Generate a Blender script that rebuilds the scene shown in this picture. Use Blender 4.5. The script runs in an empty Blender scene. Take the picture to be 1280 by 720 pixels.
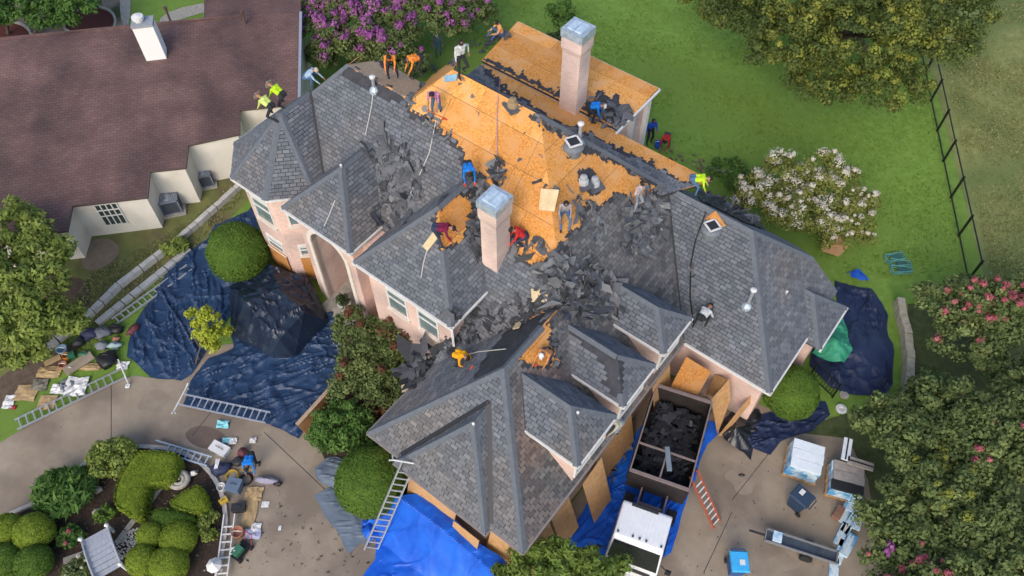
import bpy, bmesh, math, random
import numpy as np
from mathutils import Vector, Matrix
from mathutils.bvhtree import BVHTree
R = random.Random(7); NR = np.random.RandomState(11)
SC = bpy.context.scene; COL = SC.collection

# ------------------------------------------------------------------ camera, sky, sun, exposure
CAMH, FPX = 31.0, 1000.0
TILT = math.atan(720.0 / FPX)                      # angle between the lens axis and straight down
cd = bpy.data.cameras.new('camera'); cam = bpy.data.objects.new('camera', cd); COL.objects.link(cam)
cam.location = (0, 0, CAMH); cam.rotation_euler = (TILT, 0, 0)
cd.sensor_width = 36; cd.lens = 36 * FPX / 1280; cd.clip_end = 2000; cd.clip_start = 0.5
SC.camera = cam
SUN_EL, SUN_AZ = 38, 200                          # sun azimuth measured clockwise from +Y
w = bpy.data.worlds.new('World'); SC.world = w; w.use_nodes = True
nt = w.node_tree; bg = nt.nodes['Background']; sk = nt.nodes.new('ShaderNodeTexSky')
sk.sky_type = 'NISHITA'; sk.sun_disc = False
sk.sun_elevation = math.radians(SUN_EL); sk.sun_rotation = math.radians(SUN_AZ)
sk.dust_density = 2.5; sk.ozone_density = 1.5
nt.links.new(sk.outputs[0], bg.inputs[0]); bg.inputs[1].default_value = 0.15
sd = bpy.data.lights.new('sun', 'SUN'); so = bpy.data.objects.new('sun', sd); COL.objects.link(so)
sd.energy = .9; sd.angle = math.radians(40); sd.color = (1.0, 0.90, 0.78)
so.rotation_euler = (math.radians(90 - SUN_EL), 0, math.radians(180 - SUN_AZ))
SC.view_settings.view_transform = 'Standard'; SC.view_settings.look = 'None'
SC.view_settings.exposure = 0.60; SC.view_settings.gamma = 1.0

# ------------------------------------------------------------------ geometry of the view: pixel (1280x720) -> point at height z
_dep = math.pi / 2 - TILT
FW = np.array([0, math.cos(_dep), -math.sin(_dep)]); UP = np.array([0, math.sin(_dep), math.cos(_dep)])
CC = np.array([0, 0, CAMH])
def ray(x, y): return FW * FPX + np.array([1., 0, 0]) * (x - 640) + UP * (360 - y)
def P(x, y, z=0.0):
    d = ray(x, y); return CC + d * ((z - CAMH) / d[2])
def Q(V):
    v = np.atleast_2d(V) - CC; k = v @ FW
    return np.stack([640 + FPX * v[:, 0] / k, 360 - FPX * (v @ UP) / k], 1)
TH = math.radians(-37.7); CT, ST = math.cos(TH), math.sin(TH)
def H(u, v, z): return np.array([u * CT - v * ST, u * ST + v * CT, z])       # house axes -> world
def HL(p): return np.array([p[0] * CT + p[1] * ST, -p[0] * ST + p[1] * CT, p[2]])

def hash2(ix, iy, s=0):
    n = (ix.astype(np.int64) * 374761393 + iy.astype(np.int64) * 668265263 + s * 69069) & 0x7fffffff
    n = ((n ^ (n >> 13)) * 1274126177) & 0x7fffffff
    return ((n ^ (n >> 16)) & 0xffff) / 65535.0
def vnoise(x, y, s=0):
    x = np.asarray(x, float); y = np.asarray(y, float)
    ix = np.floor(x); iy = np.floor(y); fx = x - ix; fy = y - iy
    fx = fx * fx * (3 - 2 * fx); fy = fy * fy * (3 - 2 * fy)
    a = hash2(ix, iy, s); b = hash2(ix + 1, iy, s); c = hash2(ix, iy + 1, s); d = hash2(ix + 1, iy + 1, s)
    return (a * (1 - fx) + b * fx) * (1 - fy) + (c * (1 - fx) + d * fx) * fy
def fbm(x, y, s=0, o=4):
    t = 0; a = .5
    for i in range(o): t = t + a * vnoise(x * 2 ** i, y * 2 ** i, s + i); a *= .5
    return t
def inpoly(x, y, poly):
    x = np.asarray(x, float); y = np.asarray(y, float); r = np.zeros(x.shape, bool); n = len(poly)
    for i in range(n):
        x1, y1 = poly[i]; x2, y2 = poly[(i + 1) % n]
        if y1 == y2: continue
        c = ((y1 > y) != (y2 > y)) & (x < (x2 - x1) * (y - y1) / (y2 - y1) + x1); r ^= c
    return r
def pdist(x, y, poly):                                       # distance to outline and nearest point on it
    best = np.full(x.shape, 1e9); bx = x.copy(); by = y.copy(); n = len(poly)
    for i in range(n):
        x1, y1 = poly[i]; x2, y2 = poly[(i + 1) % n]; dx, dy = x2 - x1, y2 - y1
        t = np.clip(((x - x1) * dx + (y - y1) * dy) / (dx * dx + dy * dy + 1e-12), 0, 1)
        qx = x1 + t * dx; qy = y1 + t * dy; d = np.hypot(x - qx, y - qy); m = d < best
        best[m] = d[m]; bx[m] = qx[m]; by[m] = qy[m]
    return best, bx, by

# ------------------------------------------------------------------ materials
MATS = {}
def mat(name, c1, c2=None, scale=3.0, rough=.85, bump=0, bscale=None, tint=None, spec=.3, metal=0, trans=0, sheen=0, detail=6, stretch=None, c3=None, s3=.25, alpha=None):
    if name in MATS: return MATS[name]
    m = bpy.data.materials.new(name); m.use_nodes = True; n = m.node_tree.nodes; l = m.node_tree.links
    b = n['Principled BSDF']; b.inputs['Roughness'].default_value = rough; b.inputs['Specular IOR Level'].default_value = spec
    b.inputs['Metallic'].default_value = metal
    tc = n.new('ShaderNodeTexCoord'); src = tc.outputs['Object']
    if stretch:
        mp = n.new('ShaderNodeMapping'); mp.inputs['Scale'].default_value = stretch[:3]
        if len(stretch) > 3: mp.inputs['Rotation'].default_value = (0, 0, stretch[3])
        l.new(src, mp.inputs[0]); src = mp.outputs[0]
    no = n.new('ShaderNodeTexNoise'); no.inputs['Scale'].default_value = scale; no.inputs['Detail'].default_value = detail; no.inputs['Roughness'].default_value = .65
    l.new(src, no.inputs['Vector'])
    cr = n.new('ShaderNodeValToRGB'); e = cr.color_ramp.elements
    e[0].position = .3; e[1].position = .7
    e[0].color = (*c1, 1); e[1].color = (*(c2 or [min(1, k * 1.18) for k in c1]), 1)
    l.new(no.outputs['Fac'], cr.inputs[0]); col = cr.outputs[0]
    if c3:
        n3 = n.new('ShaderNodeTexNoise'); n3.inputs['Scale'].default_value = s3; n3.inputs['Detail'].default_value = 4; l.new(src, n3.inputs['Vector'])
        r3 = n.new('ShaderNodeValToRGB'); r3.color_ramp.elements[0].position = .46; r3.color_ramp.elements[1].position = .62; l.new(n3.outputs['Fac'], r3.inputs[0])
        mx = n.new('ShaderNodeMix'); mx.data_type = 'RGBA'; l.new(r3.outputs[0], mx.inputs[0]); l.new(col, mx.inputs[6]); mx.inputs[7].default_value = (*c3, 1); col = mx.outputs[2]
    if tint:
        at = n.new('ShaderNodeAttribute'); at.attribute_name = 'tint'
        r2 = n.new('ShaderNodeValToRGB'); el = r2.color_ramp.elements
        el[0].color = (*tint[0], 1); el[1].color = (*tint[-1], 1)
        for i, c in enumerate(tint[1:-1]):
            q = el.new((i + 1) / (len(tint) - 1)); q.color = (*c, 1)
        l.new(at.outputs['Fac'], r2.inputs[0])
        mx = n.new('ShaderNodeMix'); mx.data_type = 'RGBA'; mx.blend_type = 'MULTIPLY'; mx.inputs[0].default_value = 1
        l.new(col, mx.inputs[6]); l.new(r2.outputs[0], mx.inputs[7]); col = mx.outputs[2]
    l.new(col, b.inputs['Base Color'])
    if bump:
        nb = n.new('ShaderNodeTexNoise'); nb.inputs['Scale'].default_value = bscale or scale * 4; nb.inputs['Detail'].default_value = 5; l.new(src, nb.inputs['Vector'])
        bp = n.new('ShaderNodeBump'); bp.inputs['Strength'].default_value = bump; bp.inputs['Distance'].default_value = .03
        l.new(nb.outputs['Fac'], bp.inputs['Height']); l.new(bp.outputs[0], b.inputs['Normal'])
    if trans:
        tr = n.new('ShaderNodeBsdfTranslucent'); l.new(col, tr.inputs[0]); ms = n.new('ShaderNodeMixShader'); ms.inputs[0].default_value = trans
        out = n['Material Output']; l.new(b.outputs[0], ms.inputs[1]); l.new(tr.outputs[0], ms.inputs[2]); l.new(ms.outputs[0], out.inputs[0])
    MATS[name] = m; return m
def brickmat(name, c1, c2, mortar, bw=.21, bh=.075, msize=.012, bump=.4, axes='wall', ang=0.0, rough=.85, off=.5):
    if name in MATS: return MATS[name]
    m = bpy.data.materials.new(name); m.use_nodes = True; n = m.node_tree.nodes; l = m.node_tree.links; b = n['Principled BSDF']
    b.inputs['Roughness'].default_value = rough; b.inputs['Specular IOR Level'].default_value = .2
    tc = n.new('ShaderNodeTexCoord'); sp = n.new('ShaderNodeSeparateXYZ'); cb = n.new('ShaderNodeCombineXYZ')
    mp = n.new('ShaderNodeMapping'); mp.inputs['Rotation'].default_value = (0, 0, ang); l.new(tc.outputs['Object'], mp.inputs[0]); l.new(mp.outputs[0], sp.inputs[0])
    if axes == 'wall':
        ad = n.new('ShaderNodeMath'); ad.operation = 'ADD'; l.new(sp.outputs[0], ad.inputs[0]); l.new(sp.outputs[1], ad.inputs[1])
        l.new(ad.outputs[0], cb.inputs[0]); l.new(sp.outputs[2], cb.inputs[1])
    else:
        l.new(sp.outputs[0], cb.inputs[0]); l.new(sp.outputs[1], cb.inputs[1])
    bt = n.new('ShaderNodeTexBrick'); bt.inputs['Scale'].default_value = 1; bt.inputs['Brick Width'].default_value = bw; bt.inputs['Row Height'].default_value = bh
    bt.inputs['Mortar Size'].default_value = msize; bt.inputs['Color1'].default_value = (*c1, 1); bt.inputs['Color2'].default_value = (*c2, 1); bt.inputs['Mortar'].default_value = (*mortar, 1)
    bt.offset = off; l.new(cb.outputs[0], bt.inputs[0])
    no = n.new('ShaderNodeTexNoise'); no.inputs['Scale'].default_value = .5; no.inputs['Detail'].default_value = 6; l.new(tc.outputs['Object'], no.inputs[0])
    rr = n.new('ShaderNodeValToRGB'); rr.color_ramp.elements[0].position = .35; rr.color_ramp.elements[1].position = .68; rr.color_ramp.elements[0].color = (.74, .74, .76, 1); rr.color_ramp.elements[1].color = (1.2, 1.15, 1.1, 1); l.new(no.outputs[0], rr.inputs[0])
    mx = n.new('ShaderNodeMix'); mx.data_type = 'RGBA'; mx.blend_type = 'MULTIPLY'; mx.inputs[0].default_value = 1; l.new(bt.outputs[0], mx.inputs[6]); l.new(rr.outputs[0], mx.inputs[7])
    if axes == 'flat':                                      # paler and darker streaks that run down the slope
        m2 = n.new('ShaderNodeMapping'); m2.inputs['Rotation'].default_value = (0, 0, .55); m2.inputs['Scale'].default_value = (.55, .05, 1); l.new(tc.outputs['Object'], m2.inputs[0])
        n2 = n.new('ShaderNodeTexNoise'); n2.inputs['Scale'].default_value = 1; n2.inputs['Detail'].default_value = 3; l.new(m2.outputs[0], n2.inputs[0])
        r2 = n.new('ShaderNodeValToRGB'); r2.color_ramp.elements[0].position = .35; r2.color_ramp.elements[1].position = .65; r2.color_ramp.elements[0].color = (.86, .86, .88, 1); r2.color_ramp.elements[1].color = (1.28, 1.2, 1.16, 1); l.new(n2.outputs[0], r2.inputs[0])
        m3 = n.new('ShaderNodeMix'); m3.data_type = 'RGBA'; m3.blend_type = 'MULTIPLY'; m3.inputs[0].default_value = 1; l.new(mx.outputs[2], m3.inputs[6]); l.new(r2.outputs[0], m3.inputs[7]); mx = m3
    l.new(mx.outputs[2], b.inputs['Base Color'])
    bp = n.new('ShaderNodeBump'); bp.inputs['Strength'].default_value = bump; bp.inputs['Distance'].default_value = .01; bp.invert = True
    l.new(bt.outputs['Fac'], bp.inputs['Height']); l.new(bp.outputs[0], b.inputs['Normal'])
    MATS[name] = m; return m
def plain(name, c, rough=.6, spec=.4, metal=0, var=.12, scale=6, bump=0):
    return mat(name, tuple(k * (1 - var) for k in c), tuple(min(1, k * (1 + var)) for k in c), scale, rough, bump, spec=spec, metal=metal)

M_SH = mat('shingle', (.80, .80, .82), (1.0, 1.0, 1.0), 1.3, .92, .5, 60, tint=[(.118, .131, .148), (.146, .160, .178), (.168, .182, .202), (.190, .204, .224), (.245, .260, .280)], spec=.2, c3=(1.12, .98, .86), s3=.22)
M_SHW = mat('shingle_worn', (.80, .78, .76), (1.0, .98, .95), 1.3, .92, .5, 60, tint=[(.10, .105, .112), (.135, .138, .146), (.160, .162, .168), (.185, .185, .188), (.25, .245, .24)], spec=.2, c3=(1.28, .98, .84), s3=.3)
M_CAP = mat('cap_shingle', (.112, .126, .145), (.152, .168, .190), 6, .9, .4, 60, spec=.2)
M_FELT = mat('felt', (.035, .036, .042), (.065, .067, .076), 2.5, .8, .4, 9, spec=.3)
M_FELTG = mat('grey_felt', (.085, .09, .10), (.13, .135, .15), 2.5, .85, .3, 9, spec=.2)
M_OSB = mat('osb', (.42, .165, .035), (.95, .46, .125), 14, .8, .3, 40, tint=[(.72, .68, .62), (.9, .86, .8), (1, 1, 1), (1.08, 1.12, 1.15)], c3=(.70, .36, .14), s3=1.6, stretch=(1, 1, 1))
M_PLY = mat('plywood', (.42, .22, .09), (.60, .36, .16), 5, .75, .15, 30, c3=(.50, .30, .15), s3=1.0)
M_TAN = mat('weathered_wood', (.36, .25, .16), (.52, .38, .26), 8, .85, .2)
M_BRICK = brickmat('pink_brick', (.60, .40, .345), (.72, .51, .44), (.66, .56, .50))
M_CHIM = brickmat('chimney_brick', (.68, .47, .40), (.78, .57, .49), (.76, .66, .60))
M_WHITE = plain('white_trim', (.72, .71, .68), .5)
M_CREAM = mat('cream_brick', (.68, .64, .56), (.80, .76, .67), 1.2, .85, .2, 14, c3=(.62, .57, .48), s3=.6)
M_GLASS = mat('glass', (.10, .14, .15), (.20, .26, .26), 1.5, .08, spec=.8)
M_METAL = plain('aluminium', (.55, .57, .60), .38, .5, .6)
M_GALV = mat('galvanised', (.30, .38, .44), (.62, .70, .76), 5, .4, .1, metal=.35)
M_DARK = plain('dark', (.03, .03, .033), .5)
M_BLK = plain('black_plastic', (.012, .012, .014), .45)

# ------------------------------------------------------------------ objects
TM = {}
def setp(o, label=None, cat=None, group=None, kind=None):
    if label: o['label'] = label
    if cat: o['category'] = cat
    if group: o['group'] = group
    if kind: o['kind'] = kind
    return o
def thing(name, loc, rz=0.0, label=None, cat=None, group=None, kind=None):
    o = bpy.data.objects.new(name, None); COL.objects.link(o); o.location = Vector([float(k) for k in loc]); o.rotation_euler = (0, 0, rz)
    o.empty_display_size = .3
    TM[o.name] = Matrix.Translation(o.location) @ Matrix.Rotation(rz, 4, 'Z')
    return setp(o, label, cat, group, kind)
def mesh(name, V, F, m, parent=None, tint=None, world=True, smooth=False, fm=None, label=None, cat=None, group=None, kind=None):
    """V in world space (world=True) or in the parent's space. F: list of index tuples or Nx4/Nx3 array"""
    V = np.asarray(V, float).reshape(-1, 3)
    me = bpy.data.meshes.new(name)
    if parent is not None and world and parent.name in TM:
        iv = np.array(TM[parent.name].inverted()); V = V @ iv[:3, :3].T + iv[:3, 3]
    org = None
    if parent is None:
        org = np.array([(V[:, 0].min() + V[:, 0].max()) / 2, (V[:, 1].min() + V[:, 1].max()) / 2, V[:, 2].min()]); V = V - org
    if isinstance(F, np.ndarray):
        n, k = F.shape
        me.vertices.add(len(V)); me.vertices.foreach_set('co', V.astype(np.float32).ravel())
        me.loops.add(n * k); me.loops.foreach_set('vertex_index', F.astype(np.int32).ravel())
        me.polygons.add(n); me.polygons.foreach_set('loop_start', (np.arange(n) * k).astype(np.int32))
        try: me.polygons.foreach_set('loop_total', np.full(n, k, np.int32))
        except Exception: pass
        me.update(calc_edges=True)
    else:
        me.from_pydata([tuple(v) for v in V], [], [tuple(int(i) for i in f) for f in F])
    for q in (m if isinstance(m, (list, tuple)) else [m]): me.materials.append(q)
    if fm is not None: me.polygons.foreach_set('material_index', np.asarray(fm, np.int32))
    if tint is not None:
        a = me.attributes.new('tint', 'FLOAT', 'FACE'); a.data.foreach_set('value', np.asarray(tint, np.float32))
    if smooth: me.polygons.foreach_set('use_smooth', np.ones(len(me.polygons), bool))
    me.update()
    o = bpy.data.objects.new(name, me); COL.objects.link(o)
    if parent is not None: o.parent = parent; TM[o.name] = TM.get(parent.name, Matrix.Identity(4)).copy()
    else: o.location = Vector([float(k) for k in org]); TM[o.name] = Matrix.Translation(o.location)
    return setp(o, label, cat, group, kind)
def share(src, parent, loc, rot=(0, 0, 0), scale=(1, 1, 1)):
    c = src.copy(); COL.objects.link(c); c.parent = parent; c.location = loc; c.rotation_euler = rot; c.scale = scale
    for k in ('label', 'category', 'group'):
        if k in c.keys(): del c[k]
    return c
class B:                                                      # collects simple shapes into one mesh
    def __init__(s): s.V = []; s.F = []; s.T = []
    def add(s, V, F, t=.5):
        k = len(s.V); s.V += [tuple(map(float, v)) for v in V]; s.F += [tuple(i + k for i in f) for f in F]; s.T += [t] * len(F); return s
    def box(s, c, size, rz=0, axes=None, t=.5):
        c = np.array(c, float); hx, hy, hz = np.array(size, float) / 2
        if axes is None:
            ca, sa = math.cos(rz), math.sin(rz); axes = (np.array([ca, sa, 0]), np.array([-sa, ca, 0]), np.array([0, 0, 1.]))
        a, b, d = axes
        V = [c + a * hx * i + b * hy * j + d * hz * k for k in (-1, 1) for (i, j) in ((-1, -1), (1, -1), (1, 1), (-1, 1))]
        return s.add(V, [(3, 2, 1, 0), (4, 5, 6, 7), (0, 1, 5, 4), (1, 2, 6, 5), (2, 3, 7, 6), (3, 0, 4, 7)], t)
    def beam(s, p, q, w, h=None, up=(0, 0, 1), t=.5):
        p = np.array(p, float); q = np.array(q, float); d = q - p; L = np.linalg.norm(d); d = d / max(L, 1e-9)
        up = np.array(up, float)
        if abs(d @ up) > .99: up = np.array([1., 0, 0])
        sd_ = np.cross(d, up); sd_ /= np.linalg.norm(sd_); u = np.cross(sd_, d)
        return s.box((p + q) / 2, (L, w, h or w), axes=(d, sd_, u), t=t)
    def tube(s, pts, r, n=6, t=.5, cap=True):
        pts = [np.array(p, float) for p in pts]; k0 = len(s.V); N = len(pts)
        rs = r if isinstance(r, (list, tuple, np.ndarray)) else [r] * N
        for i, p in enumerate(pts):
            d = pts[min(i + 1, N - 1)] - pts[max(i - 1, 0)]; d = d / (np.linalg.norm(d) + 1e-9)
            a = np.cross(d, (0, 0, 1.)) if abs(d[2]) < .95 else np.cross(d, (1., 0, 0)); a /= np.linalg.norm(a); b_ = np.cross(d, a)
            for j in range(n):
                th = 2 * math.pi * j / n; s.V.append(tuple(p + (a * math.cos(th) + b_ * math.sin(th)) * rs[i]))
        for i in range(N - 1):
            for j in range(n):
                s.F.append((k0 + i * n + j, k0 + i * n + (j + 1) % n, k0 + (i + 1) * n + (j + 1) % n, k0 + (i + 1) * n + j)); s.T.append(t)
        if cap:
            s.F.append(tuple(k0 + j for j in range(n))[::-1]); s.F.append(tuple(k0 + (N - 1) * n + j for j in range(n))); s.T += [t, t]
        return s
    def lathe(s, c, prof, n=12, t=.5):                       # prof: (radius, z)
        c = np.array(c, float); k0 = len(s.V)
        for r, z in prof:
            for j in range(n):
                th = 2 * math.pi * j / n; s.V.append((c[0] + r * math.cos(th), c[1] + r * math.sin(th), c[2] + z))
        for i in range(len(prof) - 1):
            for j in range(n):
                s.F.append((k0 + i * n + j, k0 + i * n + (j + 1) % n, k0 + (i + 1) * n + (j + 1) % n, k0 + (i + 1) * n + j)); s.T.append(t)
        s.F.append(tuple(k0 + j for j in range(n))[::-1]); s.F.append(tuple(k0 + (len(prof) - 1) * n + j for j in range(n))); s.T += [t, t]
        return s
    def prism(s, poly, z0, z1, t=.5):                        # poly: list of xy (world)
        n = len(poly); a = sum(poly[i][0] * poly[(i + 1) % n][1] - poly[(i + 1) % n][0] * poly[i][1] for i in range(n))
        if a < 0: poly = poly[::-1]
        zz = z1 if isinstance(z1, (list, tuple)) else [z1] * n
        V = [(p[0], p[1], z0) for p in poly] + [(p[0], p[1], zz[i]) for i, p in enumerate(poly)]
        return s.add(V, [tuple(range(n))[::-1], tuple(range(n, 2 * n))] + [(i, (i + 1) % n, n + (i + 1) % n, n + i) for i in range(n)], t)
    def slab(s, top, th=.12, t=.5):                          # planar polygon thickened downwards
        n = len(top); V = [np.array(p, float) for p in top] + [np.array(p, float) - (0, 0, th) for p in top]
        return s.add(V, [tuple(range(n)), tuple(range(n, 2 * n))[::-1]] + [(i, n + i, n + (i + 1) % n, (i + 1) % n) for i in range(n)], t)
    def blob(s, c, r, seed=0, amp=.15, nu=10, nv=7, t=.5):
        c = np.array(c, float); r = np.array(r, float); k0 = len(s.V)
        for i in range(nv + 1):
            ph = math.pi * i / nv
            for j in range(nu):
                th = 2 * math.pi * j / nu
                d = np.array([math.sin(ph) * math.cos(th), math.sin(ph) * math.sin(th), math.cos(ph)])
                k = 1 + amp * (float(vnoise(d[0] * 2.1 + seed * 3.3, d[1] * 2.1 + d[2] * 1.7 + seed, seed)) * 2 - 1)
                s.V.append(tuple(c + d * r * k))
        for i in range(nv):
            for j in range(nu):
                s.F.append((k0 + i * nu + j, k0 + (i + 1) * nu + j, k0 + (i + 1) * nu + (j + 1) % nu, k0 + i * nu + (j + 1) % nu)); s.T.append(t)
        return s
    def build(s, name, m, parent=None, world=True, **k):
        return mesh(name, s.V, s.F, m, parent, world=world, tint=s.T if k.pop('tinted', False) else None, **k)

def sheet(name, px, z, m, kind='structure', thick=None, label=None, res=None):
    poly = [P(x, y, 0)[:2] for x, y in px]
    b = B(); n = len(poly)
    a = sum(poly[i][0] * poly[(i + 1) % n][1] - poly[(i + 1) % n][0] * poly[i][1] for i in range(n))
    if a < 0: poly = poly[::-1]
    b.add([(p[0], p[1], z) for p in poly], [tuple(range(n))])
    o = b.build(name, m, kind=kind); 
    return o
def smoothpoly(px, k=2):
    for _ in range(k):
        q = []
        for i in range(len(px)):
            a = px[i]; b = px[(i + 1) % len(px)]
            q += [(a[0] * .75 + b[0] * .25, a[1] * .75 + b[1] * .25), (a[0] * .25 + b[0] * .75, a[1] * .25 + b[1] * .75)]
        px = q
    return px

#==SETTING==
M_LAWN = mat('lawn', (.125, .225, .032), (.215, .345, .060), 2.0, .95, .8, 30, c3=(.155, .25, .042), s3=.10, detail=10)
M_DRY = mat('dry_grass', (.155, .185, .055), (.30, .31, .11), 1.6, .95, .8, 30, c3=(.13, .17, .05), s3=.2, detail=10)
M_SIDE = mat('side_grass', (.12, .15, .042), (.23, .225, .08), 1.1, .95, .8, 30, c3=(.13, .105, .06), s3=.5, detail=10)
M_CONC = mat('driveway', (.27, .215, .155), (.395, .325, .245), .55, .88, .35, 25, c3=(.22, .175, .135), s3=.35, detail=10)
M_MULCH = mat('mulch', (.030, .020, .015), (.085, .060, .045), 9, .95, .9, 40)
M_SOIL = mat('soil', (.085, .06, .042), (.17, .125, .09), 3, .95, .8, 25)
M_KERB = mat('kerb', (.40, .36, .32), (.58, .53, .48), 4, .85, .4, 30)
M_STONE = mat('stone', (.26, .24, .20), (.46, .43, .37), 5, .9, .6, 20)
g = B(); g.add([(-300, -150, -.02), (300, -150, -.02), (300, 450, -.02), (-300, 450, -.02)], [(0, 1, 2, 3)]); g.build('ground', M_LAWN, kind='structure')
sheet('dry_lawn', [(1150, 60), (1166, 95), (1230, 345), (1250, 420), (1500, 900), (2300, 300), (1500, -200), (1190, -150), (1150, 0)], -.012, M_DRY)
sheet('side_yard', smoothpoly([(-300, 500), (-300, 330), (0, 300), (60, 330), (110, 296), (200, 280), (245, 245), (300, 205), (330, 225), (300, 262), (235, 320), (130, 400), (60, 480), (0, 556), (-200, 640)], 1), -.010, M_SIDE)
DRV = smoothpoly([(-300, 720), (0, 553), (20, 541), (152, 467), (215, 476), (245, 430), (400, 430), (420, 500), (400, 545), (440, 590), (520, 620), (650, 700), (740, 600), (850, 440), (950, 510), (1008, 520), (1040, 522), (1062, 545), (1090, 600), (1120, 720), (1200, 900), (900, 1010), (300, 1010), (-200, 900)], 1)
sheet('driveway', DRV, -.002, M_CONC)
for nm, a, b in (('driveway_joint', (139, 480), (139, 600)), ('driveway_joint', (240, 545), (268, 510)), ('driveway_joint', (915, 625), (990, 530)), ('driveway_joint', (880, 715), (915, 640)), ('driveway_joint', (330, 540), (500, 700))):
    B().beam(P(*a, .0), P(*b, .0), .025, .006).build(nm, M_DARK, kind='structure')
sheet('stain', smoothpoly([(228, 545), (240, 533), (262, 532), (285, 545), (280, 560), (250, 562)], 2), .001, mat('stain', (.13, .095, .075), (.16, .12, .10), 2))
ISL = smoothpoly([(-40, 670), (20, 640), (46, 630), (75, 606), (108, 578), (160, 558), (215, 561), (246, 574), (268, 596), (280, 622), (284, 655), (277, 700), (262, 760), (150, 850), (-60, 800)], 2)
sheet('island_bed', ISL, .004, M_MULCH)
kb = B()
pts = [P(x, y)[:2] for x, y in ISL]
for i in range(len(pts)):
    a, b = pts[i], pts[(i + 1) % len(pts)]
    kb.beam((a[0], a[1], .06), (b[0], b[1], .06), .17, .13)
kb.build('kerb', M_KERB, kind='structure')
sheet('planting_bed', smoothpoly([(385, 535), (420, 470), (420, 380), (470, 380), (600, 460), (540, 600), (470, 640), (420, 600)], 1), .006, M_MULCH)
sheet('planting_bed', smoothpoly([(0, 475), (60, 440), (110, 405), (200, 385), (185, 430), (160, 462), (20, 538), (-40, 560), (-100, 520)], 1), -.004, M_LAWN)
sheet('soil_patch', smoothpoly([(-20, 500), (0, 468), (60, 440), (105, 425), (85, 455), (50, 480), (0, 515)], 2), .002, M_SOIL)
sheet('soil_patch', smoothpoly([(108, 300), (135, 296), (152, 310), (140, 330), (112, 340), (100, 330)], 2), -.003, mat('bare_soil', (.20, .15, .10), (.28, .22, .16), 3, .95, .5))
sheet('soil_patch', smoothpoly([(60, 350), (110, 345), (115, 380), (90, 410), (50, 420)], 2), -.004, M_SOIL)
sheet('planting_bed', [(990, 540), (1040, 522), (1125, 500), (1135, 380), (1320, 360), (1500, 760), (1110, 760), (1085, 600), (1060, 548)], .003, mat('dark_bed', (.045, .065, .02), (.10, .115, .045), 3, .95, .8))
# garden beyond the neighbour's ridge
sheet('garden_bed', smoothpoly([(-60, 60), (-60, -60), (150, -40), (165, 0), (160, 30), (150, 50), (60, 60)], 1), .0, mat('path_soil', (.16, .12, .085), (.26, .21, .16), 1.4, .95, .6, c3=(.05, .07, .025), s3=.5))
for px in ([(-40, 52), (0, 26), (30, 30), (42, 46), (30, 60)], [(78, 42), (84, 22), (105, 10), (130, 10), (143, 18), (146, 32), (135, 46)]):
    sheet('mulch_ring', smoothpoly(px, 2), .01, mat('red_mulch', (.07, .018, .014), (.12, .035, .026), 6, .95, .5))
    q = [P(x, y)[:2] for x, y in smoothpoly(px, 2)]; kb = B()
    for i in range(len(q)): kb.beam((*q[i], .06), (*q[(i + 1) % len(q)], .06), .14, .14)
    kb.build('edging', M_STONE, kind='structure')
sheet('garden_path', smoothpoly([(196, 26), (215, 12), (262, 2), (266, 12), (226, 24), (210, 32)], 1), .005, M_STONE)
sheet('garden_path', smoothpoly([(150, -10), (164, -5), (162, 30), (156, 36), (150, 20)], 1), .006, M_STONE)

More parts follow.
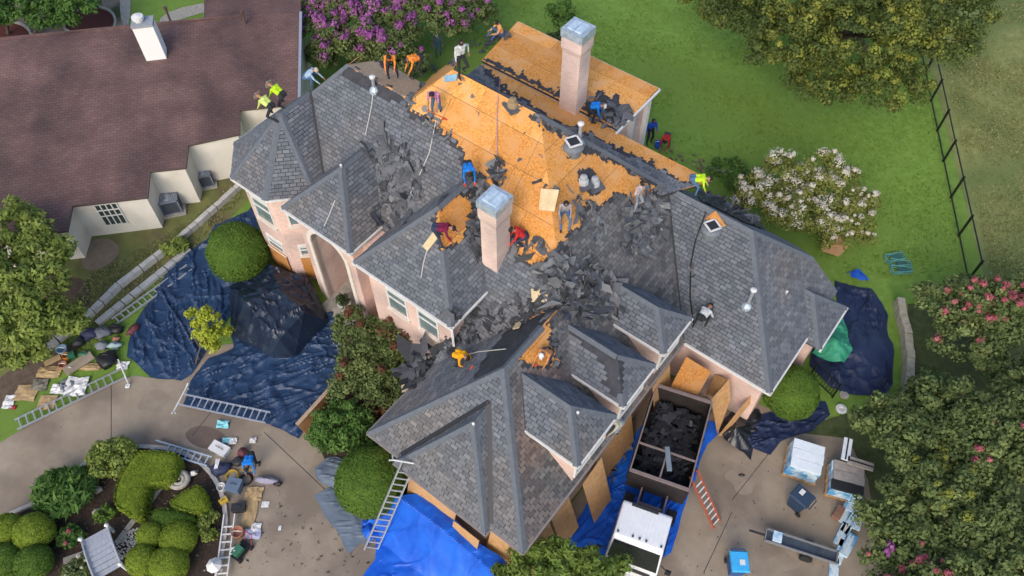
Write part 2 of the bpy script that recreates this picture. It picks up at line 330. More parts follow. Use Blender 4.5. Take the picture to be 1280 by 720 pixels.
#==ROOF==
house = thing('brick_house', H(-13, 14, 0), TH, 'large pink brick house with half stripped grey shingle roof and orange sheathing', 'house')
FE = lambda v: 6.1 + 1.05 * (v - 13.5)
ES = -5.05
ZG = 3.3
def zF(u, v): return 6.1 + 1.05 * (v - 13.5)
def zS(u, v): return ZG + (ES - u)
def zL(u, v): return ZG + (u + 12.35)
def zGf(u, v): return ZG + (v - 7.15)
def zR(u, v): return ZG + (v - 17.95)
def zRE(u, v): return ZG + (-1.17 - u)
def zRB(u, v): return 6.95 - 1.0 * (v - 21.6)
def zB(u, v): return 11 - 1.19 * (v - 18.17)
RPu = ES - 7.7
PL = []      # name, zfun, polygon uv
PL += [('F', zF, [(-16.9, 18.17), (RPu, 18.17), (-8.69, 14.31), (-12.35, 10.83), (-12.36, 13.3), (-25, 13.4), (-21.6, 16.95), (-18.1, 16.95)]),
       ('S', zS, [(RPu, 18.17), (-8.69, 14.31), (-8.70, 10.8), (ES, 7.15), (ES + .001, 17.95), (-8.7, 21.6)]),
       ('L', zL, [(-12.35, 7.15), (-8.7, 10.8), (-8.69, 14.31), (-12.35, 10.83)]),
       ('G', zGf, [(-12.35, 7.15), (ES, 7.15), (-8.7, 10.8)]),
       ('R', zR, [(ES, 17.95), (-1.17, 17.95), (-4.82, 21.6), (-8.7, 21.6)]),
       ('RE', zRE, [(-1.17, 17.95), (-1.17, 24.1), (-2.6, 23.82), (-4.82, 21.6)]),
       ('RB', zRB, [(-8.7, 21.6), (-4.82, 21.6), (-2.6, 23.82), (-3.6, 25.2), (-8.7, 25.2)]),
       ('Bk', zB, [(-16.9, 18.17), (RPu, 18.17), (-8.75, 21.55), (-19.5, 21.55)]),
       ('K', lambda u, v: 7.02 - .04 * (v - 21.5), [(-19.5, 20.9), (-8.6, 20.9), (-7.4, 23.0), (-19.5, 23.0)]),
       ('LB', lambda u, v: 11 + 1.0 * (u + 16.9), [(-16.9, 18.17), (-18.1, 16.95), (-20.1, 20.2), (-19.5, 21.55)]),
       ('R2B', lambda u, v: 9.72 - .42 * (v - 16.95), [(-21.6, 16.95), (-18.1, 16.95), (-18.6, 18.5), (-21.4, 18.5)]),
       ('R2L', lambda u, v: 6.1 + 1.065 * (u + 25), [(-25, 13.4), (-21.6, 16.95), (-21.6, 17.6), (-25, 17.6)])]
# turret
tc, tz, tA, tS = (-22.9, 14.0), 8.45, 2.55, 1.056
oc = [(tc[0] - tA, tc[1] + tS), (tc[0] - tA, tc[1] - tS), (tc[0] - tS, tc[1] - tA), (tc[0] + tS, tc[1] - tA), (tc[0] + tA, tc[1] - tS), (tc[0] + tA, tc[1] + tS)]
k = (tz - 6.1) / tA
def octz(nx, ny): return lambda u, v: tz - k * ((u - tc[0]) * nx + (v - tc[1]) * ny)
q = math.sqrt(.5)
PL += [('T1', octz(-q, -q), [oc[1], oc[2], tc]), ('T2', octz(0, -1), [oc[2], oc[3], tc]), ('T3', octz(q, -q), [oc[3], oc[4], tc]),
       ('T4', octz(1, 0), [oc[4], (oc[4][0], 13.5), (tc[0], 15.74), tc]), ('T0', octz(-1, 0), [oc[1], tc, (tc[0], 15.74), (oc[0][0], 15.6)])]
def hipwing(pre, u0, u1, v0, ze, zp, vb, vbe):
    hw = (u1 - u0) / 2; uc = (u0 + u1) / 2; s = (zp - ze) / hw
    return [(pre + 'f', lambda u, v: ze + s * (v - v0), [(u0, v0), (u1, v0), (uc, v0 + hw)]),
            (pre + 'r', lambda u, v: ze + s * (u1 - u), [(u1, v0), (u1, vbe), (uc, vb), (uc, v0 + hw)]),
            (pre + 'l', lambda u, v: ze + s * (u - u0), [(u0, v0), (uc, v0 + hw), (uc, vb), (u0, vbe)])]
PL += hipwing('E', -21.0, -17.08, 11.62, 6.1, 8.06, 15.37, 13.5)
PL += hipwing('M', -16.64, -11.66, 11.4, 6.1, 8.83, 16.1, 13.5)
PL += hipwing('P', -10.75, -6.49, 6.87, 3.3, 5.85, 9.7, 7.15)
def dormer(pre, v0, v1, ze=5.45, uf=-4.95, pp=.92):
    hw = (v1 - v0) / 2; vc = (v0 + v1) / 2; zr = ze + pp * hw; ur = ES - (zr - ZG); ue = ES - (ze - ZG); s = pp
    return [(pre + 'f', lambda u, v: ze + s * (uf - u), [(uf, v0), (uf, v1), (uf - hw, vc)]),
            (pre + 'r', lambda u, v: ze + s * (v1 - v), [(uf, v1), (ue, v1), (ur, vc), (uf - hw, vc)]),
            (pre + 'l', lambda u, v: ze + s * (v - v0), [(uf, v0), (uf - hw, vc), (ur, vc), (ue, v0)])]
DORM = [(10.02, 12.4), (12.86, 15.0), (15.62, 17.62)]
for i, (a, b) in enumerate(DORM): PL += dormer('D%d' % i, a, b)
# small hip on the right end (ridge along +u)
bu, b0, b1, bz = -.5, 21.15, 23.75, 3.05
hw = (b1 - b0) / 2
PL += [('Bf', lambda u, v: bz + 1.0 * (bu - u), [(bu, b0), (bu, b1), (bu - hw, (b0 + b1) / 2)]),
       ('Bl', lambda u, v: bz + 1.0 * (v - b0), [(bu, b0), (bu - hw, (b0 + b1) / 2), (-1.17 - (bz + hw - ZG), (b0 + b1) / 2), (-1.17, b0)]),
       ('Br', lambda u, v: bz + 1.0 * (b1 - v), [(bu, b1), (-1.17, b1), (-1.17 - (bz + hw - ZG), (b0 + b1) / 2), (bu - hw, (b0 + b1) / 2)])]
# rear wing, nearly flat
wz = lambda u, v: 7.05 + .06 * (v - 22.7)
PL += [('W', wz, [(-19.6, 23.05), (-12.0, 23.05), (-12.0, 26.2), (-19.9, 26.2)])]

def area2(p): return sum(p[i][0] * p[(i + 1) % len(p)][1] - p[(i + 1) % len(p)][0] * p[i][1] for i in range(len(p)))
PLD = {}
for nm, zf, poly in PL:
    if area2(poly) < 0: poly = poly[::-1]
    PLD[nm] = (zf, poly)
def slabs(poly):                                            # split a u-monotone polygon into convex strips
    us = sorted(set(round(p[0], 4) for p in poly)); out = []; n = len(poly)
    for a, b in zip(us, us[1:]):
        if b - a < .01: continue
        segs = []
        for i in range(n):
            p, q_ = poly[i], poly[(i + 1) % n]
            if abs(p[0] - q_[0]) < 1e-6: continue
            lo, hi = min(p[0], q_[0]), max(p[0], q_[0])
            if lo <= a + 1e-4 and hi >= b - 1e-4:
                f = lambda u: p[1] + (q_[1] - p[1]) * (u - p[0]) / (q_[0] - p[0])
                segs.append((f(a), f(b)))
        segs.sort(key=lambda t: t[0] + t[1])
        for i in range(0, len(segs) - 1, 2):
            lo, hi = segs[i], segs[i + 1]; out.append([(a, lo[0]), (b, lo[1]), (b, hi[1]), (a, hi[0])])
    return out
def convex(poly):
    n = len(poly)
    for i in range(n):
        a, b, c = poly[i], poly[(i + 1) % n], poly[(i + 2) % n]
        if (b[0] - a[0]) * (c[1] - b[1]) - (b[1] - a[1]) * (c[0] - b[0]) < -1e-3: return False
    return True
def clip(sub, con):                                         # Sutherland-Hodgman, con convex ccw
    out = sub; n = len(con)
    for i in range(n):
        a, b = con[i], con[(i + 1) % n]; inp = out; out = []
        if not inp: return []
        ex, ey = b[0] - a[0], b[1] - a[1]
        s = [ex * (p[1] - a[1]) - ey * (p[0] - a[0]) for p in inp]
        for j in range(len(inp)):
            p, r_ = inp[j], inp[(j + 1) % len(inp)]; sp, sr = s[j], s[(j + 1) % len(inp)]
            if sp >= 0: out.append(p)
            if (sp >= 0) != (sr >= 0):
                t = sp / (sp - sr); out.append((p[0] + (r_[0] - p[0]) * t, p[1] + (r_[1] - p[1]) * t))
    return out

# torn-off regions, outlined in the photograph and projected on to the roof planes
OSB = {'O1': [(505, 122), (520, 98), (560, 78), (592, 84), (640, 110), (670, 136), (664, 150), (700, 168), (760, 201), (800, 220), (816, 232), (812, 255), (797, 264), (783, 240), (765, 243), (752, 262), (735, 258), (724, 285), (705, 300), (695, 322), (672, 333), (648, 326), (640, 290), (615, 262), (600, 245), (584, 235), (577, 190), (562, 170), (535, 155), (512, 140)],
       'O2': [(546, 258), (556, 246), (572, 240), (590, 243), (592, 268), (584, 290), (568, 305), (556, 313), (547, 296)],
       'O3': [(590, 66), (720, 122), (862, 190), (880, 236), (852, 226), (800, 199), (740, 168), (690, 148), (672, 136), (630, 112)],
       'O4': [(640, 450), (680, 405), (690, 402), (689, 426), (702, 450), (690, 458), (660, 458)],
       'O6': [(425, 86), (434, 60), (520, 95), (530, 125), (500, 118), (470, 104), (440, 86)]}
FELT = {'f1': [(612, 490), (640, 462), (676, 400), (704, 376), (690, 365), (650, 397), (612, 440), (590, 475)],
        'f2': [(427, 88), (436, 84), (504, 118), (498, 130), (470, 117), (430, 99)],
        'f3': [(590, 235), (600, 210), (612, 245), (606, 262), (592, 250)],
        'f4': [(704, 408), (720, 405), (778, 440), (778, 492), (770, 500), (756, 482), (760, 466), (745, 445), (722, 425)],
        'f5': [(722, 212), (738, 210), (750, 225), (752, 240), (738, 246), (726, 232)]}
ONLY = {'O1': ('F', 'S', 'LB'), 'O2': ('Mr', 'Ml', 'Mf', 'F'), 'O3': ('Bk', 'K'), 'O4': ('S', 'L'), 'O6': ('R2B', 'R2L'), 'f1': ('L', 'F'), 'f2': ('F',), 'f3': ('F',), 'f4': ('D1l', 'D1f'), 'f5': ('F', 'S')}
def region(nm, V, grow=0):                                           # V world Nx3 -> (osb mask, felt mask, signed px distance)
    px = Q(V); x, y = px[:, 0], px[:, 1]
    jx = (fbm(x * .13, y * .13, 3) - .5) * 9; jy = (fbm(x * .13, y * .13, 9) - .5) * 9
    osb = np.zeros(len(x), bool); felt = np.zeros(len(x), bool)
    for kx, pl in OSB.items():
        if nm in ONLY[kx]:
            i = inpoly(x + jx, y + jy, pl); osb |= i
            if grow: d, _, _ = pdist(x + jx, y + jy, pl); felt |= (~i) & (d < grow)
            d, _, _ = pdist(x + jx * 2.2, y + jy * 2.2, pl); felt |= (d < 2.2)
    for kx, pl in FELT.items():
        if nm in ONLY[kx]: felt |= inpoly(x + jx * .6, y + jy * .6, pl) | ((pdist(x, y, pl)[0] < grow) if grow else False)
    if nm == 'W':
        d, _, _ = pdist(x + jx * 1.6, y + jy * 2.2, [(590, 74), (640, 100), (690, 122), (770, 168), (769, 169), (689, 123), (639, 101)]); felt |= d < 11
        felt |= inpoly(x + jx * 1.6, y + jy, [(738, 130), (748, 112), (764, 124), (770, 112), (780, 138), (790, 138), (780, 170), (740, 150)]); osb |= ~felt
    osb &= ~felt
    return osb, felt
def frame(nm):
    zf, poly = PLD[nm]; u0, v0 = poly[0]
    a = zf(u0 + 1, v0) - zf(u0, v0); b = zf(u0, v0 + 1) - zf(u0, v0)
    g_ = math.hypot(a, b); s = (a / g_, b / g_); c = (s[1], -s[0]); return zf, poly, s, c, g_
def up_n(nm):
    zf, poly, s, c, g_ = frame(nm); n = np.array([-s[0] * g_, -s[1] * g_, 1]); n /= np.linalg.norm(n)
    return np.array([n[0] * CT - n[1] * ST, n[0] * ST + n[1] * CT, n[2]])

ROOFV = []; ROOFF = []
NPAN = 0
def shingle(nm, part):
    global NPAN
    zf, poly, s, c, g_ = frame(nm); N = up_n(nm); k = math.sqrt(1 + g_ * g_)
    parts = [poly] if convex(poly) else slabs(poly)
    su = [p[0] * s[0] + p[1] * s[1] for p in poly]; sc = [p[0] * c[0] + p[1] * c[1] for p in poly]
    ex = .155 / k; tw = .30
    rows = int((max(su) - min(su)) / ex) + 2; cols = int((max(sc) - min(sc)) / tw) + 3
    rr, cc_ = np.meshgrid(np.arange(rows), np.arange(cols), indexing='ij'); rr = rr.ravel(); cc_ = cc_.ravel()
    off = (rr % 2) * tw * .5 + hash2(rr, rr * 0, 5) * tw * .3
    x0 = min(sc) - tw + cc_ * tw + off * 1.0; x1 = x0 + tw - .020; y0 = min(su) + rr * ex - .004; y1 = y0 + ex - .016
    jit = (hash2(rr, cc_, 8) - .5) * .012; y0 = y0 + jit * .5; x0 = x0 + (hash2(rr, cc_, 21) - .5) * .02
    cu = (x0 + x1) / 2; cv = (y0 + y1) / 2
    def uv(a, b): return a * c[0] + b * s[0], a * c[1] + b * s[1]
    U, Vv = uv(cu, cv); W_ = np.stack([U * CT - Vv * ST, U * ST + Vv * CT, zf(U, Vv) + 0 * U], 1)
    osb, felt = region(nm, W_)
    n1 = fbm(U * .9, Vv * .9, 31, 3); t = np.clip(hash2(rr, cc_, 17) ** 1.2 * .8 + (n1 - .5) * .5 + .1, 0, 1)
    VV = []; FF = []; T = []
    polys = [p if area2(p) > 0 else p[::-1] for p in parts]
    bbs = [(min(a[0] for a in p) - .4, max(a[0] for a in p) + .4, min(a[1] for a in p) - .4, max(a[1] for a in p) + .4) for p in polys]
    lift = .042
    for i in np.nonzero(~(osb | felt))[0]:
        ui, vi = U[i], Vv[i]
        quad = [uv(x0[i], y0[i]), uv(x1[i], y0[i]), uv(x1[i], y1[i]), uv(x0[i], y1[i])]
        if area2(quad) < 0: quad = quad[::-1]
        for p, bb in zip(polys, bbs):
            if not (bb[0] < ui < bb[1] and bb[2] < vi < bb[3]): continue
            cq = clip(quad, p)
            if len(cq) < 3 or abs(area2(cq)) < .002: continue
            b = len(VV); n = len(cq)
            for (a_, b_) in cq:
                f = ((a_ * s[0] + b_ * s[1]) - y0[i]) / (y1[i] - y0[i]); h = lift * (1 - .55 * f) + .011
                z = zf(a_, b_); VV.append((a_ * CT - b_ * ST + N[0] * h, a_ * ST + b_ * CT + N[1] * h, z + N[2] * h))
            FF.append(tuple(range(b, b + n))); T.append(t[i])
            # butt edge
            lows = [j for j in range(n) if abs((cq[j][0] * s[0] + cq[j][1] * s[1]) - y0[i]) < .004]
            if len(lows) == 2:
                j0, j1 = lows; e0 = VV[b + j0]; e1 = VV[b + j1]; bb_ = len(VV)
                VV += [tuple(np.array(e0) - N * .03), tuple(np.array(e1) - N * .03)]
                FF.append((b + j0, bb_, bb_ + 1, b + j1)); T.append(t[i] * .8)
    if FF: mesh('shingles', VV, FF, M_SHW if nm == 'S' else M_SH, part, tint=T, kind='stuff')
    # bare sheathing boards and felt left on them
    o_any = osb.any()
    if o_any:
        pl, pw = 2.44, 1.22 / k
        r0 = int((max(su) - min(su)) / pw) + 1; c0 = int((max(sc) - min(sc)) / pl) + 2
        for r_ in range(r0):
            for q_ in range(-1, c0):
                a0 = min(sc) + q_ * pl + (r_ % 2) * 1.22; b0_ = min(su) + r_ * pw
                g1 = np.linspace(a0, a0 + pl, 12); g2 = np.linspace(b0_, b0_ + pw, 7); G1, G2 = np.meshgrid(g1, g2); uu, vv = uv(G1.ravel(), G2.ravel())
                Wp = np.stack([uu * CT - vv * ST, uu * ST + vv * CT, zf(uu, vv) + 0 * uu], 1); o2, f2 = region(nm, Wp)
                if not ((o2 | f2) & np.array(inpoly(uu, vv, poly))).any(): continue
                quad = [uv(a0 + .005, b0_ + .005), uv(a0 + pl - .005, b0_ + .006), uv(a0 + pl - .005, b0_ + pw - .005), uv(a0 + .006, b0_ + pw - .005)]
                if area2(quad) < 0: quad = quad[::-1]
                tt = R.choice([.2, .35, .5, .7, .9]) ; hh = .004 + R.random() * .004
                if nm == 'S': tt = R.choice([.3, .5, .7])
                for p in polys:
                    cq = clip(quad, p)
                    if len(cq) < 3 or abs(area2(cq)) < .02: continue
                    V3 = [np.array(H(a_, b_, zf(a_, b_))) + N * hh for a_, b_ in cq]; n = len(V3)
                    bm = B(); bm.add(V3 + [v - N * .02 for v in V3], [tuple(range(n)), tuple(range(n, 2 * n))[::-1]] + [(j, n + j, n + (j + 1) % n, (j + 1) % n) for j in range(n)], tt)
                    bm.build('osb_panel', M_TAN if nm in ('R2B',) else M_OSB, part, tinted=True); NPAN += 1
    if (osb | felt).any():
        cs = .075
        ga = np.arange(min(sc), max(sc) + cs, cs); gb = np.arange(min(su), max(su) + cs, cs / k * 1.2)
        A, Bb = np.meshgrid(ga, gb, indexing='ij'); na, nb_ = A.shape
        jx = (hash2(np.arange(A.size), np.arange(A.size) * 3, 4).reshape(A.shape) - .5) * cs * .8; jy = (hash2(np.arange(A.size), np.arange(A.size) * 7, 6).reshape(A.shape) - .5) * cs * .6
        A = A + jx; Bb = Bb + jy; uu, vv = uv(A.ravel(), Bb.ravel())
        Wp = np.stack([uu * CT - vv * ST, uu * ST + vv * CT, zf(uu, vv) + 0 * uu], 1)
        ins = inpoly(uu, vv, poly)
        cm = lambda arr: arr.reshape(na, nb_)
        ctr = (Wp.reshape(na, nb_, 3)[:-1, :-1] + Wp.reshape(na, nb_, 3)[1:, 1:]) / 2
        o2, f2 = region(nm, ctr.reshape(-1, 3), 75); o3_, f3_ = region(nm, ctr.reshape(-1, 3)); f2 = f2 & ~(o3_ & ~f3_); f2 = f2.reshape(na - 1, nb_ - 1)
        sc_px = Q(ctr.reshape(-1, 3)); scr = fbm(sc_px[:, 0] * .22, sc_px[:, 1] * .22, 40, 3).reshape(na - 1, nb_ - 1)
        f2 |= o2.reshape(na - 1, nb_ - 1) & (scr > (.80 if nm != 'W' else .83))
        I = cm(ins); ok = f2 & I[:-1, :-1] & I[1:, :-1] & I[1:, 1:] & I[:-1, 1:]
        ii, jj = np.nonzero(ok)
        if len(ii):
            hgt = .011 + .008 * fbm(uu * 3, vv * 3, 50)
            V3 = Wp + hgt[:, None] * N; idx = lambda a, b: a * nb_ + b
            F3 = np.stack([idx(ii, jj), idx(ii + 1, jj), idx(ii + 1, jj + 1), idx(ii, jj + 1)], 1)
            used, inv = np.unique(F3, return_inverse=True)
            mesh('felt_remnant', V3[used], inv.reshape(F3.shape), M_FELT, part, kind='stuff')
for nm in PLD:
    zf, poly = PLD[nm]
    parts = [poly] if convex(poly) else slabs(poly)
    b = B(); 
    for p in parts:
        if area2(p) < 0: p = p[::-1]
        b.slab([H(a, c_, zf(a, c_)) for a, c_ in p], .10)
        k0 = len(ROOFV); ROOFV += [tuple(H(a, c_, zf(a, c_))) for a, c_ in p]; ROOFF.append(tuple(range(k0, k0 + len(p))))
    part = b.build('roof', M_FELT, house)
    TM[part.name] = TM[house.name].copy()
    shingle(nm, part)
BV = BVHTree.FromPolygons([Vector(v) for v in ROOFV], ROOFF)
def at(x, y):                                               # where the sight line through a pixel meets roof or ground
    d = ray(x, y); d /= np.linalg.norm(d)
    h, n, i, t = BV.ray_cast(Vector(CC), Vector(d), 200)
    if h is None or h.z < .05: return P(x, y, 0), np.array([0, 0, 1.])
    n = np.array(n); return np.array(h), (n if n[2] > 0 else -n)

# hip and ridge caps, one course of lapped caps per line
def capline(a, b, n1, n2, w=.14, skip=None):
    a = np.array(H(*a)); b = np.array(H(*b)); d = b - a; L = np.linalg.norm(d); d = d / L
    n1 = up_n(n1); n2 = up_n(n2); nn = n1 + n2; nn /= np.linalg.norm(nn)
    s1 = np.cross(d, n1); s1 *= (1 if s1 @ (n1 - n2) > 0 else -1); s2 = np.cross(d, n2); s2 *= (1 if s2 @ (n2 - n1) > 0 else -1)
    bm = B(); n = max(1, int(L / .145)); st = L / n
    for i in range(n):
        p = a + d * st * i; q_ = a + d * (st * (i + 1) + .02); t = R.random()
        if skip and inpoly(np.array([Q(p)[0][0]]), np.array([Q(p)[0][1]]), skip)[0]: continue
        h0, h1 = .062, .046
        V = [p + s1 * w + n1 * h0, p + nn * (h0 + .012), p + s2 * w + n2 * h0, q_ + s2 * w + n2 * h1, q_ + nn * (h1 + .012), q_ + s1 * w + n1 * h1]
        V += [V[0] - n1 * .03, V[1] - nn * .03, V[2] - n2 * .03]
        bm.add(V, [(0, 1, 4, 5), (1, 2, 3, 4), (0, 6, 7, 1), (1, 7, 8, 2)], t)
    if bm.F: bm.build('ridge_cap', M_CAP, house, kind='stuff')
z3 = lambda nm, u, v: (u, v, PLD[nm][0](u, v))
SK = OSB['O1'] ; SK2 = [(540, 240), (600, 235), (600, 300), (545, 318)]; SK4 = [(640, 440), (760, 330), (900, 240), (700, 380)]
CAPS = [(z3('F', -25, 13.4), z3('F', -21.6, 16.95), 'F', 'R2L', None), (z3('F', -21.6, 16.95), z3('F', -18.1, 16.95), 'F', 'R2B', [(425, 60), (520, 100), (505, 125), (425, 90)]),
        (z3('S', RPu, 18.17), z3('S', -8.7, 21.58), 'S', 'Bk', None), (z3('R', -8.7, 21.6), z3('R', -4.82, 21.6), 'R', 'RB', None),
        (z3('R', -1.17, 17.95), z3('R', -4.82, 21.6), 'R', 'RE', None), (z3('RE', -2.6, 23.82), z3('RE', -4.82, 21.6), 'RE', 'RB', None),
        (z3('G', -12.35, 7.15), z3('G', -8.7, 10.8), 'G', 'L', None), (z3('G', ES, 7.15), z3('G', -8.7, 10.8), 'G', 'S', None),
        (z3('L', -8.7, 10.8), z3('L', -8.69, 14.31), 'L', 'S', [(628, 470), (700, 380), (720, 330), (700, 420), (660, 470)])]
for a, b, c_, d_ in (((oc[1], 'T0', 'T1', None)), (oc[2], 'T1', 'T2', None), (oc[3], 'T2', 'T3', None), (oc[4], 'T3', 'T4', None)):
    CAPS.append((z3(c_, *a), (tc[0], tc[1], tz), b, c_, None))
CAPS.append(((tc[0], tc[1], tz), (tc[0], 15.74, tz), 'T4', 'T0', None))
for pre, u0, u1, v0, vb in (('E', -21.0, -17.08, 11.62, 15.37), ('M', -16.64, -11.66, 11.4, 16.1), ('P', -10.75, -6.49, 6.87, 9.7)):
    hw = (u1 - u0) / 2; uc = (u0 + u1) / 2; pk = z3(pre + 'f', uc, v0 + hw)
    CAPS += [(z3(pre + 'f', u0, v0), pk, pre + 'f', pre + 'l', None), (z3(pre + 'f', u1, v0), pk, pre + 'f', pre + 'r', SK2 if pre == 'M' else None), (pk, z3(pre + 'r', uc, vb), pre + 'l', pre + 'r', None)]
for i, (v0, v1) in enumerate(DORM):
    pre = 'D%d' % i; hw = (v1 - v0) / 2; vc = (v0 + v1) / 2; pk = z3(pre + 'f', -4.95 - hw, vc); zr = pk[2]
    CAPS += [(z3(pre + 'f', -4.95, v0), pk, pre + 'f', pre + 'l', FELT['f4']), (z3(pre + 'f', -4.95, v1), pk, pre + 'f', pre + 'r', None), (pk, (ES - (zr - ZG), vc, zr), pre + 'l', pre + 'r', None)]
pk = z3('Bf', -.5 - (b1 - b0) / 2, (b0 + b1) / 2)
CAPS += [(z3('Bf', -.5, b0), pk, 'Bf', 'Bl', None), (z3('Bf', -.5, b1), pk, 'Bf', 'Br', None), (pk, (-1.17 - (bz + (b1 - b0) / 2 - ZG), (b0 + b1) / 2, pk[2]), 'Bl', 'Br', None)]
for a, b, n1, n2, s_ in CAPS: capline(a, b, n1, n2, skip=s_)
# dark open valleys
def valley(a, b, w=.10):
    a = np.array(H(*a)); b = np.array(H(*b)); d = (b - a) / np.linalg.norm(b - a); s = np.cross(d, (0, 0, 1.)); s /= np.linalg.norm(s)
    B().beam(a + (0, 0, .10), b + (0, 0, .10), w, .03).build('valley_flashing', M_DARK, house)
def eq(f, g_, u0, u1, v): return None
valley(z3('F', -20.35, 13.5), z3('F', tc[0], 15.74)); valley(z3('G', -10.75, 7.2), z3('G', -8.62, 9.85), .16); valley(z3('G', -6.49, 7.2), z3('G', -8.62, 9.85), .16)
valley((ES - .05, 18.0, 3.34), z3('R', -8.7, 21.6), .06); valley(z3('S', -7.15, 10.02), z3('S', -8.25, 11.2), .06)

#==WALLS==
def uvprism(name, poly, z0, z1, m, parent=house):
    b = B(); b.prism([tuple(H(u, v, 0)[:2]) for u, v in poly], z0, z1); return b.build(name, m, parent)
o = .32
uvprism('wall', [(-24.8, 13.3), (-24.8, 19.3), (-9.3, 19.3), (-9.3, 13.8), (-12.2, 13.8)], 0, 5.95, M_BRICK)
k_ = tA - o; s_ = k_ * math.tan(math.radians(22.5))
uvprism('wall', [(tc[0] - k_, 15.5), (tc[0] - k_, tc[1] - s_), (tc[0] - s_, tc[1] - k_), (tc[0] + s_, tc[1] - k_), (tc[0] + k_, tc[1] - s_), (tc[0] + k_, 15.5)], 0, 6.0, M_BRICK)
uvprism('wall', [(-16.34, 11.7), (-11.95, 11.7), (-11.95, 14.2), (-16.34, 14.2)], 0, 6.0, M_BRICK)
uvprism('wall', [(-12.05, 7.45), (ES - .3, 7.45), (ES - .3, 18.2), (-8.5, 20), (-12.05, 14.5)], 0, 3.2, M_BRICK)
uvprism('wall', [(-10.45, 7.2), (-6.79, 7.2), (-6.79, 7.6), (-10.45, 7.6)], 0, 3.22, M_BRICK)
uvprism('wall', [(ES - .9, 18.25), (-1.47, 18.25), (-1.47, 24.0), (-3.3, 24.9), (-9, 24.9), (-9, 18.25)], 0, 3.2, M_BRICK)
uvprism('wall', [(-1.6, 21.45), (-.8, 21.45), (-.8, 23.45), (-1.6, 23.45)], 0, 2.95, M_BRICK)
uvprism('wall', [(-19.4, 22.4), (-12.3, 22.4), (-12.3, 25.9), (-19.6, 25.9)], 0, 6.9, M_BRICK)
uvprism('wall', [(-19.4, 19.3), (-9.3, 19.3), (-9.3, 22.4), (-19.4, 22.4)], 0, 6.9, M_BRICK)
for v in (22.9, 24.5, 25.85): uvprism('porch_post', [(-12.35, v - .12), (-12.1, v - .12), (-12.1, v + .12), (-12.35, v + .12)], 0, 6.95, M_WHITE)
# entry with a tall arch
EU0, EU1, EV = -20.68, -17.4, 11.92
uvprism('wall', [(EU0, EV), (-20.05, EV), (-20.05, 13.6), (EU0, 13.6)], 0, 6.0, M_BRICK)
uvprism('wall', [(-18.0, EV), (EU1, EV), (EU1, 13.6), (-18.0, 13.6)], 0, 6.0, M_BRICK)
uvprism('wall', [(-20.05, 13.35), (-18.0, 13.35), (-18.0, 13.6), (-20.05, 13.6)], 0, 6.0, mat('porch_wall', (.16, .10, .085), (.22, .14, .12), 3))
uvprism('wall', [(-17.5, 12.5), (-16.2, 12.5), (-16.2, 13.6), (-17.5, 13.6)], 0, 5.9, M_BRICK)
b = B(); n = 12; ac, ar, az = -19.02, 1.03, 4.35
for i in range(n):
    t0, t1 = math.pi * i / n, math.pi * (i + 1) / n
    p0 = (ac - ar * math.cos(t0), az + ar * math.sin(t0)); p1 = (ac - ar * math.cos(t1), az + ar * math.sin(t1))
    V = [H(p0[0], EV, p0[1]), H(p1[0], EV, p1[1]), H(p1[0], EV, 6.0), H(p0[0], EV, 6.0), H(p0[0], EV + .4, p0[1]), H(p1[0], EV + .4, p1[1]), H(p1[0], EV + .4, 6.0), H(p0[0], EV + .4, 6.0)]
    b.add(V, [(0, 1, 2, 3), (7, 6, 5, 4), (0, 4, 5, 1), (2, 6, 7, 3)])
b.build('arch_wall', M_BRICK, house)
b = B(); pr = [(-20.05, 0)] + [(ac - ar * math.cos(math.pi * i / 12), az + ar * math.sin(math.pi * i / 12)) for i in range(13)] + [(-17.99, 0)]
pin = [(-20.05 + .0, 0)]
for (p0, p1) in zip(pr, pr[1:]):
    def outp(p): 
        if p[1] < .01: return (p[0] + (-.22 if p[0] < ac else .22), 0)
        d = np.array([p[0] - ac, p[1] - az]); d = d / np.linalg.norm(d); return (p[0] + d[0] * .22, p[1] + d[1] * .22)
    o0, o1 = outp(p0), outp(p1); f, bk = EV - .07, EV + .3
    V = [H(p0[0], f, p0[1]), H(p1[0], f, p1[1]), H(o1[0], f, o1[1]), H(o0[0], f, o0[1]), H(p0[0], bk, p0[1]), H(p1[0], bk, p1[1]), H(o1[0], bk, o1[1]), H(o0[0], bk, o0[1])]
    b.add(V, [(0, 1, 2, 3), (0, 4, 5, 1), (2, 6, 7, 3)])
b.build('arch_trim', mat('cast_stone', (.62, .56, .48), (.74, .68, .60), 4, .8), house)
uvprism('porch_floor', [(-20.05, 11.2), (-17.99, 11.2), (-17.99, 13.4), (-20.05, 13.4)], 0, .16, M_STONE)
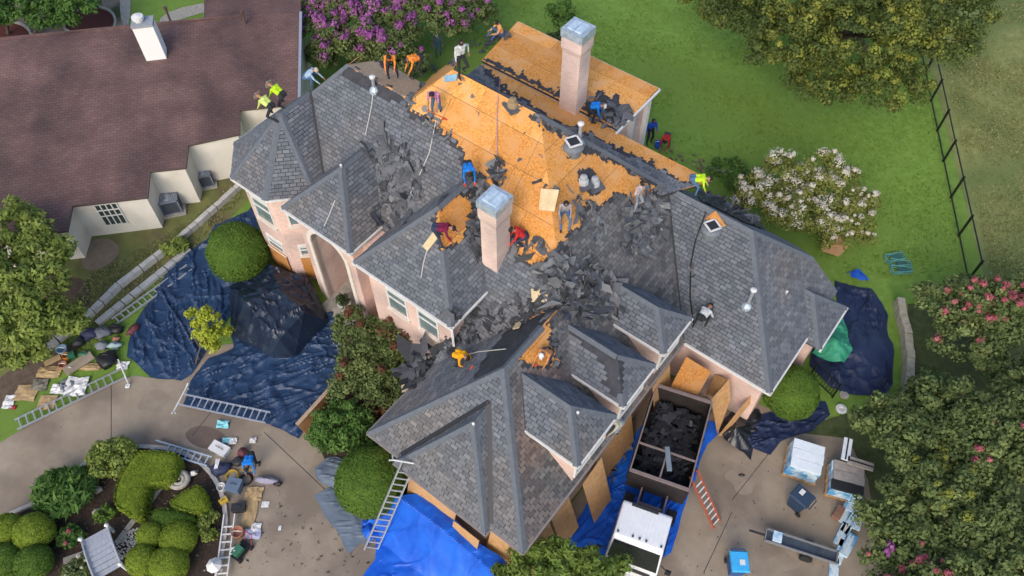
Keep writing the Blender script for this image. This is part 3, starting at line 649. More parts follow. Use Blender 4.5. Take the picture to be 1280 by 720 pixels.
# windows
def window(u, v, nu, nv, z0, z1, wd, board=0):
    """window on a wall through (u,v) whose outward normal is (nu,nv)"""
    t = (-nv, nu); c = lambda a, d, z: H(u + t[0] * a + nu * d, v + t[1] * a + nv * d, z)
    def bx(a0, a1, zz0, zz1, d0, d1, nm, m, par):
        b = B(); V = [c(a, d, z) for z in (zz0, zz1) for a, d in ((a0, d0), (a1, d0), (a1, d1), (a0, d1))]
        b.add(V, [(3, 2, 1, 0), (4, 5, 6, 7), (0, 1, 5, 4), (1, 2, 6, 5), (2, 3, 7, 6), (3, 0, 4, 7)]); return b.build(nm, m, par)
    h = wd / 2
    w_ = bx(-h, h, z0, z1, -.02, .012, 'window', M_GLASS, house); TM[w_.name] = TM[house.name].copy()
    f = .07
    for a0, a1, q0, q1, nm in ((-h - f, -h, z0 - f, z1 + f, 'frame'), (h, h + f, z0 - f, z1 + f, 'frame'), (-h, h, z1, z1 + f, 'frame'), (-h, h, (z0 + z1) / 2 - .03, (z0 + z1) / 2 + .03, 'sash_bar')):
        bx(a0, a1, q0, q1, -.02, .05, nm, M_WHITE, w_)
    bx(-h - .13, h + .13, z0 - f - .1, z0 - f, -.02, .11, 'sill', mat('cast_stone', (.6, .55, .5)), w_)
    bx(-h, h, z1 - (z1 - z0) * .28, z1 - .02, .014, .028, 'blind', plain('blind', (.6, .62, .6)), w_)
    if board:
        bx(-h - .12, h + .12, board[0], board[1], .06, .09, 'plywood_cover', M_OSB, house)
for u in (-14.85, -13.2): window(u, 11.7, 0, -1, 3.85, 5.45, .95)
window(tc[0], tc[1] - k_, 0, -1, 3.75, 5.45, 1.05); window(tc[0] + k_ * q, tc[1] - k_ * q, q, -q, 4.1, 5.45, .85)
window(tc[0], tc[1] - k_, 0, -1, 1.8, 2.5, .95, (.25, 1.75)); window(tc[0] + k_ * q, tc[1] - k_ * q, q, -q, 2.0, 2.6, .8, (.3, 1.9))
for v0, v1 in DORM:
    c_ = (v0 + v1) / 2; hw = (v1 - v0) / 2 - .2
    b = B(); b.prism([tuple(H(u, v, 0)[:2]) for u, v in ((-5.15, c_ - hw), (-5.15, c_ + hw), (-7.3, c_ + hw), (-7.3, c_ - hw))], 3.3, 5.42)
    dm = b.build('dormer', M_BRICK, house); TM[dm.name] = TM[house.name].copy()
    bb = B()
    for z0, z1, a0, a1 in ((3.95, 5.1, -hw + .12, hw - .12),):
        V = [H(-5.11, c_ + a, z) for z in (z0, z1) for a in (a0, a1)] 
        bb.box(H(-5.14, c_, (z0 + z1) / 2), (.06, a1 - a0, z1 - z0), TH)
    bb.build('pane', M_GLASS, dm)
    for a in (-hw + .06, 0, hw - .06): B().box(H(-5.12, c_ + a, 4.5), (.1, .1, 1.4), TH).build('frame', M_WHITE, dm)
    for z in (3.88, 5.16): B().box(H(-5.12, c_, z), (.1, 2 * hw, .12), TH).build('frame', M_WHITE, dm)
M_GUT = plain('gutter_brown', (.26, .23, .22))
# gutters / fascia
def gutter(pts, z, w=.08, m=None):
    b = B(); P3 = [H(u, v, z - .05) for u, v in pts]
    for a, c_ in zip(P3, P3[1:]): b.beam(a, c_, w, .10)
    b.build('gutter', m or M_WHITE, house)
gutter([(-25.5, 15.0), (-25.5, oc[1][1]), (oc[2][0], tc[1] - tA - .03), (oc[3][0], tc[1] - tA - .03), (oc[4][0] + .03, oc[4][1])], 6.1)
gutter([(-21.0, 11.56), (-17.02, 11.56), (-17.02, 13.4)], 6.1); gutter([(-16.7, 11.34), (-11.6, 11.34), (-11.6, 13.5)], 6.1)
gutter([(-4.95, 17.89), (-1.11, 17.89), (-1.11, 21.15)], 3.3); gutter([(-.44, 21.1), (-.44, 23.8)], 3.05); gutter([(-12.4, 10.8), (-12.4, 7.09), (-10.8, 7.09)], 3.3, m=M_GUT)
gutter([(-10.8, 6.81), (-6.43, 6.81), (-6.43, 7.1)], 3.3, m=M_GUT); gutter([(-6.4, 7.09), (-4.99, 7.09), (-4.99, 17.85)], 3.3, m=M_GUT)
gutter([(-11.94, 22.7), (-11.94, 26.25), (-19.9, 26.25)], 7.2)
for a, c_ in DORM: gutter([(-7.2, a - .04), (-4.9, a - .04), (-4.9, c_ + .04)], 5.45, .08)
b = B(); b.beam(H(-11.85, 11.6, 6.0), H(-11.85, 11.62, 3.9), .09); b.build('downspout', M_WHITE, house)
# brick side returns of the stepped entry, chimney stacks
def chimney(base, zb, zt, su, sv, capz):
    u, v = base
    b = B(); sh = .06
    b.prism([tuple(H(a, c_, 0)[:2]) for a, c_ in ((u - su, v), (u, v), (u, v + sv), (u - su, v + sv))], zb, zt - .75)
    ch = b.build('chimney', M_CHIM, house); TM[ch.name] = TM[house.name].copy()
    b = B(); lo = [(u - su, v), (u, v), (u, v + sv), (u - su, v + sv)]; hi = [(u - su - sh, v - sh), (u + sh, v - sh), (u + sh, v + sv + sh), (u - su - sh, v + sv + sh)]
    V = [H(a, c_, zt - .75) for a, c_ in lo] + [H(a, c_, zt - .5) for a, c_ in hi] + [H(a, c_, zt) for a, c_ in hi]
    b.add(V, [(0, 1, 5, 4), (1, 2, 6, 5), (2, 3, 7, 6), (3, 0, 4, 7), (4, 5, 9, 8), (5, 6, 10, 9), (6, 7, 11, 10), (7, 4, 8, 11), (8, 9, 10, 11)]); b.build('corbel', M_CHIM, ch)
    b = B(); e = sh + .03
    b.prism([tuple(H(a, c_, 0)[:2]) for a, c_ in ((u - su - e, v - e), (u + e, v - e), (u + e, v + sv + e), (u - su - e, v + sv + e))], zt, capz); b.build('cap', M_GALV, ch)
    b = B(); 
    for i in range(2):
        b.box(H(u - su * (.3 + .4 * i), v + sv / 2, capz + .02), (.3, sv * .8, .05), TH)
    b.build('cap_top', mat('cap_top', (.40, .55, .66), (.75, .85, .92), 6, .45, metal=.3), ch)
CH1 = (-14.07, 22.74); CH2 = (-11.56, 14.04)
chimney(CH1, 5.5, 10.75, .88, .78, 11.12)
chimney(CH2, 5.0, 10.0, .72, .80, 10.34)
#==END HOUSE==
#==MORE==
#==NEIGHBOUR==
NA = math.radians(11); na_, nb_ax = (math.cos(NA), math.sin(NA)), (-math.sin(NA), math.cos(NA))
def zN(x, y): return 2.1 + .17 * ((x * nb_ax[0] + y * nb_ax[1]) - 27.0)
def onplane(px, py, zf=zN):
    lo, hi = -5., 29.
    for _ in range(40):
        z = (lo + hi) / 2; p = P(px, py, z)
        if zf(p[0], p[1]) < z: hi = z
        else: lo = z
    return P(px, py, z)
RN = [(-140, 316), (84, 288), (90, 257), (184, 246), (187, 214), (232, 209), (235, 181), (299, 167), (299, 137), (374, 129), (376, 15), (302, 20), (0, 49), (-140, 62)]
rn = [onplane(*p) for p in RN]
nb = thing('neighbour_house', (*rn[4][:2], 0), NA, 'cream walled house under a broad brown shingle roof', 'house')
M_BROWN = brickmat('brown_shingle', (.124, .080, .076), (.148, .100, .094), (.096, .062, .060), .32, .17, .014, .6, 'flat', 0, .92)
bm = B(); a = rn[::-1] if area2([p[:2] for p in rn]) < 0 else rn
bm.slab(a, .14); rf = bm.build('roof', M_BROWN, nb)
zw = float(onplane(302, 20)[2]) - .03
wing = [P(*p, zw) for p in ((255, -60), (376, -60), (376, 15), (302, 20), (255, 23))]
if area2([p[:2] for p in wing]) < 0: wing = wing[::-1]
B().slab(wing, .14).build('roof', M_BROWN, nb)
bm = B(); bm.tube([rn[11] + (0, 0, .02), rn[12] + (0, 0, .02), rn[13] + (0, 0, .02)], .09, 5); bm.build('ridge_cap', M_BROWN, nb)
cx = sum(p[0] for p in rn) / len(rn); cy = sum(p[1] for p in rn) / len(rn)
def inset(pts, d):
    out = []; n = len(pts); s = 1 if area2([p[:2] for p in pts]) > 0 else -1
    for i in range(n):
        p0, p1, p2 = [np.array(pts[(i + j) % n][:2], float) for j in (-1, 0, 1)]
        e1 = (p1 - p0) / np.linalg.norm(p1 - p0); e2 = (p2 - p1) / np.linalg.norm(p2 - p1)
        n1 = np.array([-e1[1], e1[0]]) * s; n2 = np.array([-e2[1], e2[0]]) * s; m = n1 + n2; m = m / max(.3, m @ n1) 
        out.append(p1 + m * d)
    return out
ins = inset(rn, .12)
bm = B(); bm.prism([tuple(p) for p in ins], 0, [zN(*p) - .13 for p in ins]); bm.build('wall', M_CREAM, nb)
bm = B()
for i in range(0, 10): bm.beam(rn[i] - (0, 0, .05), rn[i + 1] - (0, 0, .05), .06, .1)
bm.build('gutter', plain('dark_gutter', (.10, .07, .06)), nb)
def nbox(name, m, c, size, par=nb, rz=NA): b = B(); b.box(c, size, rz); return b.build(name, m, par)
# window in the middle bay, with muntins
p0, p1 = np.array([*ins[2], 0]), np.array([*ins[3], 0]); dv = p1 - p0; L = np.linalg.norm(dv[:2]); dv = dv / L; nrm = np.array([dv[1], -dv[0], 0])
def wl(px, py, d=0.0):                                        # point of this wall seen through a pixel
    r_ = ray(px, py); t = ((p0 - CC) @ nrm) / (r_ @ nrm); return CC + r_ * t + nrm * d
wa, wb_, wc_ = wl(117, 256), wl(145, 253), wl(134, 281)
wz1, wz0 = wa[2], wc_[2]; s0 = (wa - p0) @ dv; s1 = (wb_ - p0) @ dv
wn = B().box(p0 + dv * (s0 + s1) / 2 + (0, 0, (wz0 + wz1) / 2) + nrm * .0, (s1 - s0, .06, wz1 - wz0), math.atan2(dv[1], dv[0])).build('window', mat('dark_glass', (.02, .035, .03), (.06, .09, .08), 2, .1, spec=.8), nb)
for i in range(5):
    B().box(p0 + dv * (s0 + (s1 - s0) * i / 4) + (0, 0, (wz0 + wz1) / 2) + nrm * .045, (.05, .04, wz1 - wz0 + .05), math.atan2(dv[1], dv[0])).build('frame', M_WHITE, wn)
for z in (wz0, wz0 + (wz1 - wz0) * .45, wz0 + (wz1 - wz0) * .72, wz1):
    B().box(p0 + dv * (s0 + s1) / 2 + (0, 0, z) + nrm * .05, (s1 - s0 + .1, .04, .05), math.atan2(dv[1], dv[0])).build('frame', M_WHITE, wn)
c_ = P(314, 144, 2.0)
nbox('vent', M_BLK, c_ + (-.1, -.25, .2), (.75, .12, .35)); nbox('vent', M_BLK, c_ + (-.15, -.2, .7), (.7, .12, .14))
# white chimney
cb = onplane(209, 73); 
bm = B(); cc0 = onplane(200, 60)
base = [onplane(*p) for p in ((184, 65), (212, 74), (213, 64))]
u_ = np.array([math.cos(NA), math.sin(NA), 0]); v_ = np.array([-math.sin(NA), math.cos(NA), 0])
o_ = onplane(211, 74); ctr = o_ - u_ * .62 + v_ * .42
bm.box((ctr[0], ctr[1], 4.0), (1.02, .74, 3.7), NA); nc = bm.build('chimney', plain('white_paint', (.84, .83, .80), var=.03), nb)
TM[nc.name] = TM[nb.name].copy()
nbox('cap', plain('zinc', (.30, .32, .35)), (ctr[0], ctr[1], 5.91), (1.08, .80, .14), nc)
B().lathe((ctr[0] - .15, ctr[1], 5.98), [(.2, 0), (.2, .12), (.3, .14), (.3, .28), (.02, .34)], 12).build('flue', M_WHITE, nc)
for px in ((213, 26), (307, 30)):
    p = onplane(*px); B().tube([p - (0, 0, .1), p + (0, 0, .75)], .06, 7).tube([p + (0, 0, .72), p + (0, 0, .86)], .1, 7).build('vent_pipe', plain('pipe_brown', (.12, .07, .06)), nb)
bm = B(); bm.beam(rn[9] - (0, 0, .02), rn[10] - (0, 0, .02), .14, .12); bm.build('gutter', M_METAL, nb)
for a, c_ in (((191, 234), (199, 250)), ((249, 198), (253, 218))):
    pt = P(*c_, .0); bm = B(); bm.tube([pt, pt + (0, 0, 1.5), pt + (-.25, .2, 1.9)], .035, 6); bm.build('conduit', M_METAL, nb)
# air conditioners
def ac(px, w_, h, label):
    c = P(*px, 0); t = thing('air_conditioner', c, NA + .1, label, 'air conditioner', 'air conditioners along the cream house')
    B().box((0, 0, .05), (w_ * 1.3, w_ * 1.3, .1)).build('pad', M_STONE, t, world=False)
    bm = B(); e = w_ / 2
    for sx in (-1, 1):
        for sy in (-1, 1): bm.box((sx * (e - .03), sy * (e - .03), .1 + h / 2), (.06, .06, h))
    bm.box((0, 0, .1 + h - .03), (w_, w_, .06)); bm.box((0, 0, .13), (w_, w_, .06)); bm.build('casing', plain('ac_grey', (.20, .23, .27)), t, world=False)
    bm = B(); 
    for i in range(9):
        z = .17 + (h - .16) * i / 9
        for sx in (-1, 1): bm.box((sx * (e - .02), 0, z), (.02, w_ - .1, .035)); bm.box((0, sx * (e - .02), z), (w_ - .1, .02, .035))
    bm.build('louvres', plain('ac_dark', (.09, .11, .14)), t, world=False, kind='stuff')
    B().box((0, 0, .1 + h / 2), (w_ - .1, w_ - .1, h - .05)).build('coil', M_DARK, t, world=False)
    bm = B(); 
    for r in (.14, .24, .34): bm.tube([(math.cos(a) * r * w_, math.sin(a) * r * w_, h + .12) for a in np.linspace(0, 2 * math.pi, 17)], .012, 4)
    for i in range(8): a = i * math.pi / 4; bm.beam((0, 0, h + .12), (math.cos(a) * .36 * w_, math.sin(a) * .36 * w_, h + .12), .012)
    bm.build('fan_grille', M_METAL, t, world=False)
    B().lathe((0, 0, h + .1), [(.11, 0), (.11, .05)], 10).build('fan_hub', M_METAL, t, world=False)
ac((217, 261), .95, .85, 'grey air conditioner on the pad nearest the multi-pane window'); ac((259, 229), .78, .75, 'smaller grey air conditioner tucked in the far wall corner')
# low concrete strips between the plots
def strip(name, pxs, w_, h, label, m=M_KERB, z0=0):
    bm = B(); pt = [P(*p, 0) for p in pxs]
    for a, c_ in zip(pt, pt[1:]):
        L = np.linalg.norm(c_ - a); n = max(1, int(L / .42))
        for i in range(n):
            q0 = a + (c_ - a) * i / n; q1 = a + (c_ - a) * (i + .94) / n; o = R.uniform(-.02, .02)
            bm.beam(q0 + (o, o, z0 + h / 2), q1 + (o, o, z0 + h / 2), w_, h * R.uniform(.9, 1.08), t=R.random())
    t = bm.build(name, m); setp(t, label, 'wall'); return t
M_BLOCK = mat('pale_block', (.42, .41, .38), (.62, .60, .56), 3, .9, .5, 25)
strip('block_wall', [(303, 233), (262, 270), (222, 305), (150, 360), (118, 392), (62, 437)], .26, .34, 'long low pale block wall between the two gardens', M_BLOCK)
strip('edging_wall', [(237, 313), (208, 338), (165, 372), (122, 407)], .32, .2, 'short pale edging wall beside the blue tarp', mat('grey_block', (.34, .34, .33), (.48, .48, .46), 3, .9, .5, 25))
M_SW = mat('dry_stone', (.30, .27, .20), (.50, .46, .36), 4, .95, .8, 14)
strip('stone_wall', [(1121, 380), (1124, 402), (1130, 425), (1133, 455), (1131, 480), (1128, 498)], .34, .55, 'curved dry stone wall right of the dark blue tarp', M_SW)
# metal fence
ft = thing('garden_fence', P(1180, 220), 0, 'black metal rail fence between green lawn and dry lawn', 'fence')
fa, fb = P(1157, 96), P(1208, 345); n = 7; FH = 1.6
fpx = [1.02, .83, .655, .475, .315, .145, -.02]
for f in fpx:
    p = fb + (fa - fb) * (1 - f) if False else fa + (fb - fa) * f
    B().box(p + (0, 0, FH / 2), (.09, .09, FH), .15).build('post', M_BLK, ft)
for z in (.12, FH - .1):
    B().beam(fa - (fb - fa) * .35 + (0, 0, z), fa + (fb - fa) * 1.03 + (0, 0, z), .05, .05).build('rail', M_BLK, ft)
bm = B(); 
for i in range(150):
    p = fa + (fb - fa) * (i / 150 * 1.3 - .3); bm.add([p + (0, 0, .1), p + (.004, 0, .1), p + (.004, 0, FH - .1), p + (0, 0, FH - .1)], [(0, 1, 2, 3)])
bm.build('wire_mesh', M_BLK, ft, kind='stuff')

#==PLANTS==
def qmesh(name, C, N, S, tint, m, parent, asp=1.5, kind=None, bend=.0):
    """one quad leaf per centre C (n,3), facing N, size S"""
    n = len(C); N = N / (np.linalg.norm(N, axis=1, keepdims=True) + 1e-9)
    r = NR.normal(size=(n, 3)); A = np.cross(N, r); A /= (np.linalg.norm(A, axis=1, keepdims=True) + 1e-9); Bb = np.cross(N, A)
    S = np.asarray(S)[:, None] * .5; a = A * S * asp; b = Bb * S
    V = np.stack([C - a, C - b * .9 + a * .1, C + a, C + b * .9 + a * .1], 1).reshape(-1, 3)
    F = np.arange(n * 4).reshape(n, 4)
    return mesh(name, V, F, m, parent, tint=tint, kind=kind)
def clumps(blobs, ncl, dens, rc, up=.35, inner=.55):
    """clump centres on the upper shells of ellipsoids, then points round each"""
    Cs = []; 
    w_ = np.array([b[1] * b[2] for b in blobs]); w_ = w_ / w_.sum(); cnt = np.maximum(1, (w_ * ncl).astype(int))
    for (c, rx, ry, rz), k in zip(blobs, cnt):
        d = NR.normal(size=(k, 3)); d /= np.linalg.norm(d, axis=1, keepdims=True); d[:, 2] = np.abs(d[:, 2]) * (NR.rand(k) * 1.3 - .3)
        rr = inner + (1 - inner) * NR.rand(k) ** .5
        Cs.append(np.array(c) + d * rr[:, None] * np.array([rx, ry, rz]))
    Cs = np.concatenate(Cs); k = len(Cs); m_ = dens
    d = NR.normal(size=(k, m_, 3)); d /= np.linalg.norm(d, axis=2, keepdims=True)
    rad = rc * (.5 + .9 * NR.rand(k, 1, 1)) * NR.rand(k, m_, 1) ** .45
    pts = Cs[:, None, :] + d * rad * np.array([1, 1, .75])
    nrm = d + np.array([0, 0, up]) + NR.normal(size=(k, m_, 3)) * .45
    tc_ = NR.rand(k, 1) * .6 + NR.rand(k, m_) * .4
    return Cs, pts.reshape(-1, 3), nrm.reshape(-1, 3), tc_.ravel()
def leafmat(name, dark, mid, lite, trans=.25):
    return mat(name, (.85, .85, .85), (1, 1, 1), 1.2, .7, tint=[dark, mid, mid, lite], trans=trans, spec=.25)
L_OAK = leafmat('leaf_oak', (.038, .062, .020), (.110, .150, .036), (.34, .34, .06))
L_DARK = leafmat('leaf_dark', (0.033, 0.057, 0.021), (0.072, 0.112, 0.039), (0.173, 0.210, 0.075))
L_MYR = leafmat('leaf_myrtle', (.065, .100, .034), (.155, .205, .066), (.33, .38, .13))
L_GRN = leafmat('leaf_green', (0.048, 0.104, 0.022), (0.096, 0.192, 0.038), (0.192, 0.320, 0.072))
L_LITE = leafmat('leaf_light', (.11, .155, .032), (.235, .30, .062), (.48, .54, .14))
L_YEL = leafmat('leaf_yellow', (.22, .28, .03), (.44, .50, .05), (.68, .70, .10))
L_BOX = leafmat('leaf_box', (0.052, 0.108, 0.018), (0.108, 0.196, 0.025), (0.219, 0.324, 0.049), .15)
L_BOXY = leafmat('leaf_box_yellow', (.11, .16, .018), (.23, .31, .03), (.38, .46, .055), .15)
L_CED = leafmat('leaf_cedar', (0.081, 0.135, 0.027), (0.176, 0.257, 0.047), (0.351, 0.432, 0.095))
L_RED = leafmat('leaf_red', (0.091, 0.029, 0.023), (0.169, 0.065, 0.039), (0.260, 0.156, 0.065))
F_PUR = leafmat('bloom_purple', (.24, .07, .22), (.42, .13, .38), (.62, .28, .55)); F_WHT = leafmat('bloom_white', (.55, .50, .38), (.75, .70, .58), (.88, .85, .76))
F_PNK = leafmat('bloom_pink', (.36, .08, .10), (.50, .14, .16), (.62, .27, .25)); F_YEL = leafmat('bloom_tan', (.15, .17, .03), (.25, .27, .045), (.42, .42, .08))
M_BARK = mat('bark', (.07, .055, .042), (.15, .12, .095), 6, .95, .8, 25, stretch=(1, 1, .2))
def tree(px, h, blobs, label, cat, leaf, ncl=120, dens=90, rc=.45, size=.15, flowers=(), group=None, name='tree', asp=1.5, base=None, trunk=.18, inner=.5, limbs=9):
    """blobs: (px, py, z, rx, ry, rz) with px,py the pixel of the blob centre"""
    b0 = P(*(base or px), 0); t = thing(name, b0, 0, label, cat, group)
    bl = [(P(b[0], b[1], b[2]), b[3], b[4], b[5]) for b in blobs]
    if ncl >= 180: size *= .82; dens = int(dens * 1.35)
    Cs, pts, nrm, tt = clumps(bl, ncl, dens, rc, inner=inner)
    pts[:, 2] = np.maximum(pts[:, 2], .06)
    qmesh('crown', pts, nrm, size * (.7 + .6 * NR.rand(len(pts))), tt, leaf, t, asp, kind='stuff')
    bm = B(); idx = NR.permutation(len(Cs))[:limbs]; cen = np.mean([b[0] for b in bl], 0)
    fork = b0 + (cen - b0) * .45; fork[2] = max(.25, min(h * .35, cen[2] * .6))
    bm.tube([b0 + (0, 0, -.05), b0 * .6 + fork * .4, fork], [trunk, trunk * .8, trunk * .6], 8); bm.build('trunk', M_BARK, t)
    bm = B()
    for i in idx:
        e = Cs[i]; m_ = fork * .5 + e * .5 + (R.uniform(-.2, .2), R.uniform(-.2, .2), .2); bm.tube([fork, m_, e], [trunk * .45, trunk * .25, trunk * .08], 5)
    for _ in range(limbs * 3):
        e = Cs[R.randrange(len(Cs))]; q_ = e * .65 + fork * .35 + np.array([R.uniform(-.3, .3), R.uniform(-.3, .3), R.uniform(-.2, .2)]); bm.tube([q_, e], [trunk * .12, trunk * .05], 4)
    bm.build('limbs', M_BARK, t, kind='stuff')
    for fm_, nf, fr, fs, sel in flowers:
        j = NR.permutation(len(Cs)); j = j[(Q(Cs[j])[:, 0] > sel[0]) & (Q(Cs[j])[:, 0] < sel[2]) & (Q(Cs[j])[:, 1] > sel[1]) & (Q(Cs[j])[:, 1] < sel[3])] if sel else j
        j = j[np.argsort(-(Cs[j][:, 2]) * NR.rand(len(j)))][:nf]
        if not len(j): continue
        m_ = 55; d = NR.normal(size=(len(j), m_, 3)); d /= np.linalg.norm(d, axis=2, keepdims=True); d[..., 2] = np.abs(d[..., 2])
        pp = Cs[j][:, None, :] + np.array([0, 0, rc * .75]) + d * fr * (.4 + .8 * NR.rand(len(j), 1, 1)) * NR.rand(len(j), m_, 1) ** .4
        qmesh('blossom', pp.reshape(-1, 3), d.reshape(-1, 3), fs * (.7 + .6 * NR.rand(len(j) * m_)), (NR.rand(len(j), 1) * .5 + NR.rand(len(j), m_) * .5).ravel(), fm_, t, 1.0, kind='stuff')
    return t
def shrub(px, r, h, label, leaf=None, z=0, group='clipped round shrubs', sq=1.0, n=None, name='clipped_shrub', cat='shrub', ry=None):
    """clipped ball: px is the pixel of the ball centre, radius r, height h"""
    c = P(*px, h * .5); c[2] = 0; leaf = leaf or L_BOX; t = thing(name, c, 0, label, cat, group)
    ry = ry or r; n = int((n or 9000 * min(2.2, r * r + .2)) * 1.7); d = NR.normal(size=(n, 3)); d[:, 2] = d[:, 2]; d /= np.linalg.norm(d, axis=1, keepdims=True); d[:, 2] = np.where(d[:, 2] < -.35, -d[:, 2], d[:, 2])
    p_ = 1 - .0 * d[:, 2]; lump = 1 + .07 * (fbm(d[:, 0] * 2.4 + px[0], d[:, 1] * 2.4 + d[:, 2] * 1.9, int(px[0]) % 97, 3) - .5) * 2 + .014 * NR.normal(size=n)
    C = d * lump[:, None] * np.array([r, ry, h * .56]) + np.array([0, 0, h * .46]); C[:, 2] = np.maximum(C[:, 2], .03)
    tt = np.clip(fbm(d[:, 0] * 3 + 7, d[:, 1] * 3 + d[:, 2] * 3, 5, 3) * .7 + NR.rand(n) * .55 - .1, 0, 1)
    nr = d + NR.normal(size=(n, 3)) * .42
    iv = C + c; qmesh('foliage', iv, nr, .040 + .028 * NR.rand(n), tt, leaf, t, 1.6, kind='stuff')
    B().blob((0, 0, h * .45), (r * .93, ry * .93, h * .50), 3, .05, 16, 10).build('dark_core', mat('core_dark', (.02, .03, .008), (.04, .055, .014), 5, .95), t, world=False, smooth=True)  # solid dark core under the leaf shell; inner shade put into its colour
    B().tube([(0, 0, -.05), (0, 0, h * .3)], .06, 6).build('stem', M_BARK, t, world=False)
    return t
def hedge(pxs, h, label, leaf, name='clipped_hedge'):
    pl = [P(*p, h)[:2] for p in smoothpoly(pxs, 2)]; c = np.mean(pl, 0); t = thing(name, (*c, 0), 0, label, 'hedge', 'clipped hedges of the island bed')
    ar = abs(area2(pl)) / 2; x0, y0 = np.min(pl, 0); x1, y1 = np.max(pl, 0)
    n = int((x1 - x0) * (y1 - y0) * 3600); x = NR.uniform(x0, x1, n); y = NR.uniform(y0, y1, n); i = inpoly(x, y, pl); x, y = x[i], y[i]
    d, _, _ = pdist(x, y, pl); z = h - .32 * np.exp(-d / .13) + .05 * (fbm(x * 3, y * 3, 4) - .5); N = np.stack([0 * x, 0 * x, 1 + 0 * x], 1) + NR.normal(size=(len(x), 3)) * .5
    C1 = np.stack([x, y, z], 1); sd_ = []
    for a, b in zip(pl, pl[1:] + pl[:1]):
        L = np.hypot(*(b - a)); k = int(L * 900 * h); f = NR.rand(k, 1); e = a + (b - a) * f; nn = np.array([(b - a)[1], -(b - a)[0]]) / (L + 1e-9) * (1 if area2(pl) > 0 else -1)
        sd_.append((np.concatenate([e - nn * .03 + NR.normal(size=(k, 2)) * .025, NR.rand(k, 1) * (h - .08)], 1), np.tile([nn[0], nn[1], .2], (k, 1)) + NR.normal(size=(k, 3)) * .4))
    C_ = np.concatenate([C1] + [s[0] for s in sd_]); N_ = np.concatenate([N] + [s[1] for s in sd_])
    tt = np.clip(fbm(C_[:, 0] * 3, C_[:, 1] * 3, 5, 3) * .6 + NR.rand(len(C_)) * .55 - .08, 0, 1)
    qmesh('foliage', C_, N_, .042 + .028 * NR.rand(len(C_)), tt, leaf, t, 1.6, kind='stuff')
    ip = inset([tuple(p) for p in pl], .1); B().prism([tuple(p) for p in ip], .0, h - .16).build('dark_core', mat('core_dark', (.02, .03, .008), (.04, .055, .014), 5, .95), t)  # dark filler block; shade between the hedge leaves is in its colour

def lawn_blades(pxs, n, label_, tints, h=.07, seed=3):
    poly = [tuple(P(x, y, 0)[:2]) for x, y in pxs]; rs = np.random.RandomState(seed); x0, y0 = np.min(poly, 0); x1, y1 = np.max(poly, 0)
    x = rs.uniform(x0, x1, n * 3); y = rs.uniform(y0, y1, n * 3); i = inpoly(x, y, poly); x, y = x[i][:n], y[i][:n]; k = len(x)
    den = fbm(x * .5, y * .5, 61, 4); keep = rs.rand(k) < np.clip((den - .25) * 2.4, .12, 1); x, y = x[keep], y[keep]; k = len(x)
    a = rs.uniform(0, 6.283, k); w_ = rs.uniform(.02, .05, k); hh = h * rs.uniform(.5, 1.5, k); lx, ly = rs.normal(size=k) * .05, rs.normal(size=k) * .05
    ca, sa = np.cos(a) * w_, np.sin(a) * w_; z = np.zeros(k)
    V = np.stack([np.stack([x - ca, y - sa, z], 1), np.stack([x + ca, y + sa, z], 1), np.stack([x + ca * .6 + lx, y + sa * .6 + ly, hh], 1), np.stack([x - ca * .6 + lx, y - sa * .6 + ly, hh], 1)], 1).reshape(-1, 3)
    mesh('grass', V, np.arange(k * 4).reshape(k, 4), tints, None, tint=rs.rand(k), kind='stuff', label=label_, cat='grass')
G1 = leafmat('grass_blade', (.13, .23, .028), (.20, .32, .05), (.30, .42, .09)); G2 = leafmat('grass_dry', (.19, .21, .065), (.27, .28, .10), (.40, .38, .17))
lawn_blades([(380, -60), (1165, -60), (1160, 100), (1215, 350), (1060, 345), (1000, 300), (880, 215), (800, 170), (600, 60), (380, 90)], 60000, 'short green grass of the lawn behind the house', G1, h=.045)
lawn_blades([(1175, 60), (1330, -40), (1400, 420), (1240, 350)], 26000, 'dry olive grass beyond the black fence', G2, seed=4, h=.05)
lawn_blades([(60, 430), (110, 345), (240, 275), (295, 225), (305, 245), (235, 320), (100, 450)], 5000, 'grass of the narrow yard between the houses', G2, seed=5, h=.045)
#==PLANTING==
O = None
tree((1085, 60), 8, [(930, 18, 4.5, 2.2, 2.0, 1.6), (990, 55, 5, 2.6, 2.3, 2.0), (1030, 100, 4, 1.9, 1.6, 1.4), (1075, 30, 6.5, 3.2, 2.8, 2.2), (1150, 35, 6, 2.9, 2.6, 2.0), (1115, 105, 4.5, 1.9, 1.9, 1.6), (1200, 5, 5.5, 2.3, 2.3, 1.9), (885, -5, 4, 1.9, 1.6, 1.4), (1010, -10, 6, 3, 2.6, 2.0), (1100, -40, 6.5, 3.6, 2.8, 2.2)],
     'broad yellow green oak at the upper right of the lawn', 'tree', L_OAK, 560, 120, .50, .15, [(F_YEL, 200, .50, .13, (960, -50, 1180, 150))], base=(1085, 70), trunk=.3, limbs=26, inner=.45)
tree((415, 60), 4.5, [(400, 25, 3.2, 1.5, 1.5, 1.4), (425, 60, 2.6, 1.7, 1.3, 1.3), (445, 0, 3.4, 1.8, 1.6, 1.4), (400, 72, 2.0, .9, .8, .9)],
     'purple flowering tree closest to the brown roof', 'tree', L_MYR, 210, 80, .42, .15, [(F_PUR, 80, .42, .13, None)], 'purple flowering trees behind the house', trunk=.12)
tree((500, 60), 4.5, [(485, 40, 3.0, 1.7, 1.5, 1.4), (500, 75, 2.2, 1.6, 1.1, 1.1), (515, 2, 3.3, 1.7, 1.5, 1.4), (470, 70, 2, 1.2, .9, 1)],
     'purple flowering tree directly behind the two orange workers', 'tree', L_MYR, 230, 80, .42, .15, [(F_PUR, 55, .42, .13, None)], 'purple flowering trees behind the house', trunk=.12)
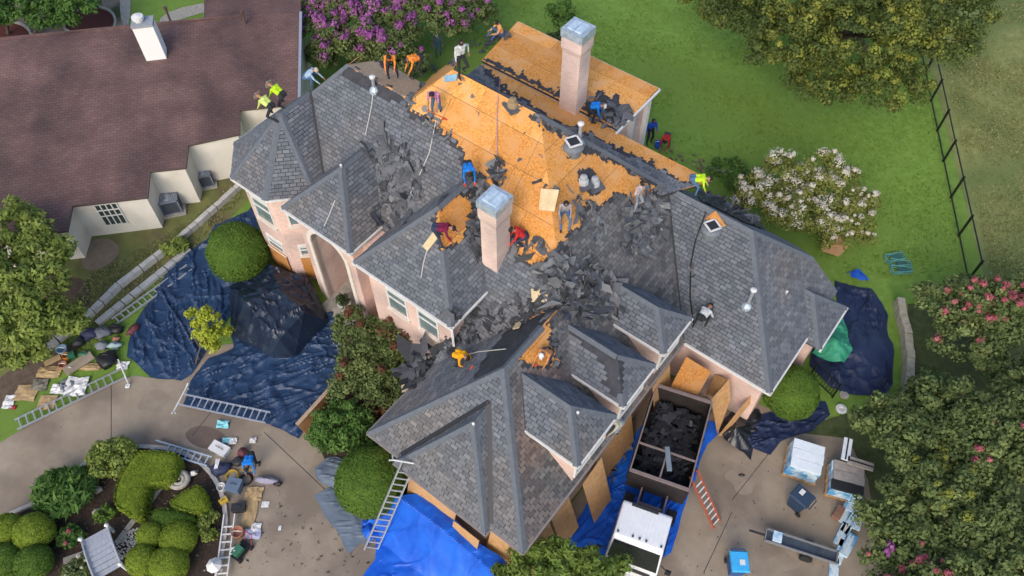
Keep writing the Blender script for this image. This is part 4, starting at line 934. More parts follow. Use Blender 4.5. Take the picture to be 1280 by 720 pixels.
tree((575, 40), 4.5, [(560, 22, 3.2, 1.6, 1.4, 1.4), (588, 18, 2.8, 1.3, 1.3, 1.2), (575, -15, 3.4, 1.8, 1.5, 1.3)],
     'purple flowering tree nearest the seated orange worker', 'tree', L_MYR, 190, 80, .42, .15, [(F_PUR, 60, .42, .13, None)], 'purple flowering trees behind the house', trunk=.12)
tree((10, 380), 5, [(15, 285, 3.5, 1.5, 1.3, 1.2), (50, 315, 3.2, 1.3, 1.1, 1.1), (30, 360, 3.4, 1.9, 1.4, 1.3), (60, 400, 2.6, 1.5, 1.2, 1.1), (5, 410, 2.8, 1.7, 1.3, 1.2), (-40, 350, 3.4, 2, 2, 1.4), (25, 440, 1.6, 1.2, .7, .7)],
     'leafy light green tree at the left edge of the picture', 'tree', L_LITE, 300, 85, .4, .15, trunk=.18, asp=2.0)
tree((90, 20), 3.5, [(95, 12, 2.6, 1.3, 1.2, 1.0), (60, 18, 2.4, 1.4, 1.2, .9), (80, -15, 2.8, 1.8, 1.4, 1)], 'dark green tree beside the red mulch ring', 'tree', L_GRN, 120, 70, .4, .14, group='trees behind the brown roof', base=(40, 44), trunk=.12)
tree((15, 20), 3.5, [(15, 8, 2.6, 1.7, 1.4, 1.1), (-20, 20, 2.6, 1.8, 1.4, 1), (25, -20, 2.8, 1.8, 1.4, 1)], 'dark green tree in the top left corner', 'tree', L_GRN, 120, 70, .4, .14, group='trees behind the brown roof', base=(10, 42), trunk=.12)
tree((697, 46), 3.2, [(700, 10, 2.2, .9, .8, .9), (703, 25, 1.5, .7, .6, .6)], 'thin sapling on the lawn behind the rear chimney', 'tree', L_GRN, 34, 42, .3, .12, trunk=.05, name='sapling', limbs=7)
tree((695, 48), .9, [(697, 48, .5, .75, .5, .4)], 'low dark bush behind the rear wing roof', 'shrub', L_DARK, 26, 60, .25, .1, name='bush', trunk=.04)
tree((1020, 280), 4, [(952, 242, 2.6, 1.3, 1.2, 1.2), (985, 216, 3.2, 1.2, 1.1, 1.4), (1045, 226, 2.9, 1.2, 1.0, 1.4), (1020, 240, 2.9, 1.3, 1.0, 1.2), (1065, 268, 2.2, 1.3, 1.2, 1.1), (1000, 265, 2.6, 1.8, 1.3, 1.2), (1040, 290, 1.8, 1.3, .9, .8), (1082, 292, 1.3, .6, .6, .6), (1030, 205, 3.2, .8, .7, .8), (930, 250, 2.2, .6, .6, .7), (1080, 252, 2.4, .8, .8, .8)],
     'white flowering tree beside the rear roof slope', 'tree', leafmat('leaf_cream', (.10, .13, .03), (.22, .25, .055), (.46, .44, .14)), 330, 60, .34, .12, [(F_WHT, 125, .31, .085, (905, 190, 1058, 320)), (F_WHT, 40, .17, .09, (1055, 200, 1110, 320))], trunk=.12, inner=.3)
tree((905, 215), 1.5, [(908, 212, .9, 1.0, .7, .6), (935, 225, .9, 1.1, .7, .6)], 'low green bush between the tarp and the white tree', 'shrub', L_GRN, 60, 60, .28, .1, name='bush', trunk=.05)
tree((1230, 430), 4, [(1185, 378, 2.8, 1.3, 1.1, 1.1), (1230, 375, 3, 1.5, 1.3, 1.2), (1275, 395, 3, 1.7, 1.5, 1.3), (1210, 425, 2.4, 1.5, 1.2, 1.1), (1265, 450, 2.4, 1.6, 1.3, 1.2), (1310, 370, 3, 1.7, 1.5, 1.2)],
     'pink flowering tree below the end of the metal fence', 'tree', L_MYR, 300, 80, .38, .14, [(F_PNK, 46, .20, .11, (1140, 330, 1300, 430))], group='pink flowering trees at the right', trunk=.12)
tree((1200, 560), 4.5, [(1110, 530, 2.6, 1.3, 1.2, 1.1), (1150, 555, 3, 1.7, 1.4, 1.3), (1200, 520, 3.2, 1.7, 1.5, 1.3), (1250, 550, 3.4, 1.8, 1.6, 1.4), (1290, 510, 3.2, 1.7, 1.6, 1.3), (1165, 495, 2.2, 1.2, 1, 1)],
     'large green tree right of the shingle pallets', 'tree', L_MYR, 380, 85, .40, .14, [(F_PNK, 11, .18, .10, (1195, 530, 1290, 640)), (F_YEL, 9, .22, .09, (1140, 560, 1215, 640))], group='pink flowering trees at the right', trunk=.14)
tree((1180, 660), 4.5, [(1120, 640, 2.6, 1.4, 1.3, 1.2), (1180, 625, 3.2, 1.6, 1.4, 1.3), (1240, 650, 3.2, 1.8, 1.6, 1.4), (1150, 690, 2.6, 1.5, 1.4, 1.2), (1210, 710, 3, 1.8, 1.5, 1.3), (1290, 690, 3.2, 1.8, 1.7, 1.4), (1110, 710, 2.2, 1.1, 1.0, 1), (1180, 760, 3, 2, 1.6, 1.3), (1280, 760, 3, 2, 1.6, 1.3)],
     'dark green tree with red blossoms in the bottom right corner', 'tree', L_MYR, 520, 85, .38, .14, [(F_PNK, 24, .18, .10, (1060, 680, 1180, 760)), (F_YEL, 12, .22, .09, (1150, 580, 1215, 660)), (F_PUR, 5, .2, .09, (1075, 670, 1110, 720))], group='pink flowering trees at the right', trunk=.14)
tree((700, 760), 4, [(665, 712, 2.4, .9, .8, .8), (700, 700, 2.8, .9, .8, .9), (735, 708, 2.6, .8, .7, .8), (770, 722, 2.2, .8, .6, .7), (640, 725, 2.0, .8, .6, .7), (700, 750, 2.4, 2, 1, .9)],
     'bright green conifer at the bottom edge below the garage', 'tree', L_CED, 230, 85, .28, .11, trunk=.12, asp=2.4, name='conifer')
tree((262, 440), 2.2, [(260, 408, 1.5, .85, .7, .6), (248, 396, 1.5, .5, .5, .5), (274, 420, 1.3, .5, .5, .5), (262, 432, 1.0, .5, .35, .4)], 'yellow green bush poking up between the blue tarps', 'shrub', L_YEL, 80, 60, .22, .09, base=(244, 456), trunk=.05, name='bush')
tree((470, 440), 2.6, [(445, 410, 1.6, 1.0, .9, .8), (485, 425, 1.8, 1.2, 1.0, .9), (455, 455, 1.8, 1.2, 1.1, .9), (500, 460, 1.4, .9, .9, .7), (440, 485, 1.3, .9, .8, .7), (478, 490, 1.2, .9, .8, .6)],
     'dark bronze green shrub mass under the upper windows', 'shrub', L_MYR, 240, 80, .34, .11, [(L_RED, 14, .3, .10, None)], name='bush', trunk=.06)
tree((505, 490), 1.4, [(505, 478, .8, .8, .7, .5), (480, 520, .6, .8, .6, .4), (520, 500, .7, .6, .5, .4)], 'reddish low bush beside the lower roof corner', 'shrub', L_RED, 70, 60, .26, .1, name='bush', trunk=.05)
tree((430, 540), 1.8, [(428, 530, 1.1, 1.2, 1.0, .8), (412, 545, .9, .8, .7, .6), (448, 545, .9, .8, .8, .6)], 'bright green rounded bush beside the timber screen', 'shrub', L_GRN, 170, 75, .26, .1, name='bush', trunk=.06)
tree((217, 314), .6, [(213, 312, .35, .4, .3, .3), (224, 306, .35, .35, .3, .3)], 'small light green fern by the pale block wall', 'fern', L_LITE, 30, 40, .2, .11, name='fern', trunk=.02, asp=3)
shrub((297, 315), 1.42, 2.7, 'tall clipped round shrub in front of the corner turret', L_BOX, n=17000)
shrub((463, 601), 1.36, 2.5, 'large clipped round shrub beside the garage ladder', L_BOX, n=16000)
shrub((990, 490), 1.12, 2.2, 'clipped round shrub at the right wing corner', L_BOX, n=11000, ry=1.15)
for px, r, h, lb, lf in [((10, 662), .72, 1.3, 'clipped ball at the left picture edge, top of its group', L_BOXY), ((42, 664), .86, 1.4, 'largest clipped ball of the left island group', L_BOXY), ((6, 700), .8, 1.2, 'clipped ball at the left picture edge, bottom of its group', L_BOX), ((42, 702), .78, 1.25, 'clipped ball below the largest one at left', L_BOX),
                          ((188, 669), .60, 1.0, 'small clipped ball touching the lower hedge block', L_BOXY), ((223, 673), .82, 1.1, 'clipped ball right of the small one, under the hedge', L_BOXY), ((177, 700), .68, 1.1, 'clipped ball nearest the pebbles', L_BOXY), ((211, 706), .84, 1.2, 'clipped ball at the bottom of the middle island group', L_BOXY)]:
    shrub(px, r * .86, h * .9, lb, lf, group='clipped balls in the island bed')
hedge([(138, 628), (146, 595), (165, 566), (180, 560), (224, 563), (222, 582), (210, 602), (184, 601), (181, 618), (172, 648), (155, 640)], .9, 'curved clipped hedge wrapping the top of the island bed', L_BOXY)
hedge([(205, 627), (232, 610), (250, 602), (262, 632), (246, 641), (226, 637)], .8, 'triangular clipped hedge by the coiled ornament', L_BOXY)
hedge([(182, 650), (192, 633), (215, 634), (243, 642), (240, 652), (205, 660)], .75, 'low clipped hedge above the clipped balls', L_BOX)
tree((140, 575), 1.2, [(140, 570, .7, .95, .75, .5), (128, 582, .5, .5, .5, .4), (155, 580, .5, .5, .45, .4)], 'grey green leafy shrub at the top of the island bed', 'shrub', L_LITE, 90, 60, .26, .1, name='bush', trunk=.04)
tree((82, 616), 1.2, [(80, 614, .6, 1.0, .85, .5), (95, 605, .5, .6, .5, .4)], 'strap leaved green clump on the island kerb', 'plant', L_GRN, 120, 60, .26, .13, name='leafy_clump', trunk=.03, asp=4)
tree((89, 670), .6, [(88, 670, .3, .5, .4, .3)], 'small green plant with red flowers in the island bed', 'plant', L_GRN, 34, 45, .18, .09, [(F_PNK, 2, .12, .07, None)], name='flower_plant', trunk=.02)
tree((130, 645), .5, [(131, 644, .3, .38, .34, .25)], 'small olive mound left of the curved hedge', 'plant', L_BOX, 24, 45, .16, .07, name='leafy_clump', trunk=.02)
tree((259, 655), .5, [(259, 652, .3, .4, .45, .25), (262, 665, .25, .35, .3, .2)], 'pale variegated plant inside the right kerb', 'plant', L_LITE, 40, 36, .18, .09, name='flower_plant', trunk=.02)
tree((105, 708), .5, [(102, 708, .3, .45, .4, .25), (88, 715, .3, .4, .3, .25)], 'white flowered plant left of the little bridge', 'plant', L_MYR, 40, 40, .18, .08, [(F_WHT, 5, .08, .06, None)], name='flower_plant', trunk=.02)

#==TARPS==
def tarp(name, pxs, m, label, cat='tarp', domes=(), amp=.10, z0=.03, res=.07, seed=1, surf=None, group=None, drape=None, ang=0.0, sx=1.0, sy=3.2, edge=.25):
    zr_ = 0 if surf is None else surf
    poly = [tuple(P(p_[0], p_[1], p_[2] if len(p_) > 2 else zr_)[:2]) for p_ in pxs]
    q_ = []
    for i in range(len(poly)):
        a_, b_ = np.array(poly[i]), np.array(poly[(i + 1) % len(poly)]); L_e = np.hypot(*(b_ - a_)); k_e = max(1, int(L_e / .35)); n_e = np.array([-(b_ - a_)[1], (b_ - a_)[0]]) / (L_e + 1e-9)
        for j in range(k_e): p_e = a_ + (b_ - a_) * j / k_e; q_.append(tuple(p_e + n_e * (float(fbm(p_e[0] * 1.1, p_e[1] * 1.1, seed + 60, 2)) - .37) * .45))
    poly = q_
    x0, y0 = np.min(poly, 0); x1, y1 = np.max(poly, 0)
    gx = np.arange(x0 - res, x1 + 2 * res, res); gy = np.arange(y0 - res, y1 + 2 * res, res); X, Y = np.meshgrid(gx, gy, indexing='ij'); X = X + 0.0; Y = Y + 0.0
    ins_ = inpoly(X, Y, poly); d, qx, qy = pdist(X, Y, poly); ok = ins_[:-1, :-1] | ins_[1:, :-1] | ins_[1:, 1:] | ins_[:-1, 1:]
    m_ = ~ins_; X[m_] = qx[m_]; Y[m_] = qy[m_]
    ca, sa = math.cos(ang), math.sin(ang); U = (X * ca + Y * sa) * sx; V_ = (-X * sa + Y * ca) * sy
    wx = (fbm(X * .35, Y * .35, seed + 20, 3) - .5) * 3.2
    def crease(a, b, s_, p, kk=7.0): return np.clip(1 - np.abs(2 * fbm(a, b, s_, 2) * 1.33 - 1) * kk, 0, 1) ** p
    f1 = crease(U * .22 + wx * .6, V_ * .5 + wx, seed, 1.1) * .8 + crease(U * .5 + wx, V_ * .9 - wx, seed + 3, 1.1) * .55; f2 = crease(X * .8 + wx, Y * .7 - wx, seed + 7, 1.0, 5) + .5 * crease(X * 1.5 - wx, Y * 1.7 + wx, seed + 11, 1.0, 4)
    de = np.where(ins_, d, 0); e = np.clip(de / edge, .25, 1)
    Z = z0 + e * amp * (.75 * f1 + .5 * f2 + .25 * fbm(U * .5, V_ * .6, seed + 30, 2))
    for (px, py, r, h, sharp) in domes:
        c = P(px, py, h); rr = np.hypot(X - c[0], Y - c[1]) / r; th = np.arctan2(Y - c[1], X - c[0])
        rr = rr * (1 + .16 * np.abs(np.sin(2.5 * th + seed)) + .07 * np.sin(9 * th + wx * 3)); Z = np.maximum(Z, z0 + h * np.clip(1 - rr, 0, 1) ** sharp + e * amp * .5 * f2)
    if drape: Z = Z + drape(X * CT + Y * ST, -X * ST + Y * CT)
    nx, ny = X.shape; ii, jj = np.nonzero(ok); idx = lambda a, b: a * ny + b
    F = np.stack([idx(ii, jj), idx(ii + 1, jj), idx(ii + 1, jj + 1), idx(ii, jj + 1)], 1); used, inv = np.unique(F, return_inverse=True)
    Vt = np.stack([X.ravel(), Y.ravel(), Z.ravel() + zr_], 1)[used]; F = inv.reshape(F.shape)
    o = mesh(name, Vt, F, m, None); o.data.polygons.foreach_set('use_smooth', np.array([False] * len(o.data.polygons)))
    return setp(o, label, cat, group)
def tarpmat(name, c, c2, rough=.42, spec=.4): return mat(name, c, c2, .8, rough, 0, 3, spec=spec, detail=3)
T_NAVY = tarpmat('tarp_navy', (.014, .036, .088), (.028, .062, .135), .42, .35); T_DEEP = tarpmat('tarp_deep', (.007, .014, .030), (.016, .029, .056), .36, .45)
T_BLUE = tarpmat('tarp_blue', (.004, .075, .48), (.012, .15, .72), .45); T_GREY = tarpmat('tarp_grey', (.11, .14, .18), (.17, .21, .26), .7, .3)
T_DKB = tarpmat('tarp_dark_blue', (.012, .022, .060), (.024, .038, .095), .5); T_GRN = tarpmat('tarp_green', (.02, .20, .11), (.05, .34, .20), .6, .3); T_BLK = tarpmat('tarp_black', (.010, .012, .016), (.024, .027, .034), .35, .6)
tarp('tarp', [(318, 258), (326, 300), (318, 345), (300, 378), (282, 400), (262, 436), (240, 470), (226, 478), (190, 471), (158, 447), (172, 402), (203, 352), (234, 314), (262, 300), (270, 283), (292, 272)], T_NAVY, 'wrinkled navy tarp left of the yellow green bush', domes=[(297, 330, 1.3, .5, .8)], amp=.22, seed=3, ang=2.0)
tarp('tarp', [(288, 362), (345, 335), (400, 378), (428, 396), (430, 440), (410, 500), (374, 549), (335, 532), (300, 520), (228, 508), (240, 478), (262, 450), (292, 436)], T_NAVY, 'navy tarp reaching on to the driveway before the porch', amp=.19, seed=9, ang=.5, z0=.06)
def mound():
    pts = dict(A=(286, 358, .35), B=(338, 329, .9), C=(388, 350, .8), D=(412, 402, .15), E=(368, 448, .08), F=(336, 449, .08), G=(290, 420, .1), p=(306, 376, 1.6), q=(348, 362, 1.75), r=(349, 424, 1.25), s=(380, 390, 1.7))
    W3 = {k: P(*v) for k, v in pts.items()}; bm = bmesh.new(); vv = {k: bm.verts.new(v) for k, v in W3.items()}
    for t in ('ABq', 'Aqp', 'BCq', 'Csq', 'CDs', 'DEs', 'Ers', 'EFr', 'FGr', 'Gpr', 'GAp', 'pqr', 'qsr'):
        f = bm.faces.new([vv[c] for c in t]); f.normal_update()
        if f.normal.z < 0: f.normal_flip()
    for _ in range(4): bmesh.ops.subdivide_edges(bm, edges=bm.edges[:], cuts=1, use_grid_fill=True)
    V = np.array([v.co[:] for v in bm.verts]); x, y = V[:, 0], V[:, 1]; w_ = (fbm(x * .6, y * .6, 8, 3) - .5) * 3
    cr = lambda a, b, s, k: np.clip(1 - np.abs(2 * fbm(a, b, s, 2) * 1.33 - 1) * k, 0, 1)
    V[:, 2] += .16 * cr(x * .7 + w_, y * .7 - w_, 3, 5) + .09 * cr(x * 1.6 - w_, y * 1.5, 5, 4) - .10 * fbm(x * .8, y * .8, 9, 2); F = [tuple(v.index for v in f.verts) for f in bm.faces]; bm.free()
    o = mesh('tarp', V, F, T_DEEP); return setp(o, 'glossy dark tarp tented in facets over a planting before the porch', 'tarp')
mound()
tarp('tarp', [(526, 618, 1.7), (560, 643, 1.7), (600, 676, 1.7), (636, 704, 1.7), (634, 722), (600, 770), (448, 728), (470, 700), (470, 675), (452, 660), (465, 648), (505, 640)], T_BLUE, 'bright blue tarp on the driveway under the garage eave', domes=[(540, 690, 2.2, .35, 1)], amp=.10, seed=5, ang=.8, drape=lambda u, v: 1.7 * np.clip((v - 4.9) / 1.4, 0, 1) ** 1.3)
tarp('tarp', [(705, 688), (718, 650), (752, 600), (790, 552), (822, 500), (860, 520), (895, 528), (900, 536), (884, 556), (868, 600), (850, 650), (838, 690), (790, 722), (735, 712)], T_BLUE, 'bright blue tarp beneath the dump truck', amp=.09, seed=6, ang=.8)
tarp('tarp', [(392, 618), (412, 610), (440, 625), (456, 650), (462, 684), (452, 676), (438, 692), (425, 672), (405, 645)], T_GREY, 'grey sheet beside the large clipped shrub', amp=.07, seed=8)
tarp('tarp', [(393, 586), (410, 573), (432, 576), (440, 600), (430, 612), (405, 606), (392, 600)], T_GREY, 'crumpled grey sheet under the rounded green bush', amp=.13, seed=10)
tarp('tarp', [(1043, 352), (1062, 358), (1090, 362), (1108, 395), (1114, 440), (1116, 480), (1108, 492), (1060, 494), (1036, 486), (1012, 458), (1016, 435), (1046, 400)], T_DKB, 'dark blue tarp spread beside the dry stone wall', domes=[(1075, 430, 2.2, .7, 1)], amp=.2, seed=12, ang=1.6)
tarp('tarp', [(1010, 452), (1022, 432), (1047, 401), (1053, 422), (1058, 448), (1048, 460), (1030, 460)], T_GRN, 'green tarp by the small right roof corner', domes=[(1040, 435, 1.0, .5, 1)], amp=.2, seed=13, z0=.65)
tarp('tarp', [(920, 545), (950, 520), (985, 512), (1010, 498), (1030, 503), (1036, 518), (1015, 540), (975, 552), (962, 570), (940, 560)], T_DKB, 'dark blue sheet bunched under the right clipped shrub', amp=.2, seed=15)
tarp('tarp', [(872, 214, 4.6), (905, 208, 3.6), (922, 222, 3.6), (942, 252, 3.8), (960, 285, 4.4), (930, 285, 5.6), (905, 262, 6.2), (880, 250, 6.6)], T_BLK, 'black tarp hanging over the back slope behind the yellow vested worker', amp=.3, seed=16, drape=lambda u, v: np.clip(7.05 - (v - 21.6), .1, 6.98))
tarp('tan_cover', [(1022, 322), (1026, 302), (1046, 300), (1054, 316), (1044, 328)], M_PLY, 'tan cover on the ground under the white flowering tree', cat='cover', amp=.05, z0=.5)
tarp('tarp', [(898, 540), (908, 520), (925, 508), (948, 512), (955, 535), (944, 552), (938, 576), (930, 566), (918, 560), (908, 552)], T_BLK, 'torn black felt sheet on the driveway by the right wing', domes=[(920, 535, .9, .6, 1)], amp=.1, seed=18)
tarp('tarp', [(1056, 345), (1072, 340), (1081, 352), (1070, 362), (1058, 358)], T_BLUE, 'folded bright blue tarp at the lawn edge', domes=[(1068, 352, .8, .5, .4)], amp=.06, seed=19, z0=.3)
tarp('tarp', [(452, 652), (466, 648), (473, 672), (462, 680), (453, 668)], T_BLUE, 'small bunched blue tarp at the foot of the ladder', amp=.25, seed=21, domes=[(462, 664, .5, .35, .6)])
tarp('tarp', [(575, 395), (572, 408), (540, 440), (520, 482), (505, 492), (500, 478), (508, 455), (540, 430)], T_BLK, 'black felt draped off the lower roof beside the orange worker', amp=.12, seed=22, surf=3.3) if False else None

#==LADDERS AND BOARDS==
def ladder(a, b, w_, label, m=None, stab=False, rungm=None, up=(0, 0, 1), step=.30):
    m = m or M_METAL; a = np.array(a, float); b = np.array(b, float); d = b - a; L = np.linalg.norm(d); d /= L; up = np.array(up, float); s = np.cross(d, up); s /= np.linalg.norm(s); u = np.cross(s, d)
    t = thing('ladder', a, 0, label, 'ladder', 'aluminium ladders' if m is M_METAL else None)
    for k_ in (-1, 1):
        B().beam(a + s * k_ * w_ / 2, b + s * k_ * w_ / 2, .045, .10, up=u).build('rail', m, t)
    n = int((L - .2) / step); q0 = a + d * .15
    r0 = B().beam(q0 - s * w_ / 2, q0 + s * w_ / 2, .05, .035, up=u).build('rung', rungm or m, t)
    for i in range(1, n): share(r0, t, Vector([float(x) for x in d * step * i]))
    if stab:
        e = b + u * .05; bm = B(); bm.tube([e - s * .75 + u * .05, e - s * .6 + d * .0, e + s * .6, e + s * .75 + u * .05], .035, 6); bm.tube([e - s * .6 - d * .0, e - s * .6 - u * .25], .03, 6); bm.tube([e + s * .6, e + s * .6 - u * .25], .03, 6); bm.build('stabiliser_bar', M_WHITE, t)
    return t
ladder(P(20, 531, .12), P(155, 466, .12), .52, 'aluminium ladder lying along the left driveway edge', stab=True)
ladder(P(335, 522, .42), P(226, 499, .36), .5, 'aluminium ladder lying on the navy tarp edge', stab=True)
ladder(P(463, 688, .0), P(511, 577, 3.75), .5, 'aluminium ladder leaning on the garage eave', stab=True, up=(.3, -.8, .6))
M_ORG = plain('orange_rail', (.42, .10, .06)); ladder(P(896, 656, 0), P(867, 592, 2.3), .42, 'orange railed ladder with white rungs leaning on the truck bed', M_ORG, rungm=M_WHITE)
ladder(P(143, 402, .1), P(237, 334, .1), .42, 'long ladder lying in the grass beside the edging wall', plain('dull_metal', (.36, .38, .38)))
ladder(P(277, 722, .2), P(287, 643, .2), .42, 'short white ladder lying on the island kerb', M_WHITE)
ladder(P(262, 577, .22), P(192, 556, .22), .4, 'ladder lying across the top of the island kerb', plain('blue_metal', (.36, .44, .55)))
def board(label, cor, m=M_PLY, th=.02, name='plywood_sheet', cat='board', group='plywood sheets around the garage'):
    c = [np.array(x, float) for x in cor]; n = np.cross(c[1] - c[0], c[2] - c[0]); n /= np.linalg.norm(n); 
    bm = B(); N_ = len(c); bm.add(c + [x + n * th for x in c], [tuple(range(N_))[::-1], tuple(range(N_, 2 * N_))] + [(i, (i + 1) % N_, N_ + (i + 1) % N_, N_ + i) for i in range(N_)])
    o = bm.build(name, m); return setp(o, label, cat, group)
def leanv(u0, u1, vb, vt, z1, label, z0=0.0, dz=0): board(label, [H(u0, vb, z0), H(u1, vb, z0), H(u1, vt, z1 + dz), H(u0, vt, z1)])
def leanu(v0, v1, ub, ut, z1, label, z0=0.0, dz=0): board(label, [H(ub, v0, z0), H(ub, v1, z0), H(ut, v1, z1 + dz), H(ut, v0, z1)])
leanv(-10.3, -8.0, 6.35, 7.05, 2.5, 'long plywood sheet under the left half of the front garage eave'); leanv(-7.9, -6.7, 6.15, 6.75, 2.35, 'plywood sheet standing proud near the front gable corner'); leanv(-6.6, -5.3, 6.7, 7.35, 2.5, 'plywood sheet in shade at the front garage corner')
leanu(7.3, 8.9, -4.55, -5.25, 2.5, 'plywood sheet closest to the bottom corner of the garage side'); leanu(9.0, 10.1, -4.5, -5.25, 2.6, 'second plywood sheet along the garage side wall'); leanu(10.6, 11.8, -4.1, -4.9, 2.75, 'upright plywood sheet tipped towards the truck', dz=.3); leanu(12.0, 14.5, -4.75, -5.28, 2.5, 'plywood sheet in the gap beside the truck bed'); leanu(15.6, 16.9, -4.4, -5.0, 2.9, 'plywood sheet behind the rear corner of the truck')
board('tilted sheathing panel behind the truck bed', [P(858, 446, 2.9), P(889, 465, 2.6), P(872, 494, 2.3), P(838, 484, 2.3)], M_OSB)
board('tall bright plywood sheet right of the truck bed', [P(912, 474, 2.9), P(913, 500, 1.6), P(897, 543, 0.0), P(889, 500, 2.2)])
board('narrow plywood sheet leaning beside the black felt', [P(941, 492, 2.0), P(944, 497, 1.6), P(905, 545, .0), P(898, 545, .3)])
board('plywood offcut between the panels and the brick wall', [P(893, 468, 1.9), P(911, 475, 2.8), P(906, 500, 1.5), P(882, 493, 1.3)])
SCR = board('timber screen at the edge of the navy tarp', [P(372, 531, 1.1), P(420, 477, 1.1), P(427, 480, .0), P(383, 543, .0)], mat('cedar', (.36, .17, .07), (.50, .27, .12), 3, .8), .07, name='timber_screen', cat='screen', group=None)
B_ = B(); B_.beam(P(371, 531, 1.13), P(421, 476, 1.13), .16, .05); B_.build('cap_rail', M_TAN, SCR)
for px, rz, sx, sy, lb, cat_ in (((895, 277), -.5, .72, .5, 'square sheathing offcut above the domed roof vent', 'board'), ((687, 250), .35, .72, .82, 'pale board lying left of the seated worker', 'board'), ((676, 369), .5, .7, .5, 'pale offcut among the felt on the lower roof', 'board'), ((650, 406), .4, .75, .35, 'pale offcut lying on the dark felt strip', 'board'), ((513, 483), .4, .8, .35, 'pale offcut over the bush at the roof edge', 'board'), ((541, 300), 1.3, .9, .3, 'yellow board beside the maroon shirted worker', 'board'), ((565, 98), .5, .6, .25, 'blue grey tool tray below the white shirted worker', 'tray')):
    p, n = at(*px); 
    if lb.startswith('pale offcut over'): p = P(513, 483, 3.2); n = np.array([0, 0, 1.])
    a = np.cross(n, (0, 0, 1.)); a = a / np.linalg.norm(a) if np.linalg.norm(a) > .1 else np.array([1., 0, 0]); b = np.cross(n, a); ca, sa = math.cos(rz), math.sin(rz); A_, B__ = a * ca + b * sa, -a * sa + b * ca
    bm = B(); c0 = p + n * .10; V = [c0 - A_ * sx / 2 - B__ * sy / 2, c0 + A_ * sx / 2 - B__ * sy * .46, c0 + A_ * sx * .47 + B__ * sy / 2, c0 - A_ * sx * .4 + B__ * sy * .48]; V += [v - n * .03 for v in V]
    bm.add(V, [(0, 1, 2, 3), (7, 6, 5, 4), (0, 4, 5, 1), (1, 5, 6, 2), (2, 6, 7, 3), (3, 7, 4, 0)])
    m_ = mat('pale_board', (.55, .42, .24), (.72, .58, .36), 4, .8) if 'pale' in lb or 'yellow' in lb else (M_TAN if 'plank' in lb or 'board beside the y' in lb else (mat('tray', (.15, .28, .4), (.3, .5, .6), 4) if cat_ == 'tray' else M_OSB))
    setp(bm.build('tool_tray' if cat_ == 'tray' else 'board_offcut', m_), lb, cat_, 'loose boards on the roof' if cat_ == 'board' else None)

#==DEBRIS==
M_DEB = mat('torn_shingle', (.8, .8, .8), (1, 1, 1), 4, .9, .4, 40, tint=[(.055, .058, .064), (.115, .120, .132), (.16, .167, .18), (.20, .208, .22), (.30, .295, .28)], spec=.2)
def debris(pxs, n, s0, s1, label, tilt=.34, name='torn_shingle_heap', lift=.05, bias=.0, onz=None, onfun=None):
    px = np.array(pxs, float); bm = B(); k_ = 0; tries = 0
    n = int(n * 1.15)
    while k_ < n and tries < n * 30:
        tries += 1; x = R.uniform(px[:, 0].min(), px[:, 0].max()); y = R.uniform(px[:, 1].min(), px[:, 1].max())
        if not inpoly(np.array([x]), np.array([y]), pxs)[0]: continue
        k_ += 1
        if onz is None: p, nn = at(x, y)
        else: p, nn = P(x, y, onz), np.array([0, 0, 1.])
        if onfun: l_ = HL(p); p = p * (1, 1, 0) + (0, 0, onfun(l_[0], l_[1]) + .12)
        strip_ = R.random() < .6; sz = R.uniform(s0, s1) * (.6 + .75 * R.random() ** 2) * (1.15 if strip_ else .8); nn = nn + np.array([R.gauss(0, 1), R.gauss(0, 1), R.gauss(0, .5)]) * tilt * R.random(); nn /= np.linalg.norm(nn)
        a = np.cross(nn, (R.gauss(0, 1), R.gauss(0, 1), R.gauss(0, 1))); a /= np.linalg.norm(a); b = np.cross(nn, a); asp = R.uniform(.10, .26) if strip_ else R.uniform(.35, .85); c = p + np.array([0, 0, lift + R.random() * lift * 2]); tt = min(1, max(0, R.betavariate(1.3, 2.2) + bias))
        V = []; cv = R.uniform(-.5, .8) * sz; tw_ = R.uniform(-.5, .5); bd = R.uniform(-.35, .35) * sz
        for i in (-1.5, -.5, .5, 1.5):
            f = i / 1.5; wd = sz * asp / 2; ang_ = tw_ * f; bb_ = b * math.cos(ang_) + nn * math.sin(ang_)
            for j in (-1, 1): V.append(c + a * (f * sz / 2 * (1 - .12 * R.random())) + b * bd * f * f + bb_ * j * wd * R.uniform(.55, 1.25) + nn * cv * (f * f * .5 - .15) + a * R.uniform(-.06, .06) * sz)
        V2 = [v - nn * .012 for v in V]
        bm.add(V + V2, [(0, 2, 3, 1), (2, 4, 5, 3), (4, 6, 7, 5), (9, 11, 10, 8), (11, 13, 12, 10), (13, 15, 14, 12), (0, 8, 10, 2), (2, 10, 12, 4), (4, 12, 14, 6), (1, 3, 11, 9), (3, 5, 13, 11), (5, 7, 15, 13), (0, 1, 9, 8), (6, 14, 15, 7)], tt)
    o = bm.build(name, M_DEB, tinted=True, kind='stuff'); return setp(o, label, 'debris')
debris([(455, 190), (482, 168), (505, 172), (532, 205), (525, 240), (492, 262), (478, 240)], 70, .35, 1.0, 'heap of torn shingles left of the turret side valley')
debris([(478, 240), (505, 235), (540, 250), (500, 290), (475, 295), (468, 270)], 34, .4, 1.1, 'torn shingle sheets in the gutter above the arched entry')
debris([(785, 262), (810, 235), (832, 262), (828, 300), (815, 325), (780, 320), (775, 290)], 130, .25, .9, 'torn shingle heap under the standing pink shirted worker', bias=.1)
debris([(672, 325), (740, 330), (765, 350), (775, 385), (745, 402), (700, 395), (680, 360)], 190, .4, 1.3, 'large torn shingle heap in the middle of the roof', bias=-.05)
debris([(590, 385), (640, 382), (690, 365), (690, 380), (640, 415), (590, 425), (560, 420)], 70, .25, .7, 'dark strip of torn felt along the lower valley', bias=-.3)
